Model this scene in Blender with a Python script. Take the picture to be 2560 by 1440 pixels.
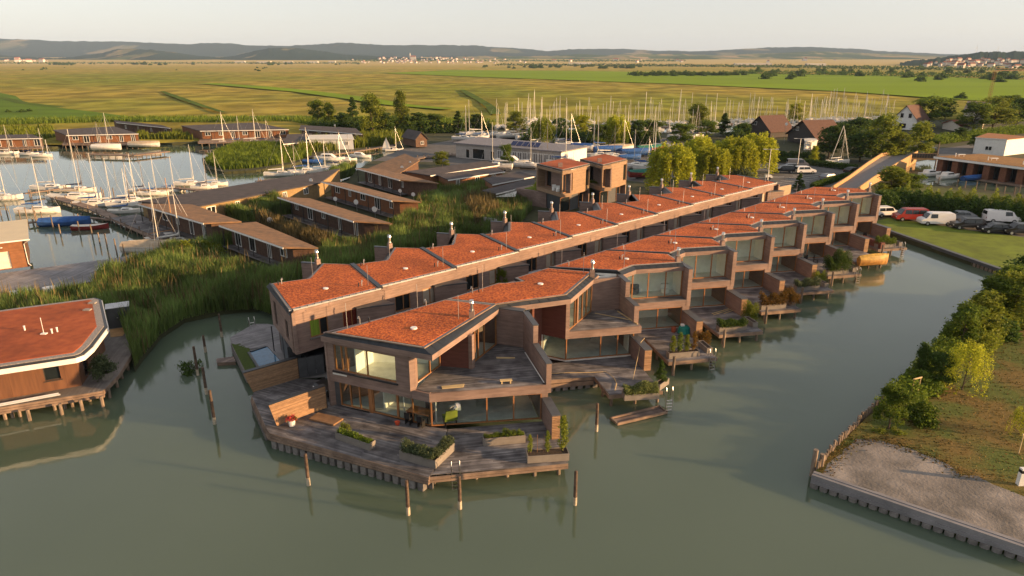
import bpy, math, random
import numpy as np
from mathutils import Vector, Matrix
R = math.radians
S = bpy.context.scene
for _o in list(bpy.data.objects): bpy.data.objects.remove(_o)
COL = S.collection
# ------------------------------------------------------------ camera, sky, sun, exposure
cam = bpy.data.objects.new('camera', bpy.data.cameras.new('camera'))
COL.objects.link(cam); S.camera = cam
cam.location = (0, 0, 25); cam.rotation_euler = (R(90 - 18.525), 0, 0)
cam.data.sensor_width = 36; cam.data.lens = 36 * 1707 / 2560
cam.data.clip_start = .5; cam.data.clip_end = 60000
SUN_EL, SUN_AZ = 10.0, -13.0            # elevation; direction to the sun measured from +x towards +y
wd = bpy.data.worlds.new('World'); S.world = wd; wd.use_nodes = True
wn = wd.node_tree; wb = wn.nodes['Background']
sk = wn.nodes.new('ShaderNodeTexSky'); sk.sky_type = 'NISHITA'; sk.sun_disc = False
sk.sun_elevation = R(SUN_EL); sk.sun_rotation = R(90 - SUN_AZ)
sk.altitude = 100; sk.air_density = 1.0; sk.dust_density = .8; sk.ozone_density = 1.0
hs = wn.nodes.new('ShaderNodeHueSaturation'); hs.inputs['Saturation'].default_value = .5   # thin high cloud whitens the whole sky
wn.links.new(sk.outputs[0], hs.inputs['Color']); cl = wn.nodes.new('ShaderNodeMix'); cl.data_type = 'RGBA'; cl.inputs[0].default_value = .72; cl.inputs[7].default_value = (1.64, 1.53, 1.5, 1)   # even veil of high thin cloud over the whole sky
wn.links.new(hs.outputs[0], cl.inputs[6]); wn.links.new(cl.outputs[2], wb.inputs[0])
wb.inputs[1].default_value = .112
sl = bpy.data.lights.new('sun', 'SUN'); sl.energy = 3.8; sl.angle = R(.6); sl.color = (1, .61, .29)
so = bpy.data.objects.new('sun', sl); COL.objects.link(so)
_d = Vector((math.cos(R(SUN_EL)) * math.cos(R(SUN_AZ)), math.cos(R(SUN_EL)) * math.sin(R(SUN_AZ)), math.sin(R(SUN_EL))))
so.rotation_euler = _d.to_track_quat('Z', 'Y').to_euler(); so.location = (120, -30, 90)
S.view_settings.view_transform = 'Standard'; S.view_settings.look = 'None'
S.view_settings.exposure = 1.72; S.view_settings.gamma = 1; S.view_settings.use_curve_mapping = False
S.render.engine = 'CYCLES'
cy = S.cycles
cy.use_denoising = True; cy.max_bounces = 7; cy.transparent_max_bounces = 24; cy.volume_bounces = 0
cy.caustics_reflective = False; cy.caustics_refractive = False; cy.sample_clamp_indirect = 6
random.seed(7); rng = np.random.default_rng(7)

# ------------------------------------------------------------ materials
def new_mat(name):
    m = bpy.data.materials.new(name); m.use_nodes = True
    nt = m.node_tree; b = nt.nodes['Principled BSDF']
    return m, nt, b
def N(nt, t, **k):
    n = nt.nodes.new(t)
    for a, v in k.items():
        if a.startswith('i_'):
            n.inputs[int(a[2:]) if a[2:].isdigit() else a[2:].replace('_', ' ')].default_value = v
        else: setattr(n, a, v)
    return n
def c4(c): return (c[0], c[1], c[2], 1)
MT = {}
def mat(name, col, rough=.8, col2=None, scale=2., var=.18, bump=0., bscale=25., spec=.3, metal=0., stretch=(1, 1, 1), island=0., objrand=0., line=0., obj=False, detail=5., contrast=(.3, .7), big=0., bigs=.22):
    """colour mottled by noise between col and col2; island: tone per loose piece; line: pitch of horizontal board joints in metres"""
    if name in MT: return MT[name]
    m, nt, b = new_mat(name); L = nt.links.new
    co = N(nt, 'ShaderNodeTexCoord').outputs['Object'] if obj else N(nt, 'ShaderNodeNewGeometry').outputs['Position']
    mp = N(nt, 'ShaderNodeMapping'); mp.inputs['Scale'].default_value = stretch; L(co, mp.inputs[0])
    nz = N(nt, 'ShaderNodeTexNoise'); nz.inputs['Scale'].default_value = scale; nz.inputs['Detail'].default_value = detail; L(mp.outputs[0], nz.inputs[0])
    if col2 is None: col2 = tuple(max(0, c * (1 - 2 * var)) for c in col); col = tuple(c * (1 + var) for c in col)
    rp = N(nt, 'ShaderNodeValToRGB'); rp.color_ramp.elements[0].position = contrast[0]; rp.color_ramp.elements[1].position = contrast[1]
    rp.color_ramp.elements[0].color = c4(col2); rp.color_ramp.elements[1].color = c4(col); L(nz.outputs[0], rp.inputs[0])
    out = rp.outputs[0]
    def mul(fac_socket, amt, out):
        mr = N(nt, 'ShaderNodeMapRange'); mr.inputs[3].default_value = 1 - amt; mr.inputs[4].default_value = 1 + amt; L(fac_socket, mr.inputs[0])
        mx = N(nt, 'ShaderNodeVectorMath', operation='SCALE'); L(out, mx.inputs[0]); L(mr.outputs[0], mx.inputs['Scale'])
        return mx.outputs[0]
    if island: out = mul(N(nt, 'ShaderNodeNewGeometry').outputs['Random Per Island'], island, out)
    if objrand: out = mul(N(nt, 'ShaderNodeObjectInfo').outputs['Random'], objrand, out)
    if big:
        nb = N(nt, 'ShaderNodeTexNoise', i_Scale=bigs, i_Detail=4.); L(co, nb.inputs[0]); rb = N(nt, 'ShaderNodeMapRange', clamp=True); rb.inputs[1].default_value = .36; rb.inputs[2].default_value = .64; L(nb.outputs[0], rb.inputs[0]); out = mul(rb.outputs[0], big, out)
    hgt = None
    if line:
        sp = N(nt, 'ShaderNodeSeparateXYZ'); L(co, sp.inputs[0])
        dv = N(nt, 'ShaderNodeMath', operation='DIVIDE', i_1=line); L(sp.outputs[2], dv.inputs[0])
        fl = N(nt, 'ShaderNodeMath', operation='FLOOR'); L(dv.outputs[0], fl.inputs[0])
        fr = N(nt, 'ShaderNodeMath', operation='FRACT'); L(dv.outputs[0], fr.inputs[0])
        wn_ = N(nt, 'ShaderNodeTexWhiteNoise', noise_dimensions='1D'); L(fl.outputs[0], wn_.inputs['W'])
        out = mul(wn_.outputs[0], .08, out)
        gt = N(nt, 'ShaderNodeMath', operation='GREATER_THAN', i_1=.12); L(fr.outputs[0], gt.inputs[0])
        hgt = gt.outputs[0]
    L(out, b.inputs['Base Color'])
    b.inputs['Roughness'].default_value = rough; b.inputs['Metallic'].default_value = metal; b.inputs['Specular IOR Level'].default_value = spec
    if bump or hgt:
        bp = N(nt, 'ShaderNodeBump'); bp.inputs['Distance'].default_value = .02 if not bump else 1.
        bp.inputs['Strength'].default_value = .6
        if bump:
            n2 = N(nt, 'ShaderNodeTexNoise'); n2.inputs['Scale'].default_value = bscale; n2.inputs['Detail'].default_value = 4; L(mp.outputs[0], n2.inputs[0])
            ml = N(nt, 'ShaderNodeMath', operation='MULTIPLY', i_1=bump); L(n2.outputs[0], ml.inputs[0]); h = ml.outputs[0]
            if hgt:
                m3 = N(nt, 'ShaderNodeMath', operation='MULTIPLY_ADD', i_1=.012); L(hgt, m3.inputs[0]); L(h, m3.inputs[2]); h = m3.outputs[0]
        else: h = hgt
        L(h, bp.inputs['Height']); L(bp.outputs[0], b.inputs['Normal'])
    MT[name] = m
    return m
def leaf_mat(name, col, col2, trans=.35, objrand=.18):
    m, nt, b = new_mat(name); L = nt.links.new
    ge = N(nt, 'ShaderNodeNewGeometry'); oi = N(nt, 'ShaderNodeObjectInfo')
    mx = N(nt, 'ShaderNodeMix', data_type='RGBA'); mx.inputs[6].default_value = c4(col2); mx.inputs[7].default_value = c4(col)
    L(ge.outputs['Random Per Island'], mx.inputs[0])
    mr = N(nt, 'ShaderNodeMapRange'); mr.inputs[3].default_value = 1 - objrand; mr.inputs[4].default_value = 1 + objrand; L(oi.outputs['Random'], mr.inputs[0])
    sc = N(nt, 'ShaderNodeVectorMath', operation='SCALE'); L(mx.outputs[2], sc.inputs[0])
    if not objrand:      # beds of reed: patches of fresher and older growth
        nb = N(nt, 'ShaderNodeTexNoise', i_Scale=.16, i_Detail=4.); L(ge.outputs['Position'], nb.inputs[0]); mr = N(nt, 'ShaderNodeMapRange', clamp=True); mr.inputs[1].default_value = .35; mr.inputs[2].default_value = .65; mr.inputs[3].default_value = .65; mr.inputs[4].default_value = 1.4; L(nb.outputs[0], mr.inputs[0])
    L(mr.outputs[0], sc.inputs['Scale'])
    L(sc.outputs[0], b.inputs['Base Color']); b.inputs['Roughness'].default_value = .7; b.inputs['Specular IOR Level'].default_value = .15
    tr = N(nt, 'ShaderNodeBsdfTranslucent'); L(sc.outputs[0], tr.inputs[0])
    ms = N(nt, 'ShaderNodeMixShader'); ms.inputs[0].default_value = trans
    L(b.outputs[0], ms.inputs[1]); L(tr.outputs[0], ms.inputs[2]); L(ms.outputs[0], nt.nodes['Material Output'].inputs[0])
    MT[name] = m
    return m
def glass_mat(name, tint=(.84, .94, .91), base_refl=.15):
    m, nt, b = new_mat(name); L = nt.links.new
    nt.nodes.remove(b)
    tp = N(nt, 'ShaderNodeBsdfTransparent'); tp.inputs[0].default_value = c4(tint)
    gl = N(nt, 'ShaderNodeBsdfGlossy'); gl.inputs['Roughness'].default_value = .01
    fr = N(nt, 'ShaderNodeFresnel'); bf = N(nt, 'ShaderNodeMapRange'); bf.inputs[3].default_value = 1.5; bf.inputs[4].default_value = 1 / 1.5; L(N(nt, 'ShaderNodeNewGeometry').outputs['Backfacing'], bf.inputs[0]); L(bf.outputs[0], fr.inputs[0])
    ad = N(nt, 'ShaderNodeMath', operation='MULTIPLY_ADD', use_clamp=True, i_1=1.4, i_2=base_refl - .04); L(fr.outputs[0], ad.inputs[0])
    ms = N(nt, 'ShaderNodeMixShader'); L(ad.outputs[0], ms.inputs[0]); L(tp.outputs[0], ms.inputs[1]); L(gl.outputs[0], ms.inputs[2])
    L(ms.outputs[0], nt.nodes['Material Output'].inputs[0])
    MT[name] = m
    return m

clad = mat('wood_cladding', (.255, .178, .148), col2=(.185, .126, .105), scale=1.2, stretch=(1, 1, 6), rough=.75, line=.09, bump=.002, bscale=40, big=.14, bigs=.5)
clad_red = mat('red_brown_cladding', (.15, .055, .04), col2=(.11, .04, .03), scale=1.2, stretch=(1, 1, 6), rough=.7, line=.09)
slatm = mat('slat_wood', (.33, .2, .11), col2=(.22, .13, .072), scale=3, stretch=(1, 1, 4), rough=.7, island=.22, objrand=.2)
deckm = mat('weathered_deck_wood', (.18, .17, .17), col2=(.06, .056, .06), scale=1.1, rough=.7, island=.38, detail=6, big=.25, bigs=.3)
deck_warm = mat('brown_deck_wood', (.21, .16, .135), col2=(.08, .06, .053), scale=.8, rough=.7, island=.36, detail=6, big=.25, bigs=.3)
grey_deck = mat('grey_deck_wood', (.24, .23, .235), col2=(.15, .145, .15), scale=.8, rough=.75, island=.22)
slate = mat('dark_sheet_metal', (.02, .024, .03), rough=.45, var=.1, spec=.4)
coping = mat('grey_sheet_metal', (.07, .074, .08), rough=.5, var=.1, spec=.4)
sedum = mat('red_sedum', (.5, .128, .03), col2=(.23, .05, .018), scale=5.5, rough=.95, detail=10, bump=.1, bscale=12, contrast=(.4, .6), big=.2, bigs=.3)
sedum_b = mat('brown_sedum', (.36, .09, .028), col2=(.24, .055, .02), scale=1.5, rough=.95, detail=9, bump=.03, bscale=20, big=.2)
gravel = mat('gravel', (.36, .33, .3), col2=(.17, .15, .14), scale=14, rough=.95, bump=.03, bscale=30)
frame_w = mat('larch_frame', (.33, .15, .06), col2=(.24, .11, .045), scale=6, stretch=(1, 1, .3), rough=.55)
frame_d = mat('dark_frame', (.045, .042, .04), rough=.5, var=.08)
wallin = mat('plaster_white', (.86, .85, .8), rough=.9, var=.04)
floorin = mat('screed_floor', (.62, .62, .58), rough=.4, var=.08)
steel = mat('stainless_steel', (.62, .6, .57), rough=.28, metal=1., var=.05, spec=.5)
galv = mat('galvanised_steel', (.5, .5, .5), rough=.4, metal=.8, var=.08)
white = mat('white_paint', (.72, .71, .68), rough=.55, var=.04)
offwhite = mat('off_white_paint', (.62, .58, .5), rough=.6, var=.06)
pilem = mat('weathered_pile_wood', (.27, .21, .16), col2=(.1, .075, .055), scale=3, stretch=(3, 3, .6), rough=.85, objrand=.2)
rimm = mat('weathered_beam_wood', (.27, .19, .14), col2=(.12, .085, .065), scale=1.2, rough=.8, island=.15, bump=.01)
concm = mat('grey_concrete', (.2, .185, .175), col2=(.12, .11, .105), scale=2.5, rough=.9, objrand=.15, bump=.01)
planterm = mat('planter_composite', (.19, .17, .15), rough=.75, var=.08, line=.2)
soil = mat('soil', (.06, .042, .03), rough=1, var=.3, scale=12)
glass = glass_mat('window_glass')
darkglass = mat('dark_window_glass', (.012, .016, .018), rough=.08, var=.1, spec=.6)
black = mat('black_plastic', (.015, .015, .016), rough=.5, var=.1)
L_dark = leaf_mat('leaf_dark', (.085, .14, .026), (.04, .072, .015), .4)
L_mid = leaf_mat('leaf_mid', (.165, .23, .028), (.07, .11, .017), .45)
L_olive = leaf_mat('leaf_olive', (.22, .26, .03), (.11, .14, .02), .4)
L_yellow = leaf_mat('leaf_willow', (.42, .45, .035), (.25, .27, .025), .5)
L_grey = leaf_mat('leaf_greygreen', (.12, .15, .075), (.05, .07, .03))
L_rust = leaf_mat('leaf_rust', (.19, .095, .02), (.075, .06, .014))
L_reed = leaf_mat('leaf_reed', (.2, .27, .075), (.1, .16, .04), .5, 0)
L_reedtan = leaf_mat('leaf_reed_tan', (.19, .15, .07), (.09, .075, .03), .3, 0)
L_red = leaf_mat('red_flower', (.4, .05, .04), (.25, .03, .05), .2, 0)
bark = mat('bark', (.1, .075, .055), rough=.95, var=.3, scale=6, stretch=(1, 1, .3))

# ------------------------------------------------------------ mesh helpers
def tag(o, label=None, cat=None, group=None, kind=None):
    if label: o['label'] = label
    if cat: o['category'] = cat
    if group: o['group'] = group
    if kind: o['kind'] = kind
    return o
def empty(name, loc, label=None, cat=None, group=None, rz=0):
    o = bpy.data.objects.new(name, None); COL.objects.link(o)
    o.location = loc if len(loc) == 3 else (loc[0], loc[1], 0); o.rotation_euler[2] = rz; o.empty_display_size = .3
    return tag(o, label, cat, group)
def link(name, me, parent=None, world=False):
    o = bpy.data.objects.new(name, me); COL.objects.link(o)
    if parent:
        o.parent = parent
        if world: o.matrix_parent_inverse = world_inv(parent)
    return o
def world_inv(p):
    m = Matrix.LocRotScale(p.location, p.rotation_euler, p.scale)
    if p.parent: m = Matrix.LocRotScale(p.parent.location, p.parent.rotation_euler, p.parent.scale) @ p.matrix_parent_inverse @ m
    return m.inverted()
class MB:
    """collects shapes in world (or parent-local) metres and links them as ONE mesh object"""
    def __init__(s): s.v = []; s.f = []; s.m = []; s.cur = 0
    def add(s, vs, fs):
        o = len(s.v); s.v += [tuple(v) for v in vs]; s.f += [tuple(i + o for i in f) for f in fs]; s.m += [s.cur] * len(fs); return s
    def mi(s, i): s.cur = i; return s
    def hexa(s, b, t):      # bottom 4 and top 4 points, counter-clockwise from above
        return s.add(list(b) + list(t), [(3, 2, 1, 0), (4, 5, 6, 7), (0, 1, 5, 4), (1, 2, 6, 5), (2, 3, 7, 6), (3, 0, 4, 7)])
    def box(s, x0, x1, y0, y1, z0, z1):
        q = [(x0, y0), (x1, y0), (x1, y1), (x0, y1)]
        return s.hexa([(x, y, z0) for x, y in q], [(x, y, z1) for x, y in q])
    def prism(s, pts, z0, z1):
        a = sum(pts[i][0] * pts[(i + 1) % len(pts)][1] - pts[(i + 1) % len(pts)][0] * pts[i][1] for i in range(len(pts)))
        if a < 0: pts = pts[::-1]
        n = len(pts); zt = z1 if hasattr(z1, '__len__') else [z1] * n
        if a < 0: zt = list(zt)[::-1]
        vs = [(p[0], p[1], z0) for p in pts] + [(p[0], p[1], z) for p, z in zip(pts, zt)]
        return s.add(vs, [tuple(range(n))[::-1], tuple(range(n, 2 * n))] + [(i, (i + 1) % n, n + (i + 1) % n, n + i) for i in range(n)])
    def sheet(s, pts, z):
        a = sum(pts[i][0] * pts[(i + 1) % len(pts)][1] - pts[(i + 1) % len(pts)][0] * pts[i][1] for i in range(len(pts)))
        if a < 0: pts = pts[::-1]
        return s.add([(p[0], p[1], z) if len(p) == 2 else p for p in pts], [tuple(range(len(pts)))])
    def wb(s, w, s0, s1, n0, n1, z0, z1):       # box in a wall's frame: along, outward, up
        q = [w.p(s0, n1), w.p(s1, n1), w.p(s1, n0), w.p(s0, n0)]
        return s.hexa([(x, y, z0) for x, y in q], [(x, y, z1) for x, y in q])
    def quad(s, a, b, c, d): return s.add([a, b, c, d], [(0, 1, 2, 3)])
    def tube(s, pts, r, n=6, cap=True):
        pts = [Vector(p) for p in pts]; rs = r if hasattr(r, '__len__') else [r] * len(pts); vs = []
        for i, p in enumerate(pts):
            d = (pts[min(i + 1, len(pts) - 1)] - pts[max(i - 1, 0)]).normalized()
            a = d.orthogonal().normalized() if abs(d.z) < .9 else Vector((1, 0, 0)); a = (a - d * a.dot(d)).normalized(); b = d.cross(a)
            for k in range(n):
                t = 2 * math.pi * k / n; vs.append(p + (a * math.cos(t) + b * math.sin(t)) * rs[i])
        fs = [(i * n + k, i * n + (k + 1) % n, (i + 1) * n + (k + 1) % n, (i + 1) * n + k) for i in range(len(pts) - 1) for k in range(n)]
        if cap: fs += [tuple(range(n))[::-1], tuple(range((len(pts) - 1) * n, len(pts) * n))]
        return s.add(vs, fs)
    def cyl(s, x, y, z0, z1, r, r1=None, n=8): return s.tube([(x, y, z0), (x, y, z1)], [r, r if r1 is None else r1], n)
    def build(s, name, m, parent=None, label=None, cat=None, group=None, kind=None, smooth=False, local=False):
        me = bpy.data.meshes.new(name); me.from_pydata(s.v, [], s.f)
        for x in (m if isinstance(m, (list, tuple)) else [m]): me.materials.append(x)
        if any(s.m): me.polygons.foreach_set('material_index', s.m)
        if smooth: me.polygons.foreach_set('use_smooth', [True] * len(s.f))
        me.update()
        o = link(name, me, parent, world=not local)
        return tag(o, label, cat, group, kind)
class Wl:
    """a wall line from p0 to p1 seen from outside left to right; n points outward"""
    def __init__(s, p0, p1):
        s.p0 = p0; s.p1 = p1; dx, dy = p1[0] - p0[0], p1[1] - p0[1]; s.len = math.hypot(dx, dy)
        s.u = (dx / s.len, dy / s.len); s.n = (s.u[1], -s.u[0])
    def p(s, a, n=0): return (s.p0[0] + s.u[0] * a + s.n[0] * n, s.p0[1] + s.u[1] * a + s.n[1] * n)
def fast_mesh(name, verts, nper, m):
    """verts: (k*nper,3) array, every nper vertices one face"""
    v = np.asarray(verts, np.float32).reshape(-1, 3); k = len(v) // nper
    me = bpy.data.meshes.new(name); me.vertices.add(len(v)); me.vertices.foreach_set('co', v.ravel())
    me.loops.add(len(v)); me.loops.foreach_set('vertex_index', np.arange(len(v), dtype=np.int32))
    me.polygons.add(k); me.polygons.foreach_set('loop_start', np.arange(0, len(v), nper, dtype=np.int32))
    me.polygons.foreach_set('loop_total', np.full(k, nper, np.int32))
    for x in (m if isinstance(m, (list, tuple)) else [m]): me.materials.append(x)
    me.update(calc_edges=True)
    return me
def kids(o): return [c for c in o.children]
def dup(o, loc=None, rz=None, sc=None, label=None, group=None, parent=None, swap=None):
    c = o.copy(); COL.objects.link(c)
    if parent: c.parent = parent
    if loc is not None: c.location = loc if len(loc) == 3 else (loc[0], loc[1], 0)
    if rz is not None: c.rotation_euler[2] = rz
    if sc is not None: c.scale = (sc,) * 3 if not hasattr(sc, '__len__') else sc
    if label: c['label'] = label
    if group: c['group'] = group
    if swap and c.data and c.name.split('.')[0] in swap:
        c.material_slots[0].link = 'OBJECT'; c.material_slots[0].material = swap[c.name.split('.')[0]]
    for ch in kids(o): dup(ch, parent=c, swap=swap)
    return c
def inside(pts, x, y):
    r = np.zeros(len(x), bool); n = len(pts)
    for i in range(n):
        x0, y0 = pts[i]; x1, y1 = pts[(i + 1) % n]
        if y0 == y1: continue
        c = ((y0 > y) != (y1 > y)) & (x < (x1 - x0) * (y - y0) / (y1 - y0) + x0); r ^= c
    return r
def area(pts): return abs(sum(pts[i][0] * pts[(i + 1) % len(pts)][1] - pts[(i + 1) % len(pts)][0] * pts[i][1] for i in range(len(pts)))) / 2
def inset(pts, d):
    """move every edge of a counter-clockwise polygon inwards by d"""
    a = sum(pts[i][0] * pts[(i + 1) % len(pts)][1] - pts[(i + 1) % len(pts)][0] * pts[i][1] for i in range(len(pts)))
    if a < 0: pts = pts[::-1]
    n = len(pts); ln = []
    ds = d if hasattr(d, '__len__') else [d] * n
    for i in range(n):
        w = Wl(pts[i], pts[(i + 1) % n]); p = w.p(0, -ds[i]); ln.append((p, w.u))
    out = []
    for i in range(n):
        (p, u), (q, v) = ln[i - 1], ln[i]; den = u[0] * v[1] - u[1] * v[0]
        if abs(den) < 1e-3: out.append(q); continue
        t = ((q[0] - p[0]) * v[1] - (q[1] - p[1]) * v[0]) / den; out.append((p[0] + u[0] * t, p[1] + u[1] * t))
    return out
def boards(pts, ang, z, m, parent=None, pitch=.145, th=.03, name='deck_boards', jit=.004, kind='stuff'):
    """decking laid board by board across a polygon, running along ang"""
    ca, sa = math.cos(ang), math.sin(ang); q = [(x * ca + y * sa, -x * sa + y * ca) for x, y in pts]
    mb = MB(); lo = min(p[1] for p in q); hi = max(p[1] for p in q); n = len(q)
    def cuts(t):
        r = []
        for i in range(n):
            (x0, y0), (x1, y1) = q[i], q[(i + 1) % n]
            if (y0 > t) != (y1 > t): r.append(x0 + (x1 - x0) * (t - y0) / (y1 - y0))
        return sorted(r)
    t = lo + .004
    while t < hi - .02:
        t1 = min(t + pitch - .012, hi - .001); a, b = cuts(t + 1e-4), cuts(t1 - 1e-4)
        if len(a) != len(b): a = b = cuts((t + t1) / 2)
        for i in range(0, len(a) - 1, 2):
            # butt joints every few metres
            x0a, x1a, x0b, x1b = a[i], a[i + 1], b[i], b[i + 1]; fr = [0]; L = x1a - x0a
            if L > 4.5:
                k = int(L // 4) + 1; fr += [min(.97, max(.03, (j + random.uniform(.2, .8)) / k)) for j in range(k)]
            fr.append(1)
            for f0, f1 in zip(fr, fr[1:]):
                g = .006 / max(L, .1); zz = z + random.uniform(-jit, jit)
                e = [(x0a + (x1a - x0a) * f0, t), (x0a + (x1a - x0a) * (f1 - g), t), (x0b + (x1b - x0b) * (f1 - g), t1), (x0b + (x1b - x0b) * f0, t1)]
                w = [(x * ca - y * sa, x * sa + y * ca) for x, y in e]
                mb.hexa([(x, y, zz - th) for x, y in w], [(x, y, zz) for x, y in w])
        t += pitch
    return mb.build(name, m, parent, kind=kind)
def facade(w, z0, z1, ops, m, parent, th=.25, name='wall'):
    """wall with rectangular openings (s0,s1,za,zb); returns the wall object"""
    mb = MB(); xs = sorted({0, w.len} | {o[0] for o in ops} | {o[1] for o in ops})
    for a, b in zip(xs, xs[1:]):
        if b - a < 1e-4: continue
        c = (a + b) / 2; cz = z0
        for o in sorted([o for o in ops if o[0] <= c <= o[1]], key=lambda o: o[2]):
            if o[2] > cz + 1e-3: mb.wb(w, a, b, -th, 0, cz, o[2])
            cz = o[3]
        if z1 > cz + 1e-3: mb.wb(w, a, b, -th, 0, cz, z1)
    return mb.build(name, m, parent)
def window(w, s0, s1, z0, z1, parent, mull=(), fr=.07, depth=.12, n0=-.1, fm=None, gm=None, name='window', transom=None, mw=None):
    """framed glazing in a wall line: frame is the part, each pane a sub-part"""
    fm = fm or frame_w; mb = MB()
    mb.wb(w, s0, s1, n0 - depth, n0, z0, z0 + fr); mb.wb(w, s0, s1, n0 - depth, n0, z1 - fr, z1)
    ms = [s0] + [s0 + (s1 - s0) * t for t in mull] + [s1]; mw = mw or fr
    mb.wb(w, s0, s0 + fr, n0 - depth, n0, z0 + fr, z1 - fr); mb.wb(w, s1 - fr, s1, n0 - depth, n0, z0 + fr, z1 - fr)
    for x in ms[1:-1]: mb.wb(w, x - mw / 2, x + mw / 2, n0 - depth, n0 + .003, z0 + fr, z1 - fr)
    f = mb.build(name, fm, parent)
    for a, b in zip(ms, ms[1:]):
        pa = w.p(a + fr * .5, n0 - depth / 2); pb = w.p(b - fr * .5, n0 - depth / 2)
        MB().quad((*pa, z0 + fr * .7), (*pb, z0 + fr * .7), (*pb, z1 - fr * .7), (*pa, z1 - fr * .7)).build('pane', gm or glass, f)
    return f
def struct(o): o['kind'] = 'structure'; return o

# ------------------------------------------------------------ terraced houses along the canal
def roof_bits(root, pts, z, edge_d=.28, edges=None, top=sedum, th=.25, gravel_w=None):
    """planted flat roof: slab with a gravel margin and a sedum mat a little proud of it"""
    sl_ = MB().prism(pts, z - th, z - .02).build('roof', slate, root)
    g = MB().prism(inset(pts, .07), z - .02, z + .015).build('gravel_margin', gravel, sl_)
    q = inset(pts, gravel_w or edge_d)
    # sedum mat as a gently lumpy sheet
    n = 26; xs = [p[0] for p in q]; ys = [p[1] for p in q]
    MB().prism(q, z - .01, z + .05).build('sedum_mat', top, sl_)
    return sl_
def gooseneck(root, x, y, z, h=.45, name='vent_pipe', ang=0):
    c, s = math.cos(ang) * .16, math.sin(ang) * .16
    MB().tube([(x, y, z), (x, y, z + h), (x + c * .4, y + s * .4, z + h + .1), (x + c, y + s, z + h + .07), (x + c, y + s, z + h - .06)], .042, 7).build(name, galv, root)
def chimney(root, x, y, z):
    b = MB().box(x - .2, x + .2, y - .2, y + .2, z - .5, z + .55); b.build('chimney_base', coping if False else clad, root)
    MB().cyl(x, y, z + .55, z + 1.15, .13, n=10).build('chimney_flue', steel, root)
    m = MB().cyl(x, y, z + 1.2, z + 1.32, .19, .15, 10); m.cyl(x, y, z + .62, z + .68, .17, n=10); m.cyl(x, y, z + 1.36, z + 1.4, .17, n=10)
    m.build('chimney_cowl', steel, root)
def slat_end(root, w, s0, s1, z0, z1, n=.0, name='slat'):
    z = z0 + .03
    me = None
    while z < z1 - .09:
        MB().wb(w, s0, s1, n, n + .045, z, z + .085).build(name, slatm, root); z += .125
UD = -.0
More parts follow.
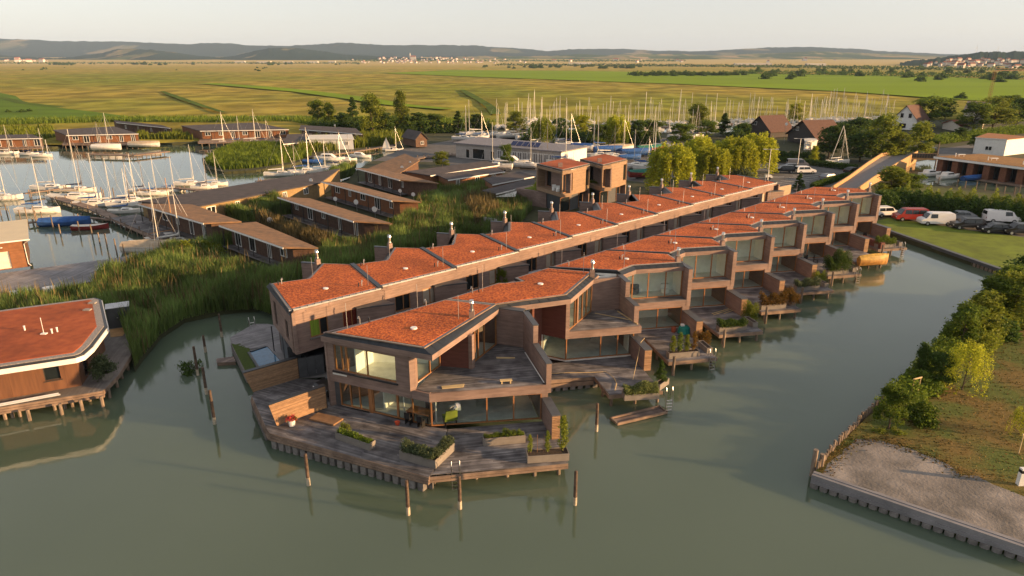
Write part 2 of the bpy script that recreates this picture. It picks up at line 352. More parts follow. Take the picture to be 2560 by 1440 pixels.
def build_unit():
    r = empty('row_house', (0, 0, 0))
    RF = [(-13.1, 2.4), (-7.25, -.05), (-5.3, 1.35), (-.45, 1.35), (-.45, 4.4), (-6.1, 7.0)]
    roof_bits(r, RF, 7.0)
    vs_ = Wl(RF[0], RF[1]); MB().wb(vs_, .1, vs_.len - .1, -.14, .1, 6.95, 7.09).build('valley_coping', slate, r)
    # sheet-metal eaves slope and timber fascia below it
    e = MB()
    def eave(a, b, oa, ob):
        e.quad((*oa, 6.72), (*ob, 6.72), (*b, 6.99), (*a, 6.99))
    P1, P2, P3 = (-7.25, -.05), (-5.3, 1.35), (-.45, 1.35); O1, O2, O3 = (-7.03, -.36), (-5.18, .93), (-.40, .93)
    eave(P1, P2, O1, O2); eave(P2, P3, O2, O3)
    eo = e.build('eaves', slate, r)
    for t in range(1, 7):
        x = -5.2 + t * .7; MB().tube([(x, .95, 6.735), (x, 1.32, 6.995)], .018, 4).build('seam', slate, eo)
    f = MB(); w1, w2 = Wl(O1, O2), Wl(O2, O3)
    f.wb(w1, 0, w1.len, -.12, 0, 6.32, 6.715); f.wb(w2, -.02, w2.len, -.12, 0.002, 6.32, 6.715); f.build('fascia', clad, r)
    # soffit / ceiling, storey slab and floors
    MB().prism([(-7.0, -.2), (-5.25, 1.0), (-.45, 1.0), (-.45, 4.4), (-6.1, 6.8), (-12.5, 2.3)], 6.5, 6.74).build('ceiling', wallin, r)
    MB().box(-7.0, -.02, .02, .3, 3.12, 3.74).box(-7.0, -.4, .3, 4.4, 3.12, 3.7).mi(0).build('storey_slab', clad, r)
    boards([(-6.99, .03), (-.42, .03), (-.42, 1.3), (-6.99, 1.3)], 0, 3.775, deckm, r, name='loggia_boards')
    MB().box(-7.0, -.42, 1.3, 4.3, 3.7, 3.8).build('room_floor', floorin, r)
    MB().box(-7.0, -.75, .1, 4.3, 1.0, 1.1).build('room_floor', floorin, r)
    b = MB(); b.box(-7.0, -.42, 3.0, 3.1, 1.0, 6.5); b.box(-7.02, -6.95, .3, 3.0, 1.1, 6.5); b.box(-.5, -.42, 1.3, 4.3, 3.8, 6.5); b.build('room_wall', wallin, r)
    # glazing
    wg = Wl((-6.95, 1.12), (-.42, 1.12)); window(wg, .35, wg.len, 3.8, 6.45, r, mull=(.2, .45, .73), n0=0, fr=.08)
    wl = Wl((-6.95, .06), (-.75, .06)); window(wl, 0.2, wl.len, 1.1, 3.12, r, mull=(.28, .6), n0=0, fr=.08)
    # outer walls
    b = MB(); b.prism([(-.4, 4.5), (-.4, .0), (0, .0), (0, 4.6), (-.2, 4.6)], 3.1, 6.72)
    pier = b.build('party_wall', clad, r)
    MB().prism([(-.44, 4.4), (-.44, -.04), (.04, -.04), (.04, 4.4)], 6.72, 6.78).build('wall_coping', coping, pier)
    b = MB(); b.box(-.75, -.06, .0, 4.3, 1.0, 3.12); b.build('ground_wall', clad, r)
    b = MB(); b.prism([(-.72, 0), (-.72, -2.9), (-.12, -2.9), (-.12, 0)], .9, 2.72); lw = b.build('garden_wall', clad, r)
    MB().box(-.77, -.07, -2.94, -.0, 2.72, 2.78).build('wall_coping', coping, lw)
    we = Wl((-.72, -2.9), (-.12, -2.9)); slat_end(lw, we, 0, .6, .95, 2.7)
    # courtyard side
    wb_ = Wl((-6.1, 7.0), (-13.1, 2.4)); facade(wb_, 1.0, 6.76, [(1.2, 2.6, 4.4, 5.8), (4.5, 6.2, 4.4, 5.8)], clad, r)
    # roof fittings
    chimney(r, -.75, 1.75, 6.95)
    gooseneck(r, -11.2, 2.35, 7.0, ang=2.5); gooseneck(r, -5.7, 3.3, 7.0, ang=.5)
    MB().cyl(-5.9, 3.4, 7.0, 7.35, .05).build('vent_pipe', slate, r)
    MB().cyl(-5.2, 3.35, 7.03, 7.13, .22, n=12).build('roof_drain_cover', white, r)
    MB().tube([(-6.4, .9, 7), (-6.4, .9, 9)], .02, 5).build('lightning_rod', galv, r)
    MB().tube([(-11.8, 2.6, 7), (-11.8, 2.6, 8.6)], .02, 5).build('lightning_rod', galv, r)
    return r
unit = build_unit()
A12 = R(12)
TK = {k: (22.57 + 5.93 * (k - 4), 65.92 + 5.93 * (k - 4)) for k in range(2, 10)}
ORD = {3: 'third', 4: 'fourth', 5: 'fifth', 6: 'sixth', 7: 'seventh', 8: 'eighth', 9: 'ninth'}
ROW = {}
for k in range(3, 10):
    lab = {3: 'canal house with a lamp behind its upper glass, beside the triangular upper terrace',
           4: 'canal house with a bare boxed loggia above the deck with loose planks',
           5: 'canal house above the deck crowded with rust-coloured shrubs',
           6: 'canal house above the deck with a grey-green planter hedge',
           7: 'canal house behind the flagpole and the tall dark hedge',
           8: 'canal house with dark open ground floor above the yellow boat',
           9: 'last canal house of the row, next to the parked cars'}[k]
    o = unit if k == 3 else dup(unit)
    o.location = (TK[k][0], TK[k][1], 0); o.rotation_euler[2] = A12
    tag(o, lab, 'house', 'terraced houses along the canal'); ROW[k] = o

# ---- decks on piles in front of the regular houses
def build_dock():
    r = empty('canal_deck', (0, 0, 0))
    poly = [(-6.9, .02), (-.76, .02), (-.76, -7.0), (-5.1, -7.0), (-5.1, -1.9), (-6.9, -1.9)]
    boards(poly, 0, 1.05, deckm, r)
    b = MB(); b.box(-5.16, -.72, -7.06, -7.0, .72, 1.02); b.box(-5.16, -5.1, -7.0, -1.9, .72, 1.02); b.box(-.76, -.7, -7.0, -2.95, .72, 1.02); b.box(-6.95, -5.16, -1.96, -1.9, .6, 1.02)
    for y in (-6.7, -5.2, -3.6): b.box(-5.1, -.76, y, y + .14, .8, 1.0)
    b.build('edge_beam', rimm, r)
    for x, y in ((-4.6, -6.75), (-2.9, -6.75), (-1.15, -6.75), (-4.9, -4.2), (-2.9, -4.2), (-1.0, -4.2)):
        MB().cyl(x, y, -1.2, .86, .12, n=8).build('pile', pilem, r)
    # sheet-pile quay under the house
    for i in range(7): MB().prism([(-7.0 + i * .9, -2.1), (-6.45 + i * .9, -2.1), (-6.55 + i * .9, -1.75), (-6.9 + i * .9, -1.75)], -1, .6).build('quay_block', concm, r)
    MB().box(-7.0, -.1, -1.8, 4, -1, .55).build('quay_wall', concm, r)
    return r
dock = build_dock(); DOCK = {}
for k in range(3, 10):
    o = dock if k == 3 else dup(dock)
    o.location = (TK[k][0], TK[k][1], 0); o.rotation_euler[2] = A12
    tag(o, {3: 'timber deck on piles with a turquoise-covered table and a bathing ladder', 4: 'timber deck on piles with loose planks lying on it',
            5: 'timber deck on piles crowded with rust-coloured shrubs', 6: 'timber deck on piles holding the grey-green planter hedge',
            7: 'timber deck on piles under the tall dark hedge and flagpole', 8: 'timber deck on piles with a yellow boat along its edge',
            9: 'timber deck on piles at the far end of the row, by the lawn'}[k], 'deck', 'decks on piles in front of the canal houses'); DOCK[k] = o
def LK(k, x, y, z=None):
    c, s = math.cos(A12), math.sin(A12); X, Y = TK[k][0] + x * c - y * s, TK[k][1] + x * s + y * c
    return (X, Y) if z is None else (X, Y, z)

# ------------------------------------------------------------ second house (triangular upper terrace)
h2 = empty('row_house', (6, 56, 0), 'canal house with a triangular upper terrace and red-brown side wall', 'house', 'terraced houses along the canal')
T2 = TK[2]
def q2(x, y):   # local to unit 2
    c, s = math.cos(A12), math.sin(A12); return (T2[0] + x * c - y * s, T2[1] + x * s + y * c)
RF2 = [(-5.3, 50.9), (-1.3, 49.6), (.5, 50.35), (4.35, 51.95), (7.45, 58.3), (3.2, 59.5)]
RF2n = [(-1.6, 54.6), (-.7, 54.2), (-.35, 55.0), (.1, 56.3)]
roof_bits(h2, [(-5.3, 50.9), (-1.3, 49.6), (.5, 50.35), (4.35, 51.95), (7.25, 58.3), (3.2, 59.5), (.2, 56.5), (.75, 55.6), (-.6, 55.1), (-1.2, 55.1)], 7.0)
def eaves(root, line, outs, zt=6.99, zf=6.72, zb=6.32, seams=.75):
    e = MB()
    for i in range(len(line) - 1): e.quad((*outs[i], zf), (*outs[i + 1], zf), (*line[i + 1], zt), (*line[i], zt))
    eo = e.build('eaves', slate, root); f = MB()
    for i in range(len(line) - 1):
        w = Wl(outs[i], outs[i + 1]); f.wb(w, 0, w.len, -.12, .001 * (i % 2), zb, zf - .004)
        wi = Wl(line[i], line[i + 1]); k = int(w.len / seams)
        for j in range(1, k): MB().tube([(*w.p(w.len * j / k, -.02), zf + .015), (*wi.p(wi.len * j / k), zt + .005)], .02, 4).build('seam', slate, eo)
    f.build('fascia', clad, root)
    rl = MB().tube([(p[0], p[1], zt + .04) for p in line], .05, 5); rl.build('roof_kerb', rimm, eo)
eaves(h2, [(-1.3, 49.6), (.5, 50.35), (4.35, 51.95), (7.25, 58.3)], [(-.85, 49.75), (.7, 50.2), (4.75, 51.75), (7.75, 58.2)])
MB().prism([(-4, 51.5), (-1.0, 49.9), (4.4, 52.1), (7.2, 58.2), (3.4, 58.8)], 6.5, 6.74).build('ceiling', wallin, h2)
w = Wl((4.55, 51.95), (7.05, 56.8)); window(w, .12, 2.1, 3.8, 6.35, h2, n0=-.0, mull=(.72,)); window(w, 2.25, w.len, 3.8, 6.35, h2, n0=0, mull=(.3, .62))
MB().wb(w, 2.1, 2.25, -.2, .02, 3.75, 6.34).build('post', clad, h2)
MB().prism([(4.4, 52.0), (4.72, 52.08), (4.72, 52.3), (4.4, 52.4)], 3.1, 6.32).build('post', clad, h2)
w = Wl((2.5, 53.1), (4.4, 52.05)); MB().wb(w, 0, w.len, -.2, 0, 3.1, 6.33).build('side_wall', clad_red, h2)
w = Wl((2.5, 53.15), (4.45, 52.15)); window(w, 0, w.len, 1.1, 3.1, h2, n0=-.15, fr=.05)
w = Wl((-.4, 50.9), (2.5, 53.1)); facade(w, 1.0, 6.33, [(1.5, 2.6, 3.9, 6.0)], clad_red, h2); window(w, 1.5, 2.6, 3.9, 6.0, h2)
w = Wl((4.5, 52.15), (10.35, 53.35)); window(w, 0, w.len, 1.1, 3.1, h2, n0=-.15, mull=(.51, .76), fr=.08)
MB().prism([(4.4, 52.05), (10.9, 53.4), (10.2, 57.6), (7.0, 56.9)], 3.1, 3.72).build('storey_slab', clad, h2)
boards([(4.6, 52.15), (10.7, 53.42), (9.75, 57.35), (7.12, 56.8)], R(11), 3.775, deckm, h2, name='terrace_boards')
w = Wl((7.05, 56.85), (9.7, 57.5)); MB().wb(w, 0, w.len, -.2, 0, 3.75, 6.72).wb(w, 0, .05, -.2, 0, 1, 3).build('terrace_wall', clad, h2)
w = Wl(q2(-.4, 4.4), q2(-.4, 2.3))
b = MB(); b.prism([q2(-.4, 4.6), q2(-.4, 2.2), q2(0, 2.2), q2(0, 4.6)], 3.1, 6.72); pw = b.build('party_wall', clad, h2)
MB().prism([q2(-.44, 4.6), q2(-.44, 2.16), q2(.04, 2.16), q2(.04, 4.6)], 6.72, 6.78).build('wall_coping', coping, pw)
b = MB(); b.prism([q2(-.4, 2.2), q2(-.4, 0), q2(0, 0), q2(0, 2.2)], 3.1, 5.3); pw = b.build('parapet_wall', clad, h2)
MB().prism([q2(-.44, 2.2), q2(-.44, -.04), q2(.04, -.04), q2(.04, 2.2)], 5.3, 5.36).build('wall_coping', coping, pw)
b = MB(); b.prism([q2(-.72, 0), q2(-.72, -3.4), q2(-.12, -3.4), q2(-.12, 0)], .9, 2.74); pw = b.build('garden_wall', clad, h2)
MB().prism([q2(-.77, 0), q2(-.77, -3.45), q2(-.07, -3.45), q2(-.07, 0)], 2.74, 2.8).build('wall_coping', coping, pw)
slat_end(pw, Wl(q2(-.72, -3.4), q2(-.12, -3.4)), 0, .6, .95, 2.7)
b = MB(); b.prism([q2(-.7, .02), q2(-.06, .02), q2(-.06, 4.3), q2(-.7, 4.3)], 1, 3.12); b.build('ground_wall', clad, h2)
MB().prism([(2.4, 53.2), (4.45, 52.2), (10.3, 53.4), (9.5, 58), (3.5, 58)], 1.0, 1.1).build('room_floor', floorin, h2)
b = MB(); b.prism([(3.3, 57.6), (9.3, 58.6), (9.2, 58.8), (3.2, 57.8)], 1.1, 6.5); b.prism([(9.95, 54), (10.05, 54), (9.3, 58.6), (9.2, 58.6)], 1.1, 3.1); b.prism([(2.5, 53.2), (2.6, 53.3), (3.4, 57.7), (3.2, 57.7)], 1.1, 6.5); b.build('room_wall', wallin, h2)
MB().prism([(2.7, 53.2), (4.4, 52.3), (7, 56.9), (7.4, 58), (3.4, 57.6)], 3.7, 3.8).build('room_floor', floorin, h2)
w = Wl((3.2, 59.5), (-5.3, 50.9)); facade(w, 1.0, 6.76, [(2, 3.5, 4.4, 5.8)], clad, h2)
chimney(h2, 7.05, 57.35, 6.95); gooseneck(h2, -3.2, 52.3, 7, ang=2.5); MB().cyl(-2.7, 52.5, 7, 7.5, .05).build('vent_pipe', slate, h2)
MB().cyl(2.4, 54.6, 7.03, 7.12, .24, n=12).build('roof_drain_cover', white, h2)
MB().tube([(-2.4, 52.7, 7), (-2.4, 52.7, 9.3)], .02, 5).build('lightning_rod', galv, h2); MB().tube([(6.3, 57.6, 7), (6.3, 57.6, 9)], .02, 5).build('lightning_rod', galv, h2)
# deck of the second house
d2 = empty('canal_deck', (6, 52, 0), 'timber deck on piles with a leafy planter and long pale hose', 'deck', 'decks on piles in front of the canal houses')
boards([(2.5, 51.7), (10.35, 53.3), q2(-.76, -.2), q2(-.76, -7.2), q2(-4.9, -7.0), q2(-5.05, -3.7), (2.7, 48.6)], R(11), 1.05, deckm, d2)
w = Wl((2.75, 48.6), q2(-5.05, -3.7)); MB().wb(w, 0, w.len, -.06, 0, .72, 1.02).wb(w, 0, w.len, -.05, .01, .3, .66).build('edge_beam', rimm, d2)
w2 = Wl(q2(-5.0, -7.05), q2(-.7, -7.2)); MB().wb(w2, 0, w2.len, -.06, 0, .72, 1.02).build('edge_beam', rimm, d2)
w3 = Wl(q2(-5.06, -3.7), q2(-5.0, -7.05)); MB().wb(w3, 0, w3.len, -.06, 0, .72, 1.02).build('edge_beam', rimm, d2)
for i in range(8): MB().wb(w, .1 + i * .62, .5 + i * .62, -.45, -.05, -1, .32).build('quay_block', concm, d2)
MB().prism([w.p(0, -.4), w.p(5.2, -.4), (9, 57), (3, 57)], -1, .5).build('quay_wall', concm, d2)
for x, y in ((-4.7, -6.8), (-2.8, -6.85), (-1.0, -6.95), (-4.8, -5.2)): p = q2(x, y); MB().cyl(*p, -1.2, .86, .12).build('pile', pilem, d2)

# ------------------------------------------------------------ corner house
h1 = empty('row_house', (-6, 45, 0), 'corner house with a large upper terrace and full-height glazing on the near water side', 'house', 'terraced houses along the canal')
RF1 = [(-12.75, 43.85), (-5.75, 41.2), (-1.25, 49.6), (-5.3, 50.9)]
roof_bits(h1, RF1, 7.0)
eaves(h1, [(-12.95, 43.95), (-5.75, 41.2), (-1.25, 49.6)], [(-13.35, 44.05), (-5.2, 40.75), (-.85, 49.75)])
MB().prism([(-12.8, 44.2), (-5.5, 41.1), (-1.2, 49.7), (-5.2, 50.5)], 6.45, 6.72).build('ceiling', wallin, h1)
wf = Wl((-13.3, 44.55), (-5.55, 41.12))      # long glazed front; upper floor stops short at the terrace
LF = 7.05
ops = [(.75, LF - 1.15, 4.0, 6.0)]
wu = Wl(wf.p(0), wf.p(LF)); facade(wu, 3.1, 6.4, ops, clad, h1, th=.3)
window(wu, .75, 1.75, 4.0, 6.0, h1, mull=(.6,)); window(wu, 1.75, LF - 1.15, 4.0, 6.0, h1, mull=(.42,))
MB().wb(wu, .6, LF - 1.0, -.1, .12, 3.9, 3.99).build('window_sill', slate, h1)
wlow = Wl(wf.p(LF + .02), wf.p(wf.len)); MB().wb(wlow, 0, wlow.len - .02, -.3, 0, 3.1, 3.74).build('storey_band', clad, h1)
wg = Wl(wf.p(0, -.28), wf.p(wf.len - .1, -.28))
MB().wb(wg, .05, .8, -.25, 0, 1.0, 3.1).build('ground_wall', coping, h1)
window(wg, .8, 3.35, 1.1, 3.1, h1, mull=(.36, .67), n0=-.02, fr=.09); MB().wb(wg, 3.36, 3.6, -.2, .03, 1.05, 3.1).build('post', frame_w, h1)
window(wg, 3.6, 5.7, 1.1, 3.1, h1, n0=-.02, fr=.09); window(wg, 5.7, wg.len, 1.1, 3.1, h1, mull=(.45,), n0=-.02, fr=.06)
ws = Wl(wg.p(wg.len), (2.05, 42.45)); window(ws, .03, ws.len, 1.1, 3.1, h1, mull=(.5, .745), n0=-.02, fr=.07, mw=.1)
MB().cyl(*ws.p(.35, -.5), 1.1, 3.1, .05).cyl(*wg.p(5.9, -.5), 1.1, 3.1, .05).build('steel_column', white, h1)
MB().prism([(-6.65, 41.75), (-5.55, 41.12), (2.55, 42.5), (2.6, 42.9), (1.0, 48.9), (-1.2, 49.7), (-3.2, 45.9)], 3.1, 3.68).build('storey_slab', clad, h1)
wsl = Wl((-5.55, 41.1), (2.5, 42.48)); MB().wb(wsl, 0, wsl.len, -.1, 0, 3.102, 3.74).build('storey_band', clad, h1)
boards([(-6.5, 41.8), (-5.5, 41.22), (2.25, 42.55), (.85, 48.8), (-1.15, 49.55), (-3.05, 45.7), (-5.1, 46.0)], R(11), 3.775, deckm, h1, name='terrace_boards')
# upper glazing towards the terrace
w = Wl((-6.55, 42.6), (-5.2, 45.4)); window(w, .05, w.len, 3.8, 6.4, h1, n0=0, mull=(.55,)); MB().prism([(-6.85, 41.45), (-6.5, 41.75), (-6.5, 42.65), (-6.8, 42.7)], 3.75, 6.4).build('post', clad, h1)
MB().prism([(-5.2, 45.45), (-3.1, 45.0), (-3.0, 45.25), (-5.1, 45.75)], 3.75, 6.4).build('side_wall', clad_red, h1)
MB().prism([(-3.12, 44.95), (-2.85, 44.85), (-2.7, 45.2), (-3.0, 45.3)], 3.75, 6.4).build('post', clad, h1)
w = Wl((-2.95, 45.6), (-1.2, 49.35)); window(w, .1, w.len, 3.8, 6.4, h1, n0=0, mull=(.12, .25, .5), fr=.08)
w = Wl((-1.2, 49.6), (.85, 48.8)); MB().wb(w, 0, w.len, -.25, 0, 3.7, 6.72).build('terrace_wall', clad, h1)
MB().wb(w, -.1, w.len, -.6, .03, 6.72, 6.78).build('wall_coping', coping, h1)
def pier_run(root, a, b, z0, z1, th=.36, name='parapet_wall', side=1):
    w = Wl(a, b); m = MB().wb(w, 0, w.len, -th if side > 0 else 0, 0 if side > 0 else th, z0, z1); o = m.build(name, clad, root)
    m = MB().wb(w, -.03, w.len + .04, -th - .04 if side > 0 else -.04, .04 if side > 0 else th + .04, z1, z1 + .06); m.build('wall_coping', coping, o); return o
pier_run(h1, (.88, 48.75), (1.55, 45.95), 3.1, 6.72); pier_run(h1, (1.56, 45.9), (2.36, 42.45), 3.1, 5.3)
gw = pier_run(h1, (2.1, 42.35), (2.65, 39.9), .9, 2.74, th=.55, name='garden_wall')
slat_end(gw, Wl((2.63, 39.88), (3.18, 40.0)), 0, .55, .95, 2.7)
MB().prism([(1.95, 42.5), (2.5, 42.6), (1.5, 47), (1.1, 47)], 1.0, 3.1).build('ground_wall', clad, h1)
# interior shell
MB().prism([(-12.8, 44.75), (-5.7, 41.75), (1.8, 42.85), (.9, 47.5), (-6, 50), (-8.5, 47.5)], 1.0, 1.1).build('room_floor', floorin, h1)
MB().prism([(-12.8, 44.3), (-6.8, 41.8), (-6.6, 42.6), (-5.2, 45.6), (-3, 45.6), (-1.3, 49.5), (-5.4, 50.6)], 3.68, 3.8).build('room_floor', floorin, h1)
b = MB(); w = Wl((-9.6, 47.0), (.9, 47.4)); b.wb(w, 0, w.len, -.15, 0, 1.1, 3.1); w = Wl((-9.5, 43.2), (-7.8, 46.8)); b.wb(w, .8, w.len, -.1, 0, 1.1, 3.1)
w = Wl((-11.2, 46.2), (-5.3, 45.8)); b.wb(w, 0, w.len, -.15, 0, 3.8, 6.45); w = Wl((-11.3, 43.9), (-10.2, 46.2)); b.wb(w, .5, w.len, -.1, 0, 3.8, 6.45); b.build('room_wall', wallin, h1)
w = Wl((-5.35, 50.85), (-13.3, 44.6)); facade(w, 1.0, 6.78, [(2, 3.4, 4.4, 5.8), (5.5, 6.4, 1.1, 3.2)], clad, h1)
chimney(h1, -2.95, 46.9, 6.95)
gooseneck(h1, -10.9, 45.6, 7, ang=2.6); MB().cyl(-10.3, 45.9, 7, 7.4, .06).build('vent_pipe', slate, h1); gooseneck(h1, -6.6, 49.3, 7, ang=2.6)
MB().cyl(-6.9, 44.6, 7.03, 7.14, .24, n=14).build('roof_drain_cover', white, h1)
for p in ((-11.6, 44.7), (-3.9, 46.5), (-7.2, 48.9)): MB().tube([(*p, 7), (*p, 8.9)], .018, 5).build('lightning_rod', galv, h1)

# ------------------------------------------------------------ foliage builders
def leaf_quads(c, size, g, up=.3):
    """one diamond leaf at every point of c, random orientation"""
    n = len(c); d = g.normal(size=(n, 3)); d[:, 2] *= .6; d /= np.linalg.norm(d, axis=1)[:, None]
    e = g.normal(size=(n, 3)); e -= d * (d * e).sum(1)[:, None]; e /= np.linalg.norm(e, axis=1)[:, None]
    s = size * g.uniform(.6, 1.35, n)[:, None]
    return np.stack([c - d * s, c - e * s * .55, c + d * s, c + e * s * .55], 1).reshape(-1, 3)
def clumps(g, centers, radii, n_each, squash=.8):
    out = []
    for c, r in zip(centers, radii):
        p = g.normal(size=(n_each, 3)); p /= np.linalg.norm(p, axis=1)[:, None]; p *= (g.uniform(.2, 1, n_each) ** .5 * np.where(g.uniform(0, 1, n_each) < .12, 1.5, 1))[:, None]
        p[:, 2] *= squash; out.append(np.array(c) + p * r)
    return np.concatenate(out)
def crown_pts(kind, H, Wd, g, n):
    """leaf positions for a crown of height H (from 0) and width Wd"""
    if kind == 'round':
        k = 46; th = g.uniform(0, 6.28, k); zz = g.uniform(.08, 1.0, k) ** .9; lob = 1 + .28 * np.sin(2 * th + g.uniform(0, 6)) + .18 * np.sin(3 * th + g.uniform(0, 6)); rad = np.sqrt(np.clip(1 - ((zz - .42) / .62) ** 2, .06, 1)) * g.uniform(.25, 1.08, k) * lob
        c = np.stack([np.cos(th) * rad * Wd * .36, np.sin(th) * rad * Wd * .36, zz * H], 1)
        return clumps(g, c, g.uniform(.06, .19, k) * Wd, n // k)
    if kind == 'poplar':
        k = 24; zz = np.linspace(.05, .95, k); th = g.uniform(0, 6.28, k); rad = np.sin(np.clip(zz * .8 + .18, 0, 1) * np.pi) * g.uniform(.3, .8, k)
        c = np.stack([np.cos(th) * rad * Wd * .36, np.sin(th) * rad * Wd * .36, zz * H], 1)
        return clumps(g, c, g.uniform(.14, .26, k) * Wd, n // k, 1.1)
    if kind == 'cone':
        k = 26; zz = np.linspace(.03, .97, k); th = g.uniform(0, 6.28, k); rad = (1 - zz) * g.uniform(.5, 1, k)
        c = np.stack([np.cos(th) * rad * Wd * .4, np.sin(th) * rad * Wd * .4, zz * H], 1)
        return clumps(g, c, (.06 + .16 * (1 - zz)) * Wd, n // k, .7)
    if kind == 'bush':
        k = 14; th = g.uniform(0, 6.28, k); rad = g.uniform(0, 1, k) ** .6; zz = g.uniform(.2, .75, k) * (1 - .4 * rad)
        c = np.stack([np.cos(th) * rad * Wd * .34, np.sin(th) * rad * Wd * .34, zz * H], 1)
        return clumps(g, c, g.uniform(.16, .3, k) * min(Wd, H * 1.4), n // k)
    if kind == 'willow':
        k = 74; th = g.uniform(0, 6.28, k); rad = g.uniform(.1, 1, k) ** .6
        tops = np.stack([np.cos(th) * rad * Wd * .46, np.sin(th) * rad * Wd * .46, H * (.62 + .36 * np.sqrt(np.clip(1 - rad ** 2, 0, 1)) * g.uniform(.55, 1.08, k))], 1)
        m = n // k; out = []
        for t, r in zip(tops, rad):
            L = g.uniform(.45, .95) * H * (.45 + .55 * r); u = np.sort(g.uniform(0, 1, m)); bow = 1 + .12 * u
            q = np.stack([t[0] * bow, t[1] * bow, t[2] - L * u ** 1.1], 1) + g.normal(size=(m, 3)) * np.array([.05, .05, .03]) * Wd * .62
            q[:, 2] = np.maximum(q[:, 2], .02 * H); out.append(q)
        return np.concatenate(out)
def crown_mesh(name, kind, H, Wd, n, leaf, m, seed):
    g = np.random.default_rng(seed); p = crown_pts(kind, H, Wd, g, n)
    return fast_mesh(name, leaf_quads(p, leaf, g), 4, m)
TREES = {}
def tree_proto(key, kind, H, Wd, n, leaf, m, seed, trunk=.25, lean=0, parent_name='broadleaf_tree'):
    """prototype: crown mesh and trunk mesh of a tree H metres high"""
    ch = H * (1 - trunk); me = crown_mesh('crown', kind, ch, Wd, n, leaf, m, seed)
    rd = random.Random(seed); r0 = .028 * H ** .85; mb = MB(); top = H * (.72 if trunk > .02 else .5)
    pts = [(0, 0, -.3), (rd.uniform(-.1, .1), rd.uniform(-.1, .1), H * trunk * .7), (rd.uniform(-.3, .3), rd.uniform(-.3, .3), top)]
    mb.tube(pts, [r0, r0 * .75, r0 * .2], 7)
    for i in range(6):
        a = rd.uniform(0, 6.28); z = H * (trunk * .8 + .09 * i * (1 - trunk)); l = Wd * rd.uniform(.22, .36)
        mb.tube([(0, 0, z), (math.cos(a) * l * .5, math.sin(a) * l * .5, z + l * .45), (math.cos(a) * l, math.sin(a) * l, z + l * .75)], [r0 * .4, r0 * .25, r0 * .08], 5)
    tm = bpy.data.meshes.new('trunk'); tm.from_pydata(mb.v, [], mb.f); tm.materials.append(bark)
    TREES[key] = (me, tm, H, Wd, trunk)
def tree(key, x, y, z, H, Wd, label, cat='tree', group=None, name='tree', rz=None, m=None):
    me, tm, h0, w0, tr = TREES[key]
    o = empty(name, (x, y, z), label, cat, group, rz=random.uniform(0, 6.28) if rz is None else rz); o.scale = (Wd / w0, Wd / w0, H / h0)
    t = link('trunk' if 'bush' not in name and 'shrub' not in name and 'plant' not in name else 'stem', tm, o); c = link('crown' if 'bush' not in name and 'shrub' not in name and 'plant' not in name else 'foliage', me, o); c.location = (0, 0, h0 * tr)
    if m: c.material_slots[0].link = 'OBJECT'; c.material_slots[0].material = m
    return o
tree_proto('round', 'round', 8, 6, 7500, .16, L_mid, 1, .2)
tree_proto('round2', 'round', 8, 6, 7500, .16, L_olive, 2, .16)
tree_proto('round3', 'round', 7, 6, 4200, .19, L_dark, 3, .12)
tree_proto('poplar', 'poplar', 12, 5, 5200, .2, L_mid, 4, .12)
tree_proto('cone', 'cone', 8, 4.6, 4200, .17, L_dark, 5, .06)
tree_proto('willow', 'willow', 9, 8, 14000, .19, L_yellow, 6, .05)
tree_proto('willow2', 'willow', 9, 8, 14000, .19, L_yellow, 16, .05)
tree_proto('willow_small', 'willow', 9, 8, 5400, .15, L_yellow, 26, .08)
tree_proto('bush', 'bush', 2, 2.6, 2600, .11, L_mid, 7, .02)
tree_proto('bush2', 'bush', 2, 2.6, 2600, .11, L_grey, 8, .02)
tree_proto('small', 'bush', 1., 1.2, 900, .055, L_mid, 9, .03)
tree_proto('upright', 'poplar', 2.2, .9, 1100, .06, L_mid, 10, .08)
tree_proto('far', 'bush', 8, 9, 420, .75, L_dark, 11, .03)
def hedge(name, pts, h, wd, dens, leaf, m, label=None, cat=None, z0=1., seed=1, kind=None, group=None, parent=None, wob=.25):
    """leafy strip along a line"""
    g = np.random.default_rng(seed); P_ = []
    for a, b in zip(pts, pts[1:]):
        L = math.hypot(b[0] - a[0], b[1] - a[1]); n = int(L * dens); t = g.uniform(0, 1, n); w = Wl(a, b); k = g.uniform(-.5, .5, n) * wd
        hz = h * (1 - wob + wob * np.sin(t * L * 1.7 + seed) * .5 + wob * .5 * np.sin(t * L * 4.1 + 2)); 
        zz = (g.uniform(0, 1, n) ** .7) * hz * np.sqrt(np.clip(1 - (k / wd * 1.5) ** 2, .1, 1))
        P_.append(np.stack([a[0] + w.u[0] * t * L + w.n[0] * k, a[1] + w.u[1] * t * L + w.n[1] * k, z0 + zz], 1) + g.normal(size=(n, 3)) * .04)
    o = link(name, fast_mesh(name, leaf_quads(np.concatenate(P_), leaf, g), 4, m), parent, world=bool(parent))
    return tag(o, label, cat, group, kind)
FOOT = []
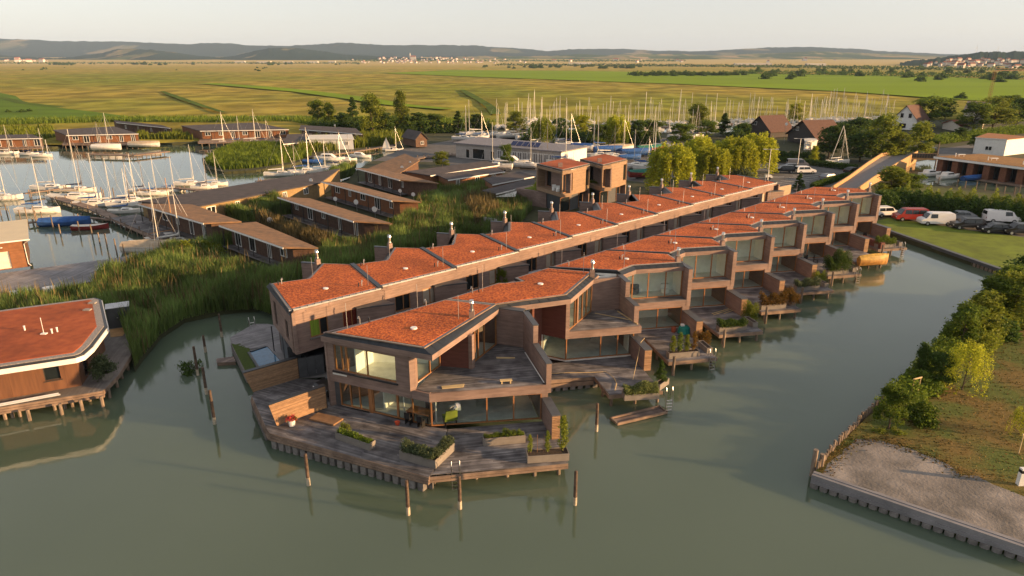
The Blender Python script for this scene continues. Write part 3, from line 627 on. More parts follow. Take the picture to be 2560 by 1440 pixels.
def reeds(name, pts, n, h, m, seed, z0=.8, wd=.05, lean=.25, label=None, tall=None):
    """upright blades over a polygon, in patches of uneven height"""
    g = np.random.default_rng(seed); xs = [p[0] for p in pts]; ys = [p[1] for p in pts]; X = np.empty(0); Y = np.empty(0)
    while len(X) < n:
        x = g.uniform(min(xs), max(xs), n * 2); y = g.uniform(min(ys), max(ys), n * 2); k = inside(pts, x, y)
        for q in FOOT: k &= ~inside(q, x, y)
        X = np.append(X, x[k]); Y = np.append(Y, y[k])
    X, Y = X[:n], Y[:n]; pa = np.full(n, .5)
    for _ in range(9): th = g.uniform(0, 6.28); fq = g.uniform(.12, 1.1); pa = pa + .11 * np.sin((X * math.cos(th) + Y * math.sin(th)) * fq * 2 + g.uniform(0, 6.28))
    hh = h * (.62 + .5 * pa) * g.uniform(.7, 1.2, n); a = g.uniform(0, 6.28, n); l = g.normal(size=(n, 2)) * lean * hh[:, None] * .5
    b = np.stack([X, Y, np.full(n, z0)], 1); w = np.stack([np.cos(a), np.sin(a), np.zeros(n)], 1) * wd
    t = b + np.stack([l[:, 0], l[:, 1], hh], 1); m_ = b + np.stack([l[:, 0] * .3, l[:, 1] * .3, hh * .6], 1)
    v = np.stack([b - w, b + w, m_ + w * .9, t, m_ - w * .9], 1)
    return tag(link(name, fast_mesh(name, v.reshape(-1, 3), 5, m)), label, kind='stuff')

# ------------------------------------------------------------ water
def water_mat():
    m, nt, b = new_mat('lake_water'); L = nt.links.new
    ge = N(nt, 'ShaderNodeNewGeometry'); nz = N(nt, 'ShaderNodeTexNoise', i_Scale=.035, i_Detail=3.); L(ge.outputs['Position'], nz.inputs[0])
    rp = N(nt, 'ShaderNodeValToRGB'); rp.color_ramp.elements[0].position = .35; rp.color_ramp.elements[1].position = .68
    rp.color_ramp.elements[0].color = (.069, .096, .064, 1); rp.color_ramp.elements[1].color = (.09, .12, .084, 1); L(nz.outputs[0], rp.inputs[0]); L(rp.outputs[0], b.inputs['Base Color'])
    b.inputs['Subsurface Weight'].default_value = 1; b.inputs['Subsurface Radius'].default_value = (1, 1, .7); b.inputs['Subsurface Scale'].default_value = 1.6; b.inputs['Roughness'].default_value = .045; b.inputs['IOR'].default_value = 1.4; b.inputs['Specular IOR Level'].default_value = .62
    n1 = N(nt, 'ShaderNodeTexNoise', i_Scale=.9, i_Detail=3.); L(ge.outputs['Position'], n1.inputs[0])
    n2 = N(nt, 'ShaderNodeTexNoise', i_Scale=7., i_Detail=2.); L(ge.outputs['Position'], n2.inputs[0])
    ma = N(nt, 'ShaderNodeMath', operation='MULTIPLY_ADD', i_1=.12); L(n2.outputs[0], ma.inputs[0]); L(n1.outputs[0], ma.inputs[2])
    bp = N(nt, 'ShaderNodeBump'); bp.inputs['Strength'].default_value = .35; bp.inputs['Distance'].default_value = .035; n3 = N(nt, 'ShaderNodeTexNoise', i_Scale=.05, i_Detail=2.); L(ge.outputs['Position'], n3.inputs[0]); r3 = N(nt, 'ShaderNodeMapRange', clamp=True); r3.inputs[1].default_value = .4; r3.inputs[2].default_value = .65; r3.inputs[3].default_value = .12; r3.inputs[4].default_value = .5; L(n3.outputs[0], r3.inputs[0]); L(r3.outputs[0], bp.inputs['Strength']); L(ma.outputs[0], bp.inputs['Height']); L(bp.outputs[0], b.inputs['Normal'])
    return m
wat = water_mat(); wat.node_tree.nodes['Principled BSDF'].subsurface_method = 'BURLEY'
MB().sheet([(-420, -140), (420, -140), (420, 420), (-420, 420)], 0).build('water', wat, kind='structure')
MB().sheet([(-430, -150), (430, -150), (430, 430), (-430, 430)], -1.3).build('lake_bed', soil, kind='structure')

# ------------------------------------------------------------ deck round the corner house
dk = empty('waterside_deck', (-8, 40, 0), 'dark timber deck wrapped round the corner house above a row of grey piles', 'deck')
DP = [(-16.73,41.16), (-16.35,40.64), (-5.02,35.51), (3.53,37.04), (3.5, 39.9), (2.2, 42.4), (-5.5, 41.3), (-13, 44.6), (-14.5, 48.5), (-16.89,48.94), (-19.58,46.63), (-19.50,45.98)]
boards([DP[1], DP[2], (-4.8, 36.2), (-4.4, 41.2), (-5.5, 41.35), (-13, 44.7), (-14.5, 48.6), DP[9], DP[10], DP[11], DP[0]], R(-25), 1.05, deckm, dk)
boards([(-5.05, 35.75), DP[3], (3.5, 39.8), (2.3, 42.3), (-4.35, 41.2), (-4.75, 36.2)], R(10.5), 1.03, deckm, dk)
def rim(a, b, root, rows=3, z=1.04, out=.0):
    w = Wl(a, b)
    for i in range(rows): MB().wb(w, -.02, w.len + .02, -.1, .05 + .05 * i, z - .16 * (i + 1), z - .16 * i - .012).build('edge_beam', rimm, root)
rim(DP[11], DP[0], dk); rim(DP[0], DP[1], dk); rim(DP[1], DP[2], dk)
w = Wl(DP[2], DP[3]); MB().wb(w, .02, w.len, -.08, 0, .8, 1.0).wb(w, .02, w.len, -.09, .01, .62, .78).build('edge_beam', rimm, dk)
w = Wl(DP[1], DP[2]); n = 20
for i in range(n):
    s = .15 + i * (w.len - .3) / n
    MB().prism([w.p(s, .14), w.p(s + .4, .14), w.p(s + .46, -.3), w.p(s - .06, -.3)], -1, .52).prism([w.p(s + .03, .17), w.p(s + .37, .17), w.p(s + .37, .1), w.p(s + .03, .1)], .0, .2).build('quay_pile', concm, dk)
w = Wl(DP[11], DP[0]); 
for i in range(9):
    s = .1 + i * (w.len - .2) / 9; MB().prism([w.p(s, .14), w.p(s + .34, .14), w.p(s + .38, -.3), w.p(s - .04, -.3)], -1, .52).build('quay_pile', concm, dk)
MB().prism([Wl(DP[1], DP[2]).p(.2, -.28), Wl(DP[1], DP[2]).p(12.5, -.28), (-4.6, 41), (-5, 50), (-14, 52), (-18.5, 46)], -1, .5).build('quay_wall', concm, dk)
for p in ((2.95,37.34), (1.42,37.18), (-0.32,37.07), (-2.26,36.85), (-3.99,36.69), (-4.87,36.32), (-5.15,36.27)):
    MB().cyl(p[0], p[1] + .06, -1.2, .8, .13, n=8).build('pile', pilem, dk)

# ---- slatted privacy fences on it
def slat_fence(b0, b1, t0, z1, label, seed):
    r = empty('slatted_fence', (b0[0], b0[1], 1.05), label, 'fence', 'slatted screens beside the corner house')
    w = Wl(b0, b1); off = (t0[0] - b0[0]) * w.u[0] + (t0[1] - b0[1]) * w.u[1]; n = 20; rd = random.Random(seed); h = (z1 - 1.1) / n
    for i in range(n):
        z = 1.1 + i * h; s = off * (i + .5) / n; j = rd.uniform(-.004, .004)
        MB().wb(w, s, w.len, -.02 + j, .012 + j, z, z + h - .022).build('slat', slatm, r)
    m = MB()
    for t in (.02, .34, .67, .98):
        s = w.len * t; m.wb(w, s - .03, s + .03, -.09, -.024, 1.05, z1 - .02)
    m.build('fence_post', frame_d, r)
    q = MB(); q.hexa([(*w.p(-.0, -.3), 1.06), (*w.p(.06, .04), 1.06), (*w.p(.06, -.0), 1.06), (*w.p(.06, -.3), 1.06)][::1], [(*w.p(off, -.3), z1), (*w.p(off - .05, .04), z1), (*w.p(off, -.0), z1), (*w.p(off + .05, -.3), z1)]) if False else None
    MB().wb(w, off, w.len + .03, -.34, .05, z1, z1 + .05).build('fence_coping', slate, r)
    MB().wb(w, w.len + .004, w.len + .05, -.3, .04, 1.05, z1).build('end_post', frame_d, r)
    return r
slat_fence((-16.16,41.50), (-13.40,44.12), (-16.56,41.35), 2.82, 'slatted timber screen nearer the water, lit gold at its left end', 1)
slat_fence((-19.61,46.55), (-16.83,48.94), (-19.71,45.82), 2.82, 'slatted timber screen next to the pool lawn, all in shade', 2)
gt = empty('garden_gate', (*(-16.45,48.94), 1.05), 'dark grey sheet gate beside the shaded slatted screen', 'gate')
w = Wl((-16.77,48.94), (-15.00,49.75))
for i in range(3): MB().wb(w, i * w.len / 3 + .01, (i + 1) * w.len / 3 - .01, -.05, 0, 1.1, 2.75).build('gate_panel', coping, gt)

# ------------------------------------------------------------ pool terrace and courtyard
CY = MB().sheet([(-14.89,49.31), (-13.3, 44.6), (-5.5, 50.8), (40, 96), (60, 116), (50, 122), (28, 96), (-11, 55), (-19.2, 47.2), (-19.65,46.65), (-16.87,49.04)], 1.0).build('courtyard_paving', mat('courtyard_paving', (.16, .155, .15), rough=.9, var=.12, scale=1.5, bump=.004), kind='structure')
pt = empty('pool_terrace', (-20, 55, 0), 'grey timber pool terrace at the end of the left-hand row', 'deck')
PT = [(-21.43,49.86), (-24.97,55.96), (-25.15,56.30), (-25.60,57.45), (-24.73,60.86), (-23.44,60.86), (-14.5, 58), (-11, 55), (-15, 51), (-18.07,52.76)]
boards([(-24.90,56.00), (-25.57,57.38), (-24.70,60.78), (-23.32,60.78), (-15.5, 57), (-20.22,56.11), (-21.53,55.39), (-22.83,54.84)], R(43), 1.03, grey_deck, pt)
MB().prism(PT, .2, .98).build('quay_wall', concm, pt)
MB().sheet([(-19.11,52.32), (-21.56,55.59), (-20.37,56.15), (-19.26,54.71), (-18.23,52.72)], 1.015).build('paving', grey_deck, pt)
lw = MB().sheet([(-21.42,50.04), (-24.93,55.96), (-24.93,55.96), (-24.20,56.01), (-22.88,54.85), (-22.62,53.89), (-20.81,51.08)], 1.03).build('pool_lawn', mat('short_grass', (.07, .1, .015), col2=(.035, .055, .01), scale=8, rough=1, bump=.02, bscale=60), kind='structure')
pool = empty('swimming_pool', (-18.5, 50, 0), 'small blue rectangular swimming pool by the narrow lawn', 'pool')
pq = [(-20.70,50.78), (-22.69,53.99), (-21.49,55.40), (-19.13,52.14)]
poolw = mat('pool_water', (.03, .13, .24), rough=.05, var=.12, scale=3, bump=.006, bscale=4, spec=.5)
MB().sheet(inset(pq, .12), 1.06).build('pool_water', poolw, pool)
m = MB(); a = pq; b = inset(pq, .16); b = b if abs(b[0][0] - a[0][0]) < 1.0 else b
for i in range(4):
    wq = Wl(pq[i], pq[(i + 1) % 4]); MB().wb(wq, 0 + (.2 if i % 2 else 0), wq.len - (.2 if i % 2 else 0), -.1, .1, .9, 1.12).build('pool_coping', slate if i < 2 else grey_deck, pool)
for p, h, side in (((-20.54,54.20), 2.4, 'farther'), ((-19.07,52.54), 2.4, 'nearer')):
    tag(MB().cyl(p[0], p[1], 1.0, 1.0 + h, .05, n=8).cyl(p[0], p[1], 1.0, 1.05, .13, n=8).build('garden_post', black), 'thin black post standing by the pool, the ' + side + ' of two', 'post')
ld = MB()
def ladder(p, ang, z0, z1, label, dz=1.05):
    r = empty('bathing_ladder', (p[0], p[1], 0), label, 'ladder', 'steel bathing ladders', rz=ang)
    m = MB()
    for x in (-.25, .25): m.tube([(x, -.35, dz - .02), (x, -.3, dz + .55), (x, -.1, dz + .8), (x, .02, dz + .55), (x, .06, z0)], .028, 6)
    m.build('rail', steel, r, local=True)
    for i in range(5):
        MB().box(-.25, .25, .0, .1, z0 + .1 + i * .27, z0 + .14 + i * .27).build('rung', steel, r, local=True)
    return r
ladder((-3.42,35.86), R(190.5), -.35, 1.0, 'steel bathing ladder at the near edge of the corner house deck')
ladder((11.75,45.69), A12 + R(180), -.35, 1.0, 'steel bathing ladder beside the moored wooden raft')
ladder(LK(3, -1.2, -7.1), A12 + R(180), -.35, 1.0, 'steel bathing ladder on the deck with the turquoise-covered table')
ladder(LK(7, -1.2, -7.1), A12 + R(180), -.35, 1.0, 'steel bathing ladder on the deck with the tall dark hedge')
ladder(LK(9, -1.4, -7.1), A12 + R(180), -.35, 1.0, 'steel bathing ladder on the last deck of the row')
ladder((-24.76,60.53), R(30), .0, 1.0, 'curved steel ladder rails at the back of the pool terrace')
fl = empty('swim_platform', (*(-24.62,53.69), 0), 'small floating timber platform beside the pool lawn', 'platform')
sp = [(-25.36,53.51), (-25.70,54.34), (-24.40,54.84), (-23.74,53.67)]
boards(sp, R(60), .32, deck_warm, fl); MB().prism(inset(sp, .05), -.1, .28).build('float', rimm, fl)

# ------------------------------------------------------------ left-hand row behind the courtyard
E0 = (-10.91, 53.72); ST = (5.74, 5.68)
def build_left(first=False, last=False):
    r = empty('courtyard_house', (0, 0, 0))
    rp = [(-8.0, .42), (0, 0), (2.1, 7.7), (.3, 9.9), (-3.0, 6.6), (-6.0, 7.6)]
    roof_bits(r, rp, 7.0)
    vs_ = Wl((0, .02), (2.1, 7.7)); MB().wb(vs_, 0, vs_.len, -.2, .22, 6.9, 7.1).build('valley_coping', slate, r)
    gl_ = Wl((-8.0, .42), (0, 0)); m = MB().wb(gl_, 0, 8.0, 0, .12, 6.9, 7.01).build('gutter', galv, r)
    k = MB()
    for i in range(13): k.tube([(*gl_.p(.3 + i * .6, .06), 7.01), (*gl_.p(.3 + i * .6, .06), 7.07)], .05, 6)
    k.build('gutter_bracket', frame_d, m)
    MB().wb(gl_, .02, 7.98, -.2, .02, 6.6, 6.84).build('fascia', clad, r)
    w = Wl((-7.85, .6), (.42, .2)); ops = [(1.5, 3.05, 4.25, 5.7), (4.35, 5.85, 4.2, 5.7)]
    facade(w, 3.4, 6.62, ops, clad, r)
    for i, o in enumerate(ops):
        f = window(w, *o, r, mull=(.55,), n0=-.03, gm=darkglass if i == 0 else mat('beige_blind', (.38, .32, .25), rough=.8, var=.08)); MB().wb(w, o[0] - .05, o[1] + .05, -.05, .1, o[2] - .12, o[2] - .02).build('window_sill', galv, f)
    b = MB(); b.prism([(.35, .3), (.15, .3), (1.95, 7.4), (2.1, 7.4)], 3.4, 6.7); b.prism([(2.0, 7.5), (.3, 9.6), (.1, 9.4), (1.8, 7.4)], 1, 6.7); b.prism([(.3, 9.6), (-2.9, 6.4), (-2.7, 6.2), (.3, 9.3)], 1, 6.7); b.prism([(-3, 6.4), (-5.8, 7.3), (-5.9, 7.1), (-3, 6.2)], 1, 6.7); b.build('wall', clad, r)
    MB().prism([(-7.8, .3), (.3, .3), (1.9, 7.3), (-5.9, 7.2)], 3.3, 3.5).build('storey_slab', clad, r)
    MB().prism([(-7.6, 2.2), (.6, 2.2), (1.9, 7.2), (-5.9, 7)], 1.0, 3.3).build('ground_wall', coping, r)
    # lower entrance bay with its flat metal roof
    b = MB(); b.prism([(-2.3, .26), (-2.3, .1), (.36, -1.15), (.36, .26)], 1.0, 5.75); bay = b.build('entrance_bay', clad, r)
    MB().prism([(-2.4, .3), (-2.4, .0), (.42, -1.25), (.42, .3)], 5.75, 5.85).build('bay_roof', coping, bay)
    # loggia wall on the reed side
    b = MB(); b.prism([(.3, 10.1), (.1, 9.9), (-.95, 11.55), (-.7, 11.75)], 3.0, 6.95); b.prism([(-.8, 11.4), (-.62, 11.2), (-3.3, 6.9), (-3.5, 7.0)], 3.0, 5.0); o = b.build('loggia_wall', clad, r)
    MB().prism([(.35, 10.15), (.05, 9.85), (-1.0, 11.55), (-.7, 11.8)], 6.95, 7.01).build('wall_coping', coping, o)
    MB().add([(-3.0, 6.65, 6.98), (.28, 9.95, 6.98), (-.05, 10.25, 6.55), (-3.4, 6.95, 6.55)], [(0, 3, 2, 1), (0, 1, 2, 3)]).build('lower_roof', slate, r)
    x, y = 0.05, 10.1
    chimney(r, x - .1, y, 6.9)
    gooseneck(r, -5.4, 6.6, 7, ang=.5); gooseneck(r, -.9, 1.4, 7, ang=.5); MB().cyl(-5.75, 6.5, 7, 7.4, .05).cyl(-1.15, 1.5, 7, 7.4, .05).build('vent_pipe', slate, r)
    MB().cyl(-3.4, 2.9, 7.03, 7.12, .22, n=12).build('roof_drain_cover', white, r)
    for p in ((-.4, 1.2), (-2.5, 6.6)): MB().tube([(*p, 7), (*p, 8.8)], .018, 5).build('lightning_rod', galv, r)
    return r
lh = build_left(); LROW = []
labs = ['end house of the courtyard row, its blank side wall facing the reeds and pool', 'courtyard house second from the pool, its roof meeting the end house', 'courtyard house behind the first bamboo clump', 'courtyard house facing the triangular upper terrace house across the yard',
        'courtyard house in front of the nearer cube house', 'courtyard house in front of the farther cube house', 'courtyard house beyond the cube houses, before the willow', 'courtyard house with its loggia wall under the big willow', 'last but one courtyard house, next to the grey willow bush', 'last courtyard house, its yellow-lit end towards the car park']
for i in range(10):
    o = lh if i == 0 else dup(lh)
    o.location = (E0[0] + ST[0] * i, E0[1] + ST[1] * i, 0); o.rotation_euler[2] = R(44.7)
    tag(o, labs[i], 'house', 'terraced houses along the courtyard'); LROW.append(o)
# end wall of the first house and its curtained windows
def LE(i, x, y): c, s = math.cos(R(44.7)), math.sin(R(44.7)); return (E0[0] + ST[0] * i + x * c - y * s, E0[1] + ST[1] * i + x * s + y * c)
w = Wl(LE(0, -6.1, 7.6), LE(0, -7.87, .27)); facade(w, 3.35, 6.75, [(1.2, 2.0, 3.8, 5.9), (4.9, 5.75, 3.9, 5.5)], clad, LROW[0], name='end_wall')
window(w, 1.2, 2.0, 3.8, 5.9, LROW[0], gm=darkglass, fm=frame_d); window(w, 4.9, 5.75, 3.9, 5.5, LROW[0], gm=darkglass, fm=frame_d)
e = MB(); we = Wl(LE(0, -5.9, 7.75), LE(0, -7.85, -.05)); e.add([(*we.p(0, .32), 6.72), (*we.p(we.len, .32), 6.72), (*we.p(we.len, -.05), 7.03), (*we.p(0, -.05), 7.03)], [(0, 1, 2, 3), (3, 2, 1, 0)]); e.build('eaves', slate, LROW[0])
green_c = mat('green_curtain', (.2, .3, .03), rough=.9, var=.2, scale=9, stretch=(1, 1, .05)); red_c = mat('red_curtain', (.14, .02, .012), rough=.9, var=.2, scale=9, stretch=(1, 1, .05))
w = Wl(LE(0, -7.85, .6), LE(0, .42, .2))
for (a, b), cm in (((1.56, 2.3), green_c), ((4.42, 5.8), red_c)):
    m = MB(); k = 9
    for j in range(k):
        s0 = a + (b - a) * j / k; s1 = a + (b - a) * (j + 1) / k; d0 = -.06 - .02 * (j % 2); m.wb(w, s0, s1 - .004, d0 - .02, d0, 4.32, 5.64)
    m.build('curtain', cm, LROW[0])
# far end wall of the row, towards the car park
w = Wl(LE(9, .3, -.4), LE(9, 2.1, 7.7)); facade(w, 1.0, 6.7, [], clad, LROW[9], name='end_wall')
w = Wl(LE(9, .35, .2), LE(9, 4.8, -.3)); facade(w, 1.0, 6.1, [(.7, 1.4, 2.9, 5.4)], mat('pale_end_cladding', (.36, .26, .17), rough=.8, line=.12, var=.08), LROW[9], name='garden_wall')
# grey canvas canopies in the courtyard, behind the canal houses
for i, (zx, zy) in enumerate(((1080, 750), (1322, 672), (1460, 638), (1582, 603), (1690, 572), (1795, 545), (1880, 525))):
    pass
can = mat('grey_canvas', (.36, .38, .42), rough=.9, var=.06)
for i, (px, py) in enumerate([(-8.52,59.49), (1.66,67.61), (8.38,74.54), (15.13,80.89), (21.70,87.17), (28.15,93.49), (34.46,99.73)]):
    c, s = math.cos(R(45)), math.sin(R(45)); f = lambda x, y: (px + x * c - y * s, py + x * s + y * c); z = 4.3 if i else 3.9
    r = empty('courtyard_canopy', (px, py, 0), ['grey canvas canopy behind the corner house roof', 'grey canvas canopy behind the triangular-terrace house', 'grey canvas canopy third along the courtyard', 'grey canvas canopy fourth along the courtyard', 'grey canvas canopy fifth along the courtyard', 'grey canvas canopy second from the far end of the courtyard', 'grey canvas canopy nearest the car park'][i], 'canopy', 'grey canopies in the courtyard')
    MB().hexa([(*f(-1.3, -1.2), z - .2), (*f(1.2, -1.2), z - .2), (*f(1.2, 1.1), z + .3), (*f(-1.3, 1.1), z + .3)], [(*f(-1.3, -1.2), z - .16), (*f(1.2, -1.2), z - .16), (*f(1.2, 1.1), z + .34), (*f(-1.3, 1.1), z + .34)]).build('canopy_cloth', can, r)
    m = MB()
    for x, y in ((-1.2, -1.1), (1.1, -1.1), (1.1, 1), (-1.2, 1)): m.cyl(*f(x, y), 1.0, z - .15 + .2 * (y + 1.1), .03, n=5)
    m.build('canopy_post', frame_d, r)

# ------------------------------------------------------------ land
reedsoil = mat('reed_ground', (.06, .062, .028), col2=(.035, .04, .018), scale=.5, rough=1, bump=.05, bscale=6)
asphalt = mat('asphalt', (.13, .125, .12), col2=(.09, .088, .086), scale=.6, rough=.95, bump=.004)
lawnm = mat('mown_lawn', (.14, .19, .014), col2=(.095, .125, .012), scale=.7, big=.15, rough=1, bump=.02, bscale=40)
G0 = .6
ground_pts = [(-900, 195)] + [(-186.35,191.51),(-145.75,196.81),(-134.52,202.40),(-132.98,213.49),(-116.18,216.72),(-104.16,212.43),(-98.97,214.55),(-94.27,221.17),(-83.18,225.80),(-81.45,204.34),(-80.42,178.63),(-72.66,162.15),(-65.94,156.69),(-59.46,159.07),(-53.73,169.32),(-52.10,183.26),(-34.82,204.34),(-30.65,197.72),(-30.61,178.63),(-35.32,173.50),(-36.14,156.11),(-34.71,144.22),(-49.02,121.59),(-57.34,114.71),(-62.65,113.10),(-47.54,94.32),(-47.70,91.67),(-50.74,85.04),(-58.19,80.24),(-67.17,73.53),(-61.23,66.31),(-54.53,68.53),(-45.64,70.08),(-39.28,63.99),(-31.71,52.22),(-32.17,54.09),(-33.11,59.55),(-32.72,63.65),(-29.69,66.07),(-26.11,67.03)] + [(-15, 57), (-9, 51), (0, 51), (12, 61), (24, 70), (51, 97)] + [(55.53,101.09),(59.84,76.98),(62.50,61.28)] + [(420, 130), (420, 420), (330, 640), (-900, 640)]
MB().prism(ground_pts, -1.2, G0).build('ground', reedsoil, kind='structure')
# wide plain of reed and meadow behind the harbour, out to the hills
def plain_mat():
    m, nt, b = new_mat('reed_plain'); L = nt.links.new
    ge = N(nt, 'ShaderNodeNewGeometry'); mp = N(nt, 'ShaderNodeMapping'); mp.inputs['Scale'].default_value = (.75, .6, 1); mp.inputs['Rotation'].default_value = (0, 0, R(-8)); L(ge.outputs['Position'], mp.inputs[0])
    def noise(sc, dt, lo, hi):
        n = N(nt, 'ShaderNodeTexNoise', i_Scale=sc, i_Detail=dt); L(mp.outputs[0], n.inputs[0]); r = N(nt, 'ShaderNodeMapRange', clamp=True); r.inputs[1].default_value = lo; r.inputs[2].default_value = hi; L(n.outputs[0], r.inputs[0]); return r.outputs[0]
    big = noise(.0045, 5, .42, .6); fine = noise(.06, 7, .38, .64); fleck = noise(.045, 8, .53, .64)
    m1 = N(nt, 'ShaderNodeMix', data_type='RGBA'); m1.inputs[6].default_value = (.32, .26, .052, 1); m1.inputs[7].default_value = (.2, .225, .03, 1); L(big, m1.inputs[0])
    m2 = N(nt, 'ShaderNodeMix', data_type='RGBA', blend_type='MULTIPLY'); L(m1.outputs[2], m2.inputs[6]); m2.inputs[0].default_value = 1
    r2 = N(nt, 'ShaderNodeMix', data_type='RGBA'); r2.inputs[6].default_value = (.62, .6, .5, 1); r2.inputs[7].default_value = (1.25, 1.2, 1.15, 1); L(fine, r2.inputs[0]); L(r2.outputs[2], m2.inputs[7])
    m3 = N(nt, 'ShaderNodeMix', data_type='RGBA'); L(m2.outputs[2], m3.inputs[6]); m3.inputs[7].default_value = (.12, .12, .025, 1)
    mf = N(nt, 'ShaderNodeMath', operation='MULTIPLY', i_1=.38); L(fleck, mf.inputs[0]); L(mf.outputs[0], m3.inputs[0])
    # farther out the reed is dry and pale
    sp = N(nt, 'ShaderNodeSeparateXYZ'); L(ge.outputs['Position'], sp.inputs[0]); r = N(nt, 'ShaderNodeMapRange', clamp=True); r.inputs[1].default_value = 1000; r.inputs[2].default_value = 3600; L(sp.outputs[1], r.inputs[0])
    m4 = N(nt, 'ShaderNodeMix', data_type='RGBA'); L(r.outputs[0], m4.inputs[0]); L(m3.outputs[2], m4.inputs[6]); m4.inputs[7].default_value = (.42, .31, .1, 1)
    L(m4.outputs[2], b.inputs['Base Color']); b.inputs['Roughness'].default_value = 1; b.inputs['Specular IOR Level'].default_value = .05
    bp = N(nt, 'ShaderNodeBump'); bp.inputs['Distance'].default_value = 1.2; bp.inputs['Strength'].default_value = .5; L(fine, bp.inputs['Height']); L(bp.outputs[0], b.inputs['Normal'])
    return m
plainm = plain_mat()
def plain_sheet():
    # rows of points spreading with distance, gently uneven
    g = np.random.default_rng(5); ys = [205]; 
    while ys[-1] < 12800: ys.append(ys[-1] * 1.035 + 1)
    v = []; nx = 121
    for i, y in enumerate(ys):
        hw = max(600, y * 1.35)
        for j in range(nx):
            x = -hw + 2 * hw * j / (nx - 1); v.append((x, y, G0 + .42 + .3 * math.sin(x * .043 + y * .021) * math.cos(y * .057 - x * .017) * min(1, max(0, (y - 240) / 120)) * min(1, 900 / y) + max(0, y - 4000) * .011))
    n = len(ys); f = [(i * nx + j, i * nx + j + 1, (i + 1) * nx + j + 1, (i + 1) * nx + j) for i in range(n - 1) for j in range(nx - 1)]
    m = MB(); m.v = v; m.f = f; m.m = [0] * len(f)
    return m
# keep the sheet behind the far shore
ps = plain_sheet()
lim = [(-227.47,198.64),(-147.71,199.57),(-123.95,204.34),(-103.92,214.55),(-83.60,226.99),(-52.29,239.56),(-18.38,246.37),(-4.71,274.31),(67.55,281.37),(155.76,296.61),(243.61,300.67)]
def far_y(x):
    for a, b in zip(lim, lim[1:]):
        if a[0] <= x <= b[0]: return a[1] + (b[1] - a[1]) * (x - a[0]) / (b[0] - a[0])
    return lim[0][1] if x < lim[0][0] else lim[-1][1]
ps.v = [(x, max(y, min(far_y(x), y + 400)) if y < far_y(x) else y, z if y >= far_y(x) else G0 + .02) for x, y, z in ps.v]
ps.build('reed_plain', plainm, kind='structure', smooth=True)
meadow = mat('green_meadow', (.2, .29, .016), col2=(.15, .22, .016), scale=.012, stretch=(.2, 1, 1), rough=1, spec=.05, bump=.4, bscale=.06)
def patch(name, pts, z, m, n=1): return MB().sheet(pts, z).build(name, m, kind='structure')
patch('green_meadow', [(-225.63,1261.56),(10.28,917.76),(167.18,708.75),(252.96,547.52),(275.82,427.74),(307.40,381.89),(614.81,771.61),(599.34,1049.99),(425.02,1226.30),(180.98,1473.12),(-137.10,1637.67)], 1.6, meadow)
ditchm = mat('ditch_reed', (.1, .15, .02), col2=(.06, .09, .015), scale=.05, rough=1, spec=.05, bump=.5, bscale=.2)
def band(name, line, wds, z, m):
    L_, R_ = [], []
    for i, p in enumerate(line):
        a, b = line[max(i - 1, 0)], line[min(i + 1, len(line) - 1)]; w = Wl(a, b); d = wds[i] if hasattr(wds, '__len__') else wds
        L_.append((p[0] + w.n[0] * d, p[1] + w.n[1] * d)); R_.append((p[0] - w.n[0] * d, p[1] - w.n[1] * d))
    m_ = MB()
    for i in range(len(line) - 1): m_.quad((*L_[i], z), (*L_[i + 1], z), (*R_[i + 1], z), (*R_[i], z))
    return m_.build(name, m, kind='structure')
patch('green_marsh', [(-502.76,500.69),(-374.45,518.85),(-331.21,473.05),(-280.18,405.64),(-241.57,367.10),(-193.61,327.34),(-162.12,299.41),(-158.43,283.24),(-209.69,287.12),(-287.77,283.24)], 1.7, mat('green_marsh', (.12, .2, .02), col2=(.08, .13, .016), scale=.05, stretch=(.3, 1, 1), rough=1, spec=.05, bump=.4, bscale=.2))
band('ditch', [(-268.77,545.18),(-232.08,483.74),(-191.39,417.57),(-160.35,367.10),(-133.03,324.82)], [1.5, 2.5, 2.2, 1.8, 1.2], 1.75, ditchm)
band('ditch', [(-40.42,574.29),(-29.32,494.91),(-19.27,425.91),(-11.45,367.10),(-7.17,315.11)], [2, 3, 2.5, 2.5, 2.5], 1.75, ditchm)
band('ditch', [(-311.26,729.51),(-227.93,633.34),(-159.73,545.18),(-95.28,443.61),(-60.36,380.25),(-31.71,348.96)], [9, 12, 9, 9, 6, 4], 1.72, meadow)
band('ditch', [(-396.18,443.61),(-331.09,457.87),(-272.54,394.37),(-231.40,360.85)], 3, 1.78, ditchm)
band('shore_reed', [(-246.79,273.35),(-203.80,278.80),(-180.09,292.35),(-144.78,288.35),(-99.40,300.69),(-29.22,284.45)], [5, 5, 5, 4, 5, 5], 1.74, ditchm)

# yards, car park, lawn, right-hand bank
patch('boat_yard', [(-35.43,174.07),(-30.99,198.48),(-19.09,220.99),(-4.24,246.17),(30.74,243.40),(56.01,220.99),(45.37,162.01),(29.67,140.19),(17.61,150.36),(5.28,150.36),(-4.56,155.98),(-20.01,171.95)], G0 + .02, asphalt)
patch('car_park', [(38.53,142.61),(47.41,155.98),(65.03,171.95),(81.30,162.01),(98.89,179.24),(114.03,193.09),(140.69,210.18),(126.39,187.15),(104.07,175.52),(79.25,150.36),(66.28,135.59),(53.38,127.18),(52.68,133.39)], G0 + .025, asphalt)
patch('car_lawn', [(56.81,105.48),(60.83,108.34),(65.48,104.10),(68.59,100.15),(78.96,91.95),(61.13,66.20),(59.96,77.17),(56.01,101.44)], G0 + .03, lawnm)
patch('lane', [(60.46,111.44),(63.59,116.26),(82.90,108.43),(88.62,104.18),(78.69,91.59),(68.33,99.73),(65.21,103.64)], G0 + .022, asphalt)
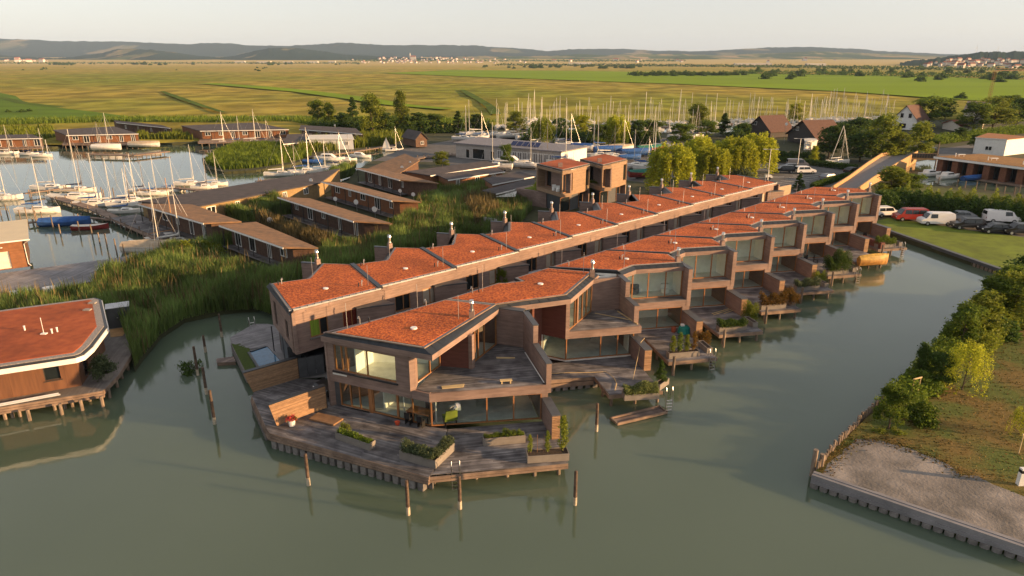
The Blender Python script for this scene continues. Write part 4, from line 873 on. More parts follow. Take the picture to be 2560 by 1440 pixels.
patch('creek', [(82.61,158.94),(101.05,171.95),(93.34,150.36),(105.22,125.23),(113.39,135.59),(102.21,135.59),(87.42,146.13),(75.77,145.11)], G0 + .03, wat)
patch('creek', [(83.08,158.94),(107.99,176.99),(125.04,150.36),(103.73,123.34),(89.99,136.49),(77.81,144.10)], G0 + .028, wat)
patch('creek_bank', [(76.09,139.14),(83.46,139.14),(100.22,118.90),(93.07,109.83),(69.34,123.23)], G0 + .035, mat('rough_grass', (.085, .1, .018), col2=(.05, .06, .014), scale=.6, rough=1, bump=.05, bscale=8))
# marking lines in the car park
ml = MB(); wa = Wl((56.27,135.53), (79.01,163.21))
for t in range(9):
    a = (wa.p(2 + t * 2.6, 0)); b = wa.p(2 + t * 2.6, -5)
    w = Wl(a, b); ml.wb(w, 0, w.len, -.06, .06, G0 + .028, G0 + .032)
for t in range(9):
    w = Wl(wa.p(2 + t * 2.6, -11), wa.p(2 + t * 2.6, -16)); ml.wb(w, 0, w.len, -.06, .06, G0 + .028, G0 + .032)
ml.build('parking_markings', white, kind='structure')
# lawn quay
qy = empty('lawn_quay', (*(58.07,94.32), 0), 'dark timber quay wall edging the lawn beside the parked cars', 'quay wall')
qa, qb = (55.58,102.39), (59.89,76.06); w = Wl(qa, qb)
MB().wb(w, 0, w.len, -.5, .1, .45, .85).build('cap_beam', coping, qy)
m = MB(); i = 0
while i * .62 < w.len - .4: m.wb(w, i * .62, i * .62 + .42, -.3, .0, -1, .45); i += 1
mm = m.build('quay_piles', pilem, qy, kind='stuff')
# right-hand bank: grass, bare sand, quay
RB = [(18.62,36.27),(26.90,29.71)] + [(60, 20), (90, 40), (95, 92)] + [(64.17,76.82),(53.47,72.09),(43.93,62.49),(37.04,54.77),(29.33,46.88),(25.23,43.20),(22.81,40.75),(20.01,38.06)]
dry = mat('dry_bank_grass', (.15, .1, .026), col2=(.085, .105, .018), scale=.28, rough=1, bump=.05, bscale=7, detail=8, contrast=(.42, .6))
MB().prism(RB, -1.2, .75).build('bank', dry, kind='structure')
sand = mat('bare_sand', (.235, .21, .188), col2=(.115, .105, .094), scale=.45, rough=1, bump=.06, bscale=6, detail=10, contrast=(.38, .62), big=.22, bigs=.35)
g = np.random.default_rng(3)
def ragged(pts, amp, seed, step=.7):
    rd = random.Random(seed); out = []
    for i in range(len(pts)):
        a, b = pts[i], pts[(i + 1) % len(pts)]; L = math.hypot(b[0] - a[0], b[1] - a[1]); k = max(1, int(L / step))
        for j in range(k): t = j / k; out.append((a[0] + (b[0] - a[0]) * t + rd.uniform(-amp, amp), a[1] + (b[1] - a[1]) * t + rd.uniform(-amp, amp)))
    return out
sp_ = [(18.98,36.26),(21.83,39.23),(23.23,40.22),(24.71,40.22),(26.17,38.98),(27.54,37.36),(27.61,36.26),(28.41,35.96),(29.83,33.83),(30.81,33.27),(28.11,29.08),(27.11,30.01)]
MB().sheet(ragged(sp_, .16, 4), .762).build('sand', sand, kind='structure')
rq = empty('sand_quay', (*(23.04,32.55), 0), 'weathered timber quay with scalloped sheet piles along the bare sand', 'quay wall')
w = Wl((18.42,36.11), (27.84,28.74))
for a in range(2): MB().wb(w, 0, w.len, -.45 + a * .26, -.21 + a * .26, .5, .86 - .03 * a).build('cap_beam', grey_deck, rq)
MB().wb(w, 0, w.len, -.1, .11, .28, .5).build('waling_beam', grey_deck, rq)
i = 0
while i * .55 < w.len - .5:
    s = i * .55; MB().prism([w.p(s, .1), w.p(s + .1, .2), w.p(s + .36, .2), w.p(s + .46, .1), w.p(s + .46, -.2), w.p(s, -.2)], -1, .27).build('sheet_pile', concm, rq); i += 1
# round palisade stakes along the water's edge of the bank
st = empty('stake_row', (*(22.30,40.24), 0), 'row of short sunlit stakes holding the bank edge beside the bare sand', 'palisade')
ln = [(19.03,36.84),(20.83,38.86),(22.93,41.01),(24.61,42.81),(27.30,45.29),(28.88,46.88)]; k = 0; rd = random.Random(5)
for a, b in zip(ln, ln[1:]):
    w = Wl(a, b); s = .1
    while s < w.len:
        x, y = w.p(s, rd.uniform(-.05, .05)); MB().cyl(x, y, -1, 1.15 + rd.uniform(-.15, .18), .1, .085, 7).build('stake', pilem, st); s += .26
for p, h, lab in (((18.98,37.18), 1.9, 'tall weathered corner pile of the sand quay, with a pale foot'), ((19.44,37.17), 1.6, 'dark corner pile just behind the tall corner pile of the sand quay')):
    tag(MB().cyl(p[0], p[1], -1, h, .17, .15, 9).build('mooring_pile', pilem), lab, 'mooring pile', 'mooring piles')

# ------------------------------------------------------------ boats
hullw = mat('white_gelcoat', (.7, .68, .64), rough=.35, var=.05, objrand=.12, spec=.5); deckw = mat('cream_deck', (.6, .56, .48), rough=.6, var=.06)
hullb = mat('blue_hull', (.03, .08, .22), rough=.4, var=.08); hullr = mat('red_hull', (.22, .03, .025), rough=.45, var=.12); hullwood = mat('varnished_hull', (.3, .13, .04), rough=.35, var=.12)
blue = mat('blue_tarpaulin', (.03, .1, .3), rough=.8, var=.15, scale=2); navy = mat('navy_tarpaulin', (.02, .035, .1), rough=.8, var=.15); beige = mat('beige_tarpaulin', (.42, .34, .24), rough=.85, var=.1, scale=1.5); greent = mat('green_tarpaulin', (.03, .16, .12), rough=.8, var=.12); whitet = mat('white_tarpaulin', (.65, .64, .6), rough=.8, var=.08)
alu = mat('mast_aluminium', (.56, .53, .46), rough=.45, metal=.0, var=.05, spec=.6); woodm = mat('varnished_mast', (.4, .2, .07), rough=.45, var=.1)
def hull_pts(L, B, H, n=9):
    """outline stations from stern to bow: (x, half beam at deck, sheer height)"""
    out = []
    for i in range(n):
        t = i / (n - 1); hb = B / 2 * (.72 + .28 * math.sin(min(1, t * 2.2) * math.pi / 2)) * (1 - max(0, (t - .45) / .55) ** 2.2); out.append((-L / 2 + L * t, max(hb, .02), H * (1 + .25 * (2 * t - .9) ** 2)))
    return out
def hull_mesh(L, B, H, hm, dm, draft=.35, band=None):
    st = hull_pts(L, B, H); m = MB(); vs = []
    for x, hb, h in st:
        k = .72 if x < L * .3 else .5
        vs += [(x, -hb, h), (x, -hb * .93, h * .35), (x * .97, -hb * k * .7, -draft * .6), (x * .94, 0, -draft), (x * .97, hb * k * .7, -draft * .6), (x, hb * .93, h * .35), (x, hb, h)]
    n = len(st); f = [(i * 7 + j, i * 7 + j + 1, (i + 1) * 7 + j + 1, (i + 1) * 7 + j) for i in range(n - 1) for j in range(6)]
    f.append((0, 6, 5, 4, 3, 2, 1)); m.add(vs, f)
    d = MB(); o = []
    for x, hb, h in st: o += [(x, -hb * .97, h - .02), (x, hb * .97, h - .02)]
    d.add(o, [(i * 2, i * 2 + 2, i * 2 + 3, i * 2 + 1) for i in range(n - 1)])
    return m, d
def make_boat(kind, L=7, B=2.4, H=.75, hm=None, cover=None, mast=9.5, mm=None, name='sailboat', furl=None):
    """kind: sail, cover (tarpaulin over the whole boat), motor, open"""
    r = empty(name, (0, 0, 0)); hm = hm or hullw; a, d = hull_mesh(L, B, H, hm, deckw)
    a.build('hull', hm, r, local=True, smooth=False); d.build('deck', deckw, r, local=True)
    st = hull_pts(L, B, H)
    if kind == 'sail':
        c = MB(); c.hexa([(-L * .1, -B * .3, H), (L * .22, -B * .2, H), (L * .22, B * .2, H), (-L * .1, B * .3, H)], [(-L * .09, -B * .24, H + .42), (L * .16, -B * .14, H + .3), (L * .16, B * .14, H + .3), (-L * .09, B * .24, H + .42)]); cb = c.build('cabin', hullw, r, local=True)
        w = MB(); 
        for s in (-1, 1): w.hexa([(-L * .06, s * B * .283, H + .12), (L * .12, s * B * .215, H + .12), (L * .12, s * B * .225, H + .12), (-L * .06, s * B * .293, H + .12)], [(-L * .06, s * B * .262, H + .3), (L * .12, s * B * .19, H + .26), (L * .12, s * B * .205, H + .26), (-L * .06, s * B * .275, H + .3)])
        w.build('cabin_window', darkglass, cb, local=True)
        MB().box(-L * .42, -L * .12, -B * .22, B * .22, H - .015, H + .0).build('cockpit', coping, r, local=True)
    if kind == 'motor':
        c = MB(); c.hexa([(-L * .28, -B * .36, H), (L * .2, -B * .3, H), (L * .2, B * .3, H), (-L * .28, B * .36, H)], [(-L * .26, -B * .3, H + .95), (L * .04, -B * .26, H + .9), (L * .04, B * .26, H + .9), (-L * .26, B * .3, H + .95)]); cb = c.build('cabin', hullw, r, local=True)
        MB().hexa([(-L * .2, -B * .365, H + .4), (L * .1, -B * .325, H + .4), (L * .1, B * .325, H + .4), (-L * .2, B * .365, H + .4)], [(-L * .2, -B * .34, H + .72), (L * .06, -B * .3, H + .72), (L * .06, B * .3, H + .72), (-L * .2, B * .34, H + .72)]).build('cabin_window', darkglass, cb, local=True)
    if kind in ('cover',):
        c = MB(); vs = []
        for i, (x, hb, h) in enumerate(st): rz = h + .55 * math.sin(math.pi * (.12 + .76 * i / (len(st) - 1))) ** .7; vs += [(x, -hb * 1.02, h - .12), (x, -hb * .55, rz * .85 + h * .12), (x, 0, rz + .12), (x, hb * .55, rz * .85 + h * .12), (x, hb * 1.02, h - .12)]
        n = len(st); c.add(vs, [(i * 5 + j, (i + 1) * 5 + j, (i + 1) * 5 + j + 1, i * 5 + j + 1) for i in range(n - 1) for j in range(4)] + [(0, 1, 2, 3, 4)]); c.build('boat_cover', cover or blue, r, local=True)
    if kind == 'open':
        MB().box(-L * .25, -L * .18, -B * .4, B * .4, H - .2, H - .0).box(L * .05, L * .12, -B * .42, B * .42, H - .2, H + .01).build('thwart', deckw, r, local=True)
    if mast:
        x = L * .1; m = MB().tube([(x, 0, H * .9), (x, 0, mast)], [.07, .045], 6); ms = m.build('mast', mm or alu, r, local=True)
        s = MB(); s.tube([(x, 0, mast * .93), (L * .48, 0, H * 1.15)], .014, 3, False).tube([(x, 0, mast * .97), (-L * .48, 0, H)], .014, 3, False)
        for q in (-1, 1): s.tube([(x, 0, mast * .9), (x + .02, q * B * .2, mast * .55), (x - .1, q * B * .44, H)], .014, 3, False)
        s.tube([(x, -B * .2, mast * .55), (x, B * .2, mast * .55)], .02, 4); s.build('rigging', galv, ms, local=True)
        b = MB(); b.tube([(x - .05, 0, H + .75), (-L * .38, 0, H + .68)], .05, 6); bo = b.build('boom', mm or alu, ms, local=True)
        if furl: MB().tube([(x - .02, 0, H + 1.5), (x - .12, 0, H + 1.0), (x - .6, 0, H + .86), (-L * .36, 0, H + .76)], [.1, .2, .17, .09], 7).build('sail_cover', furl, bo, local=True)
    return r
# prototypes are themselves placed as the first boat of their kind
BOATS = {}
def boat(key, p, ang, label, group, sc=1, z=0, tilt=0, swap=None, **kw):
    if key not in BOATS:
        o = BOATS[key] = make_boat(**kw); tag(o, None, {'open': 'rowing boat', 'motor': 'motorboat'}.get(kw['kind'], 'sailboat' if kw.get('mast', 9.5) else 'boat'))
    else:
        o = dup(BOATS[key]); 
    o.location = (p[0], p[1], z); o.rotation_euler = (tilt, 0, ang); o.scale = (sc,) * 3; tag(o, label, None, group)
    return o
# ------------------------------------------------------------ cars
def car_paint(n, c): return mat('paint_' + n, c, rough=.3, var=.02, spec=.4)
def make_car(kind, paint):
    r = empty('parked_car', (0, 0, 0))
    if kind == 'van': L, Wd, Hh = 4.9, 1.9, 1.9; prof = [(-2.45, .35), (-2.45, 1.2), (-2.38, 1.85), (-2.2, 1.95), (.9, 1.95), (1.25, 1.8), (1.75, 1.12), (2.3, .98), (2.45, .75), (2.45, .35)]
    elif kind == 'suv': L, Wd, Hh = 4.4, 1.8, 1.7; prof = [(-2.2, .4), (-2.2, .95), (-2.05, 1.55), (-1.8, 1.68), (.45, 1.66), (.75, 1.5), (1.1, 1.06), (2.0, .95), (2.2, .75), (2.2, .4)]
    else: L, Wd, Hh = 4.3, 1.75, 1.45; prof = [(-2.15, .35), (-2.15, .9), (-1.75, 1.12), (-1.2, 1.4), (.3, 1.43), (.6, 1.32), (1.15, .95), (1.95, .82), (2.15, .62), (2.15, .35)]
    m = MB(); n = len(prof); vs = []
    for s in (-1, 1):
        for x, z in prof: vs.append((x, s * (Wd / 2 - (max(0, z - .95) * .22)), z))
    f = [tuple(range(n)), tuple(range(n, 2 * n))[::-1]] + [(i, n + i, n + (i + 1) % n, (i + 1) % n) for i in range(n)]
    body = m.add(vs, [q[::-1] for q in f]).build('body', paint, r, local=True)
    zt = {'van': 1.8, 'suv': 1.55, 'car': 1.34}[kind]; zb = {'van': 1.2, 'suv': 1.05, 'car': .96}[kind]
    spans = {'van': [(.15, 1.15, .1)], 'suv': [(-1.7, -.75, 0), (-.65, .7, .25)], 'car': [(-1.25, -.45, -.25), (-.35, .8, .4)]}[kind]
    if kind == 'van' and paint.name == 'paint_red': spans = [(-2.1, -1.0, 0), (-.9, .05, 0), (.15, 1.15, .1)]
    for s in (-1, 1):
        y0 = s * (Wd / 2 - max(0, zb - .95) * .22 + .012); y1 = s * (Wd / 2 - max(0, zt - .95) * .22 + .012)
        for a, b, sl_ in spans:
            q = [(a - min(0, sl_) * 0, y0, zb), (b + max(0, sl_) * .5, y0, zb), (b - max(0, sl_) * .35, y1, zt), (a - min(0, sl_), y1, zt)]
            MB().add(q, [(0, 1, 2, 3) if s < 0 else (3, 2, 1, 0)]).build('side_window', darkglass, body, local=True)
    i = {'van': 5, 'suv': 5, 'car': 5}[kind]; (xa, za), (xb, zb2) = prof[i], prof[i + 1]; k = .03
    ha = Wd / 2 - max(0, za - .95) * .22 - .08; hb = Wd / 2 - max(0, zb2 - .95) * .22 - .08
    MB().add([(xb + k, -hb, zb2 + k), (xb + k, hb, zb2 + k), (xa + k, ha, za + k), (xa + k, -ha, za + k)], [(0, 1, 2, 3)]).build('windscreen', darkglass, body, local=True)
    (xa, za), (xb, zb2) = prof[1], prof[2]; 
    MB().add([(xa - .015 + (xb - xa) * .15, -.7, za + (zb2 - za) * .15), (xb - .02, -.62, zb2 - .04), (xb - .02, .62, zb2 - .04), (xa - .015 + (xb - xa) * .15, .7, za + (zb2 - za) * .15)], [(3, 2, 1, 0)]).build('rear_window', darkglass, body, local=True)
    for x in (-L * .3, L * .31):
        for s in (-1, 1):
            y = s * (Wd / 2 - .1); MB().tube([(x, y - .11, .33), (x, y + .11, .33)], .33, 12).build('wheel', black, r, local=True)
            MB().tube([(x, y + s * .105, .33), (x, y + s * .125, .33)], .19, 10).build('wheel_rim', galv, r.children[-1], local=True)
    for s in (-1, 1):
        MB().box(L / 2 - .06, L / 2 + .015, s * .72 - .16, s * .72 + .16, .62, .76).build('headlight', white, body, local=True)
        MB().box(-L / 2 - .012, -L / 2 + .03, s * .74 - .1, s * .74 + .1, .72, .95).build('tail_light', hullr, body, local=True)
    return r
CARS = {}
def car(kind, paint, p, ang, label, group, z=None):
    key = (kind, paint.name)
    o = dup(CARS[key]) if key in CARS else CARS.setdefault(key, make_car(kind, paint))
    o.location = (p[0], p[1], G0 + .03 if z is None else z); o.rotation_euler[2] = ang
    return tag(o, label, 'van' if kind == 'van' else 'car', group)
# ------------------------------------------------------------ small buildings
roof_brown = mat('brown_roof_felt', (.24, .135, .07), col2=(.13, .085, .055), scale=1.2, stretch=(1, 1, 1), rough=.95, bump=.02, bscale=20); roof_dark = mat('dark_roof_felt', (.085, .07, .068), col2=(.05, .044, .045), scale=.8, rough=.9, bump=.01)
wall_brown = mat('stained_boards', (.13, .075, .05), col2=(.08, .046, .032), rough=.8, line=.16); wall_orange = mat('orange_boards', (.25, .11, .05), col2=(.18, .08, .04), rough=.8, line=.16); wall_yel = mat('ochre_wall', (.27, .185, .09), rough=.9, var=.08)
def bungalow(label, FL, FR, BR_, BL, zf, zb, zg=1.0, setb=1.5, side=.35, wm=None, rm=None, nwin=4, fascia=True, group='low timber holiday houses by the harbour', dep=.18, porch=True, name='holiday_house', wt=None, deckd=0):
    """low house under one tilted roof; FL-FR is the open front"""
    wm = wm or wall_brown; rm = rm or roof_brown; r = empty(name, ((FL[0] + BR_[0]) / 2, (FL[1] + BR_[1]) / 2, 0), label, 'house', group)
    wq = Wl(FL, FR); FOOT.append([wq.p(-.5, 3.0 if porch else .6), wq.p(wq.len + .5, 3.0 if porch else .6), BR_, BL])
    t = [(*FL, zf), (*FR, zf), (*BR_, zb), (*BL, zb)]; ro = MB().hexa([(x, y, z - dep) for x, y, z in t], t).build('roof', rm, r)
    w = Wl(FL, FR)
    if fascia: MB().wb(w, -.02, w.len + .02, -.02, .05, zf - dep - .06, zf - .03).build('fascia', white, ro)
    bw = Wl(BL, BR_); fl = (w.p(side, -setb), w.p(w.len - side, -setb)); bl = (bw.p(bw.len - side, .3), bw.p(side, .3))
    pts = [fl[0], fl[1], bl[0], bl[1]]; zz = [zf - dep - .02 + (zb - zf) * .2, zf - dep - .02 + (zb - zf) * .2, zb - dep - .03, zb - dep - .03]
    MB().hexa([(*p, zg - .3) for p in pts], [(*p, z) for p, z in zip(pts, zz)]).build('wall', wm, r)
    wf = Wl(fl[0], fl[1]); h = min(zz[0] - zg - .15, 2.1); rd = random.Random(label)
    for i in range(nwin):
        s = wf.len * (i + .5) / nwin + rd.uniform(-.25, .25); ww = rd.choice([.55, .8, .45]); dz = 0 if rd.random() < .5 else .85
        window(wf, s - ww, s + ww, zg + .1 + dz, zg + h, r, mull=(.5,), n0=.08, fr=.1, fm=white, gm=darkglass, name='window' if dz else 'glazed_door')
    if porch:
        k = max(2, int(w.len / 3.5) + 1)
        for i in range(k): x = .25 + (w.len - .5) * i / (k - 1); p = w.p(x, -.3); MB().cyl(*p, zg - .2, zf - dep, .07, n=6).build('porch_post', frame_d, r)
        boards([w.p(.1, deckd), w.p(w.len - .1, deckd), fl[1], fl[0]], math.atan2(w.u[1], w.u[0]), zg, deckm, r, pitch=.3, name='porch_boards')
    return r
def gable_house(label, P0, P1, depth, zg, ze, zr, wm, rm, group=None, over=.4, wins=(), ridge_along=True, name='gabled_house', cat='house'):
    """P0-P1 gable front seen left to right; ridge runs back from it"""
    w = Wl(P0, P1); r = empty(name, (*w.p(w.len / 2, -depth / 2), 0), label, cat, group)
    q = [w.p(0, 0), w.p(w.len, 0), w.p(w.len, -depth), w.p(0, -depth)]; mid = [w.p(w.len / 2, 0), w.p(w.len / 2, -depth)]
    m = MB().add([(*p, zg) for p in q] + [(*p, ze) for p in q] + [(*p, zr) for p in mid], [(3, 2, 1, 0), (0, 1, 5, 8, 4), (1, 2, 6, 5), (2, 3, 7, 9, 6), (3, 0, 4, 7), (4, 8, 9, 7), (8, 5, 6, 9)]); m.build('wall', wm, r)
    sl_ = (zr - ze) / (w.len / 2); hw = w.len / 2
    for s in (-1, 1):
        a = [(hw, over), (hw, -depth - over), (hw + s * (hw + over), -depth - over), (hw + s * (hw + over), over)]; zt = [zr + .12, zr + .12, ze - over * sl_ + .12, ze - over * sl_ + .12]
        t = [(*w.p(*p), z) for p, z in zip(a, zt)]; b = [(x, y, z - .16) for x, y, z in t]
        MB().hexa(b if s < 0 else b[::-1], t if s < 0 else t[::-1]).build('roof_slope', rm, r)
    for (s, z, a, h) in wins: window(w, s - a, s + a, z, z + h, r, mull=(.5,), n0=.08, fm=white if wm is not white else frame_d, gm=darkglass)
    return r

# ------------------------------------------------------------ holiday houses round the harbour
def four(a): return a[0], a[1], a[2], a[3]
bungalow('long dark-roofed house running along the harbour water, ochre rear wall in the reeds', *four([(-48.67,103.42),(-35.22,124.90),(-35.72,142.32),(-59.72,107.79)]), 3.5, 3.5, zg=.9, setb=.5, side=.4, wm=wall_yel, rm=roof_dark, nwin=5, porch=False, fascia=False)
bungalow('brown-roofed house with white windows over the dark harbour deck, boats at its front', *four([(-57.55,103.48),(-41.74,90.36),(-37.84,93.53),(-49.96,105.33)]), 4.0, 3.5, zg=1.1, setb=1.2, nwin=5)
bungalow('brown-roofed house half in shadow nearest the courtyard row, reeds all round it', *four([(-39.34,89.61),(-27.11,78.18),(-23.43,79.83),(-35.85,93.71)]), 3.9, 3.4, zg=1.0, setb=1.4, nwin=4)
bungalow('brown-roofed house in the middle of the reeds with a white dish at its corner', *four([(-37.94,109.41),(-21.80,91.98),(-16.64,92.72),(-33.14,110.77)]), 3.9, 3.4, zg=1.0, setb=1.8, nwin=5)
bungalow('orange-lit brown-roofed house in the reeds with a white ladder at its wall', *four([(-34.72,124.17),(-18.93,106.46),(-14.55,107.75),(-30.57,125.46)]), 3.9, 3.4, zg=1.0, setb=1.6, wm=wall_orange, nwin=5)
bungalow('brown-roofed house behind the reeds with several white awnings', *four([(-32.06,140.46),(-20.69,125.89),(-13.36,125.03),(-26.02,141.55)]), 3.9, 3.4, zg=1.0, setb=1.8, nwin=4)
bungalow('ridge-backed brown roof beside the inlet bridge', *four([(-30.26,142.09),(-22.54,135.77),(-20.10,150.22),(-25.08,161.37)]), 3.4, 4.1, zg=.8, setb=.4, nwin=2, porch=False)
bungalow('long dark roof with a bright orange eave facing the yard', *four([(-16.08,134.67),(-2.77,148.70),(-5.78,152.96),(-21.57,137.68)]), 3.3, 3.6, zg=.7, setb=.3, wm=wall_orange, rm=roof_dark, nwin=3, porch=False)
bungalow('low dark roof with an orange wall just in front of the long orange-eaved roof', *four([(-12.26,130.67),(-1.48,141.05),(-3.38,144.87),(-15.12,135.92)]), 3.1, 3.3, zg=.7, setb=.3, wm=wall_orange, rm=roof_dark, nwin=3, porch=False)
bungalow('flat dark roof beside the cube houses, upper of two', *four([(-3.57,123.79),(4.52,133.21),(1.62,138.19),(-5.56,129.92)]), 3.4, 3.5, zg=.7, setb=.3, wm=wall_orange, rm=roof_dark, nwin=2, porch=False)
bungalow('flat dark roof beside the cube houses with a white awning along its front', *four([(-2.74,115.88),(4.82,126.21),(3.86,131.59),(-5.24,118.50)]), 3.2, 3.3, zg=.7, setb=.3, wm=wall_brown, rm=roof_dark, nwin=2, porch=False)
aw = empty('awning', (*(-1.07,120.68), 0), 'translucent white awning sheet below the flat dark roofs', 'awning')
q = [(-2.74,116.01),(0.55,116.37),(1.17,124.13),(-3.43,121.31)]; MB().hexa([(*p, z - .04) for p, z in zip(q, (2.6, 2.6, 3.0, 3.0))], [(*p, z) for p, z in zip(q, (2.6, 2.6, 3.0, 3.0))]).build('awning_cloth', whitet, aw)
# far shore
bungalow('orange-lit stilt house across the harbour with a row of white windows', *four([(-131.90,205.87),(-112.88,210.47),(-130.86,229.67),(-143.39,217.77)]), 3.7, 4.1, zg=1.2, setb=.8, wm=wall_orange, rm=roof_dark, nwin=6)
bungalow('dark stilt house tucked behind the orange-lit one across the harbour', *four([(-138.33,244.57),(-109.68,223.98),(-115.63,230.94),(-141.73,249.47)]), 4.1, 4.4, zg=1.2, setb=.8, rm=roof_dark, nwin=4)
bungalow('long stilt house across the harbour, lit at its right half', *four([(-97.43,217.77),(-71.29,222.91),(-88.88,242.91),(-109.54,231.07)]), 3.8, 4.2, zg=1.2, setb=.8, wm=wall_orange, rm=roof_dark, nwin=7)
bungalow('stilt house across the harbour partly hidden by the white flat-roofed house', *four([(-67.72,222.11),(-44.65,207.33),(-49.64,222.11),(-70.45,233.16)]), 3.9, 4.2, zg=1.2, setb=.8, rm=roof_dark, nwin=5)
bungalow('stilt house at the far left across the harbour with white doors', *four([(-151.22,195.99),(-134.62,199.08),(-141.80,205.56),(-157.87,203.36)]), 3.6, 4.0, zg=1.2, setb=.8, wm=wall_orange, rm=roof_dark, nwin=5)
bungalow('dark hip-roofed shed left of the white flat-roofed house', *four([(-63.20,191.54),(-58.01,197.39),(-61.71,214.81),(-68.63,212.47)]), 2.8, 3.3, zg=.8, setb=.3, rm=roof_dark, nwin=2, porch=False)
bungalow('white flat-roofed house on the reed peninsula', *four([(-58.07,197.01),(-44.80,197.01),(-48.02,208.95),(-60.34,206.68)]), 3.6, 3.7, zg=.8, setb=.3, wm=white, rm=offwhite, nwin=3, porch=False)
gable_house('small red-brown cabin with a white-edged gable by the inlet', (-27.61,199.09), (-24.61,200.99), 9, 1.0, 3.4, 5.2, wall_brown, roof_dark, wins=[(2.0, 1.6, .5, 1.0)])
# decks under the stilt houses
for i, (l, lab) in enumerate((([(-132.51,204.04),(-109.54,204.04),(-113.55,212.27),(-138.39,214.43)], 'stilt deck of the orange-lit house across the harbour'), ([(-94.22,208.08),(-66.72,214.43),(-70.09,223.51),(-98.80,220.02)], 'stilt deck of the long house across the harbour'), ([(-148.14,191.02),(-132.84,196.40),(-138.04,204.04),(-154.94,200.15)], 'stilt deck of the far-left house across the harbour'))):
    r = empty('stilt_deck', (*l[0], 0), lab, 'deck', 'stilt decks across the harbour'); MB().prism(l, .9, 1.1).build('deck_floor', rimm, r); w = Wl(l[0], l[1]); m = MB()
    for k in range(14): m.cyl(*w.p(w.len * (k + .5) / 14, -.2), -.6, .9, .12, n=6)
    m.build('pile', pilem, r); m = MB(); m.wb(w, 0, w.len, -.08, 0, 1.6, 1.7); 
    for k in range(15): m.wb(w, w.len * k / 14.5, w.len * k / 14.5 + .08, -.08, 0, 1.1, 1.6)
    m.build('railing', rimm, r)
# orange boathouse at the left edge
ob = empty('boathouse', (-40, 62, 0), 'orange boathouse with a cream metal roof and pale door', 'boathouse')
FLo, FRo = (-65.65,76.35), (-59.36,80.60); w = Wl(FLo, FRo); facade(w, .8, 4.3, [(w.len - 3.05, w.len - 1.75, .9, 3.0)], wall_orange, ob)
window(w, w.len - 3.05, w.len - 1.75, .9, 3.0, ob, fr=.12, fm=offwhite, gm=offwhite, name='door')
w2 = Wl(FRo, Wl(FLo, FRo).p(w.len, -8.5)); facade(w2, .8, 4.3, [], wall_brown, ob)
cream = mat('cream_metal_roof', (.55, .47, .32), col2=(.5, .43, .3), rough=.6, scale=.8)
rf = [w.p(-.5, .6), w.p(w.len + .5, .6), w.p(w.len + .5, -9), w.p(-.5, -9)]; zz = (4.35, 4.35, 5.0, 5.0)
MB().hexa([(*p, z - .12) for p, z in zip(rf, zz)], [(*p, z) for p, z in zip(rf, zz)]).build('roof', cream, ob)
m = MB().wb(w, -.5, w.len + .6, .6, .72, 4.2, 4.34); p = w.p(w.len + .55, .65); q = w.p(w.len - .1, .08); m.tube([(*p, 4.25), (*q, 3.7), (*q, 1.2), (*w.p(w.len + .15, .3), .95)], .05, 6); m.build('gutter', white, ob)
MB().cyl(*w.p(w.len - 2.4, .06), 3.5, 3.6, .14).build('wall_lamp', white, ob)
# grey boardwalk
bw_ = empty('boardwalk', (-30, 58, 0), 'weathered grey boardwalk between the harbour and the reeds', 'boardwalk')
BWp = [(-67.11,73.51),(-57.84,79.74),(-50.43,84.52),(-47.33,91.53),(-44.23,88.40),(-46.72,80.42),(-49.07,76.82),(-48.12,74.54),(-50.52,72.37),(-55.11,69.39),(-61.85,67.11)]
boards(BWp, R(83), .82, grey_deck, bw_, pitch=.2); MB().prism(inset(BWp, .1), -.2, .74).build('beams', rimm, bw_)
for i, q in enumerate(([(-55.22,70.82),(-53.10,71.92),(-51.48,69.48),(-53.29,68.19)], [(-52.39,72.20),(-51.47,73.06),(-49.70,70.55),(-50.57,69.88)])):
    tag(MB().prism(q, .84, .9).build('white_board', white), ('larger', 'smaller')[i] + ' pale sheet lying on the overgrown end of the grey boardwalk', 'board', 'pale sheets on the boardwalk')
# dark deck in front of the second house and harbour jetties
def jetty(label, line, wd, z=.85, name='jetty', m=None, rail=False):
    r = empty(name, (*line[0], 0), label, 'jetty', 'harbour jetties')
    for a, b in zip(line, line[1:]):
        w = Wl(a, b); boards([w.p(0, wd / 2), w.p(w.len, wd / 2), w.p(w.len, -wd / 2), w.p(0, -wd / 2)], math.atan2(w.u[1], w.u[0]) + R(90), z, m or rimm, r, pitch=.3, name='boards')
        pm = MB(); k = max(2, int(w.len / 2.2)); bm = MB().wb(w, 0, w.len, wd / 2 - .12, wd / 2 + .0, z - .2, z - .035).wb(w, 0, w.len, -wd / 2, -wd / 2 + .12, z - .2, z - .035)
        for i in range(k):
            for s in (-1, 1): pm.cyl(*w.p(w.len * (i + .3) / k, s * (wd / 2 - .06)), -1, z + (.5 if rail or i % 3 == 0 else -.05), .1, n=6)
        pm.build('pile', pilem, r); bm.build('beam', rimm, r)
    return r
jetty('long grey jetty running from the harbour houses out among the sailboats', [(-47.45,91.83),(-58.18,102.18),(-71.40,114.93),(-87.23,127.30)], 1.6)
jetty('dark deck along the front of the brown-roofed harbour house', [(-48.10,95.05),(-62.63,108.20)], 4.0, z=1.0, m=deckm)
jetty('jetty parallel to the long dark roof with small boats on both sides', [(-57.77,130.58),(-66.72,134.92),(-73.35,133.15)], 1.2)
jetty('upper finger jetty beyond the tall white yacht', [(-92.84,128.92),(-89.20,134.03),(-83.00,134.92)], .9)
jetty('finger jetty between the blue-covered boat and the white sailboat', [(-76.32,105.37),(-71.55,110.01),(-64.33,107.64)], .7, z=.6)
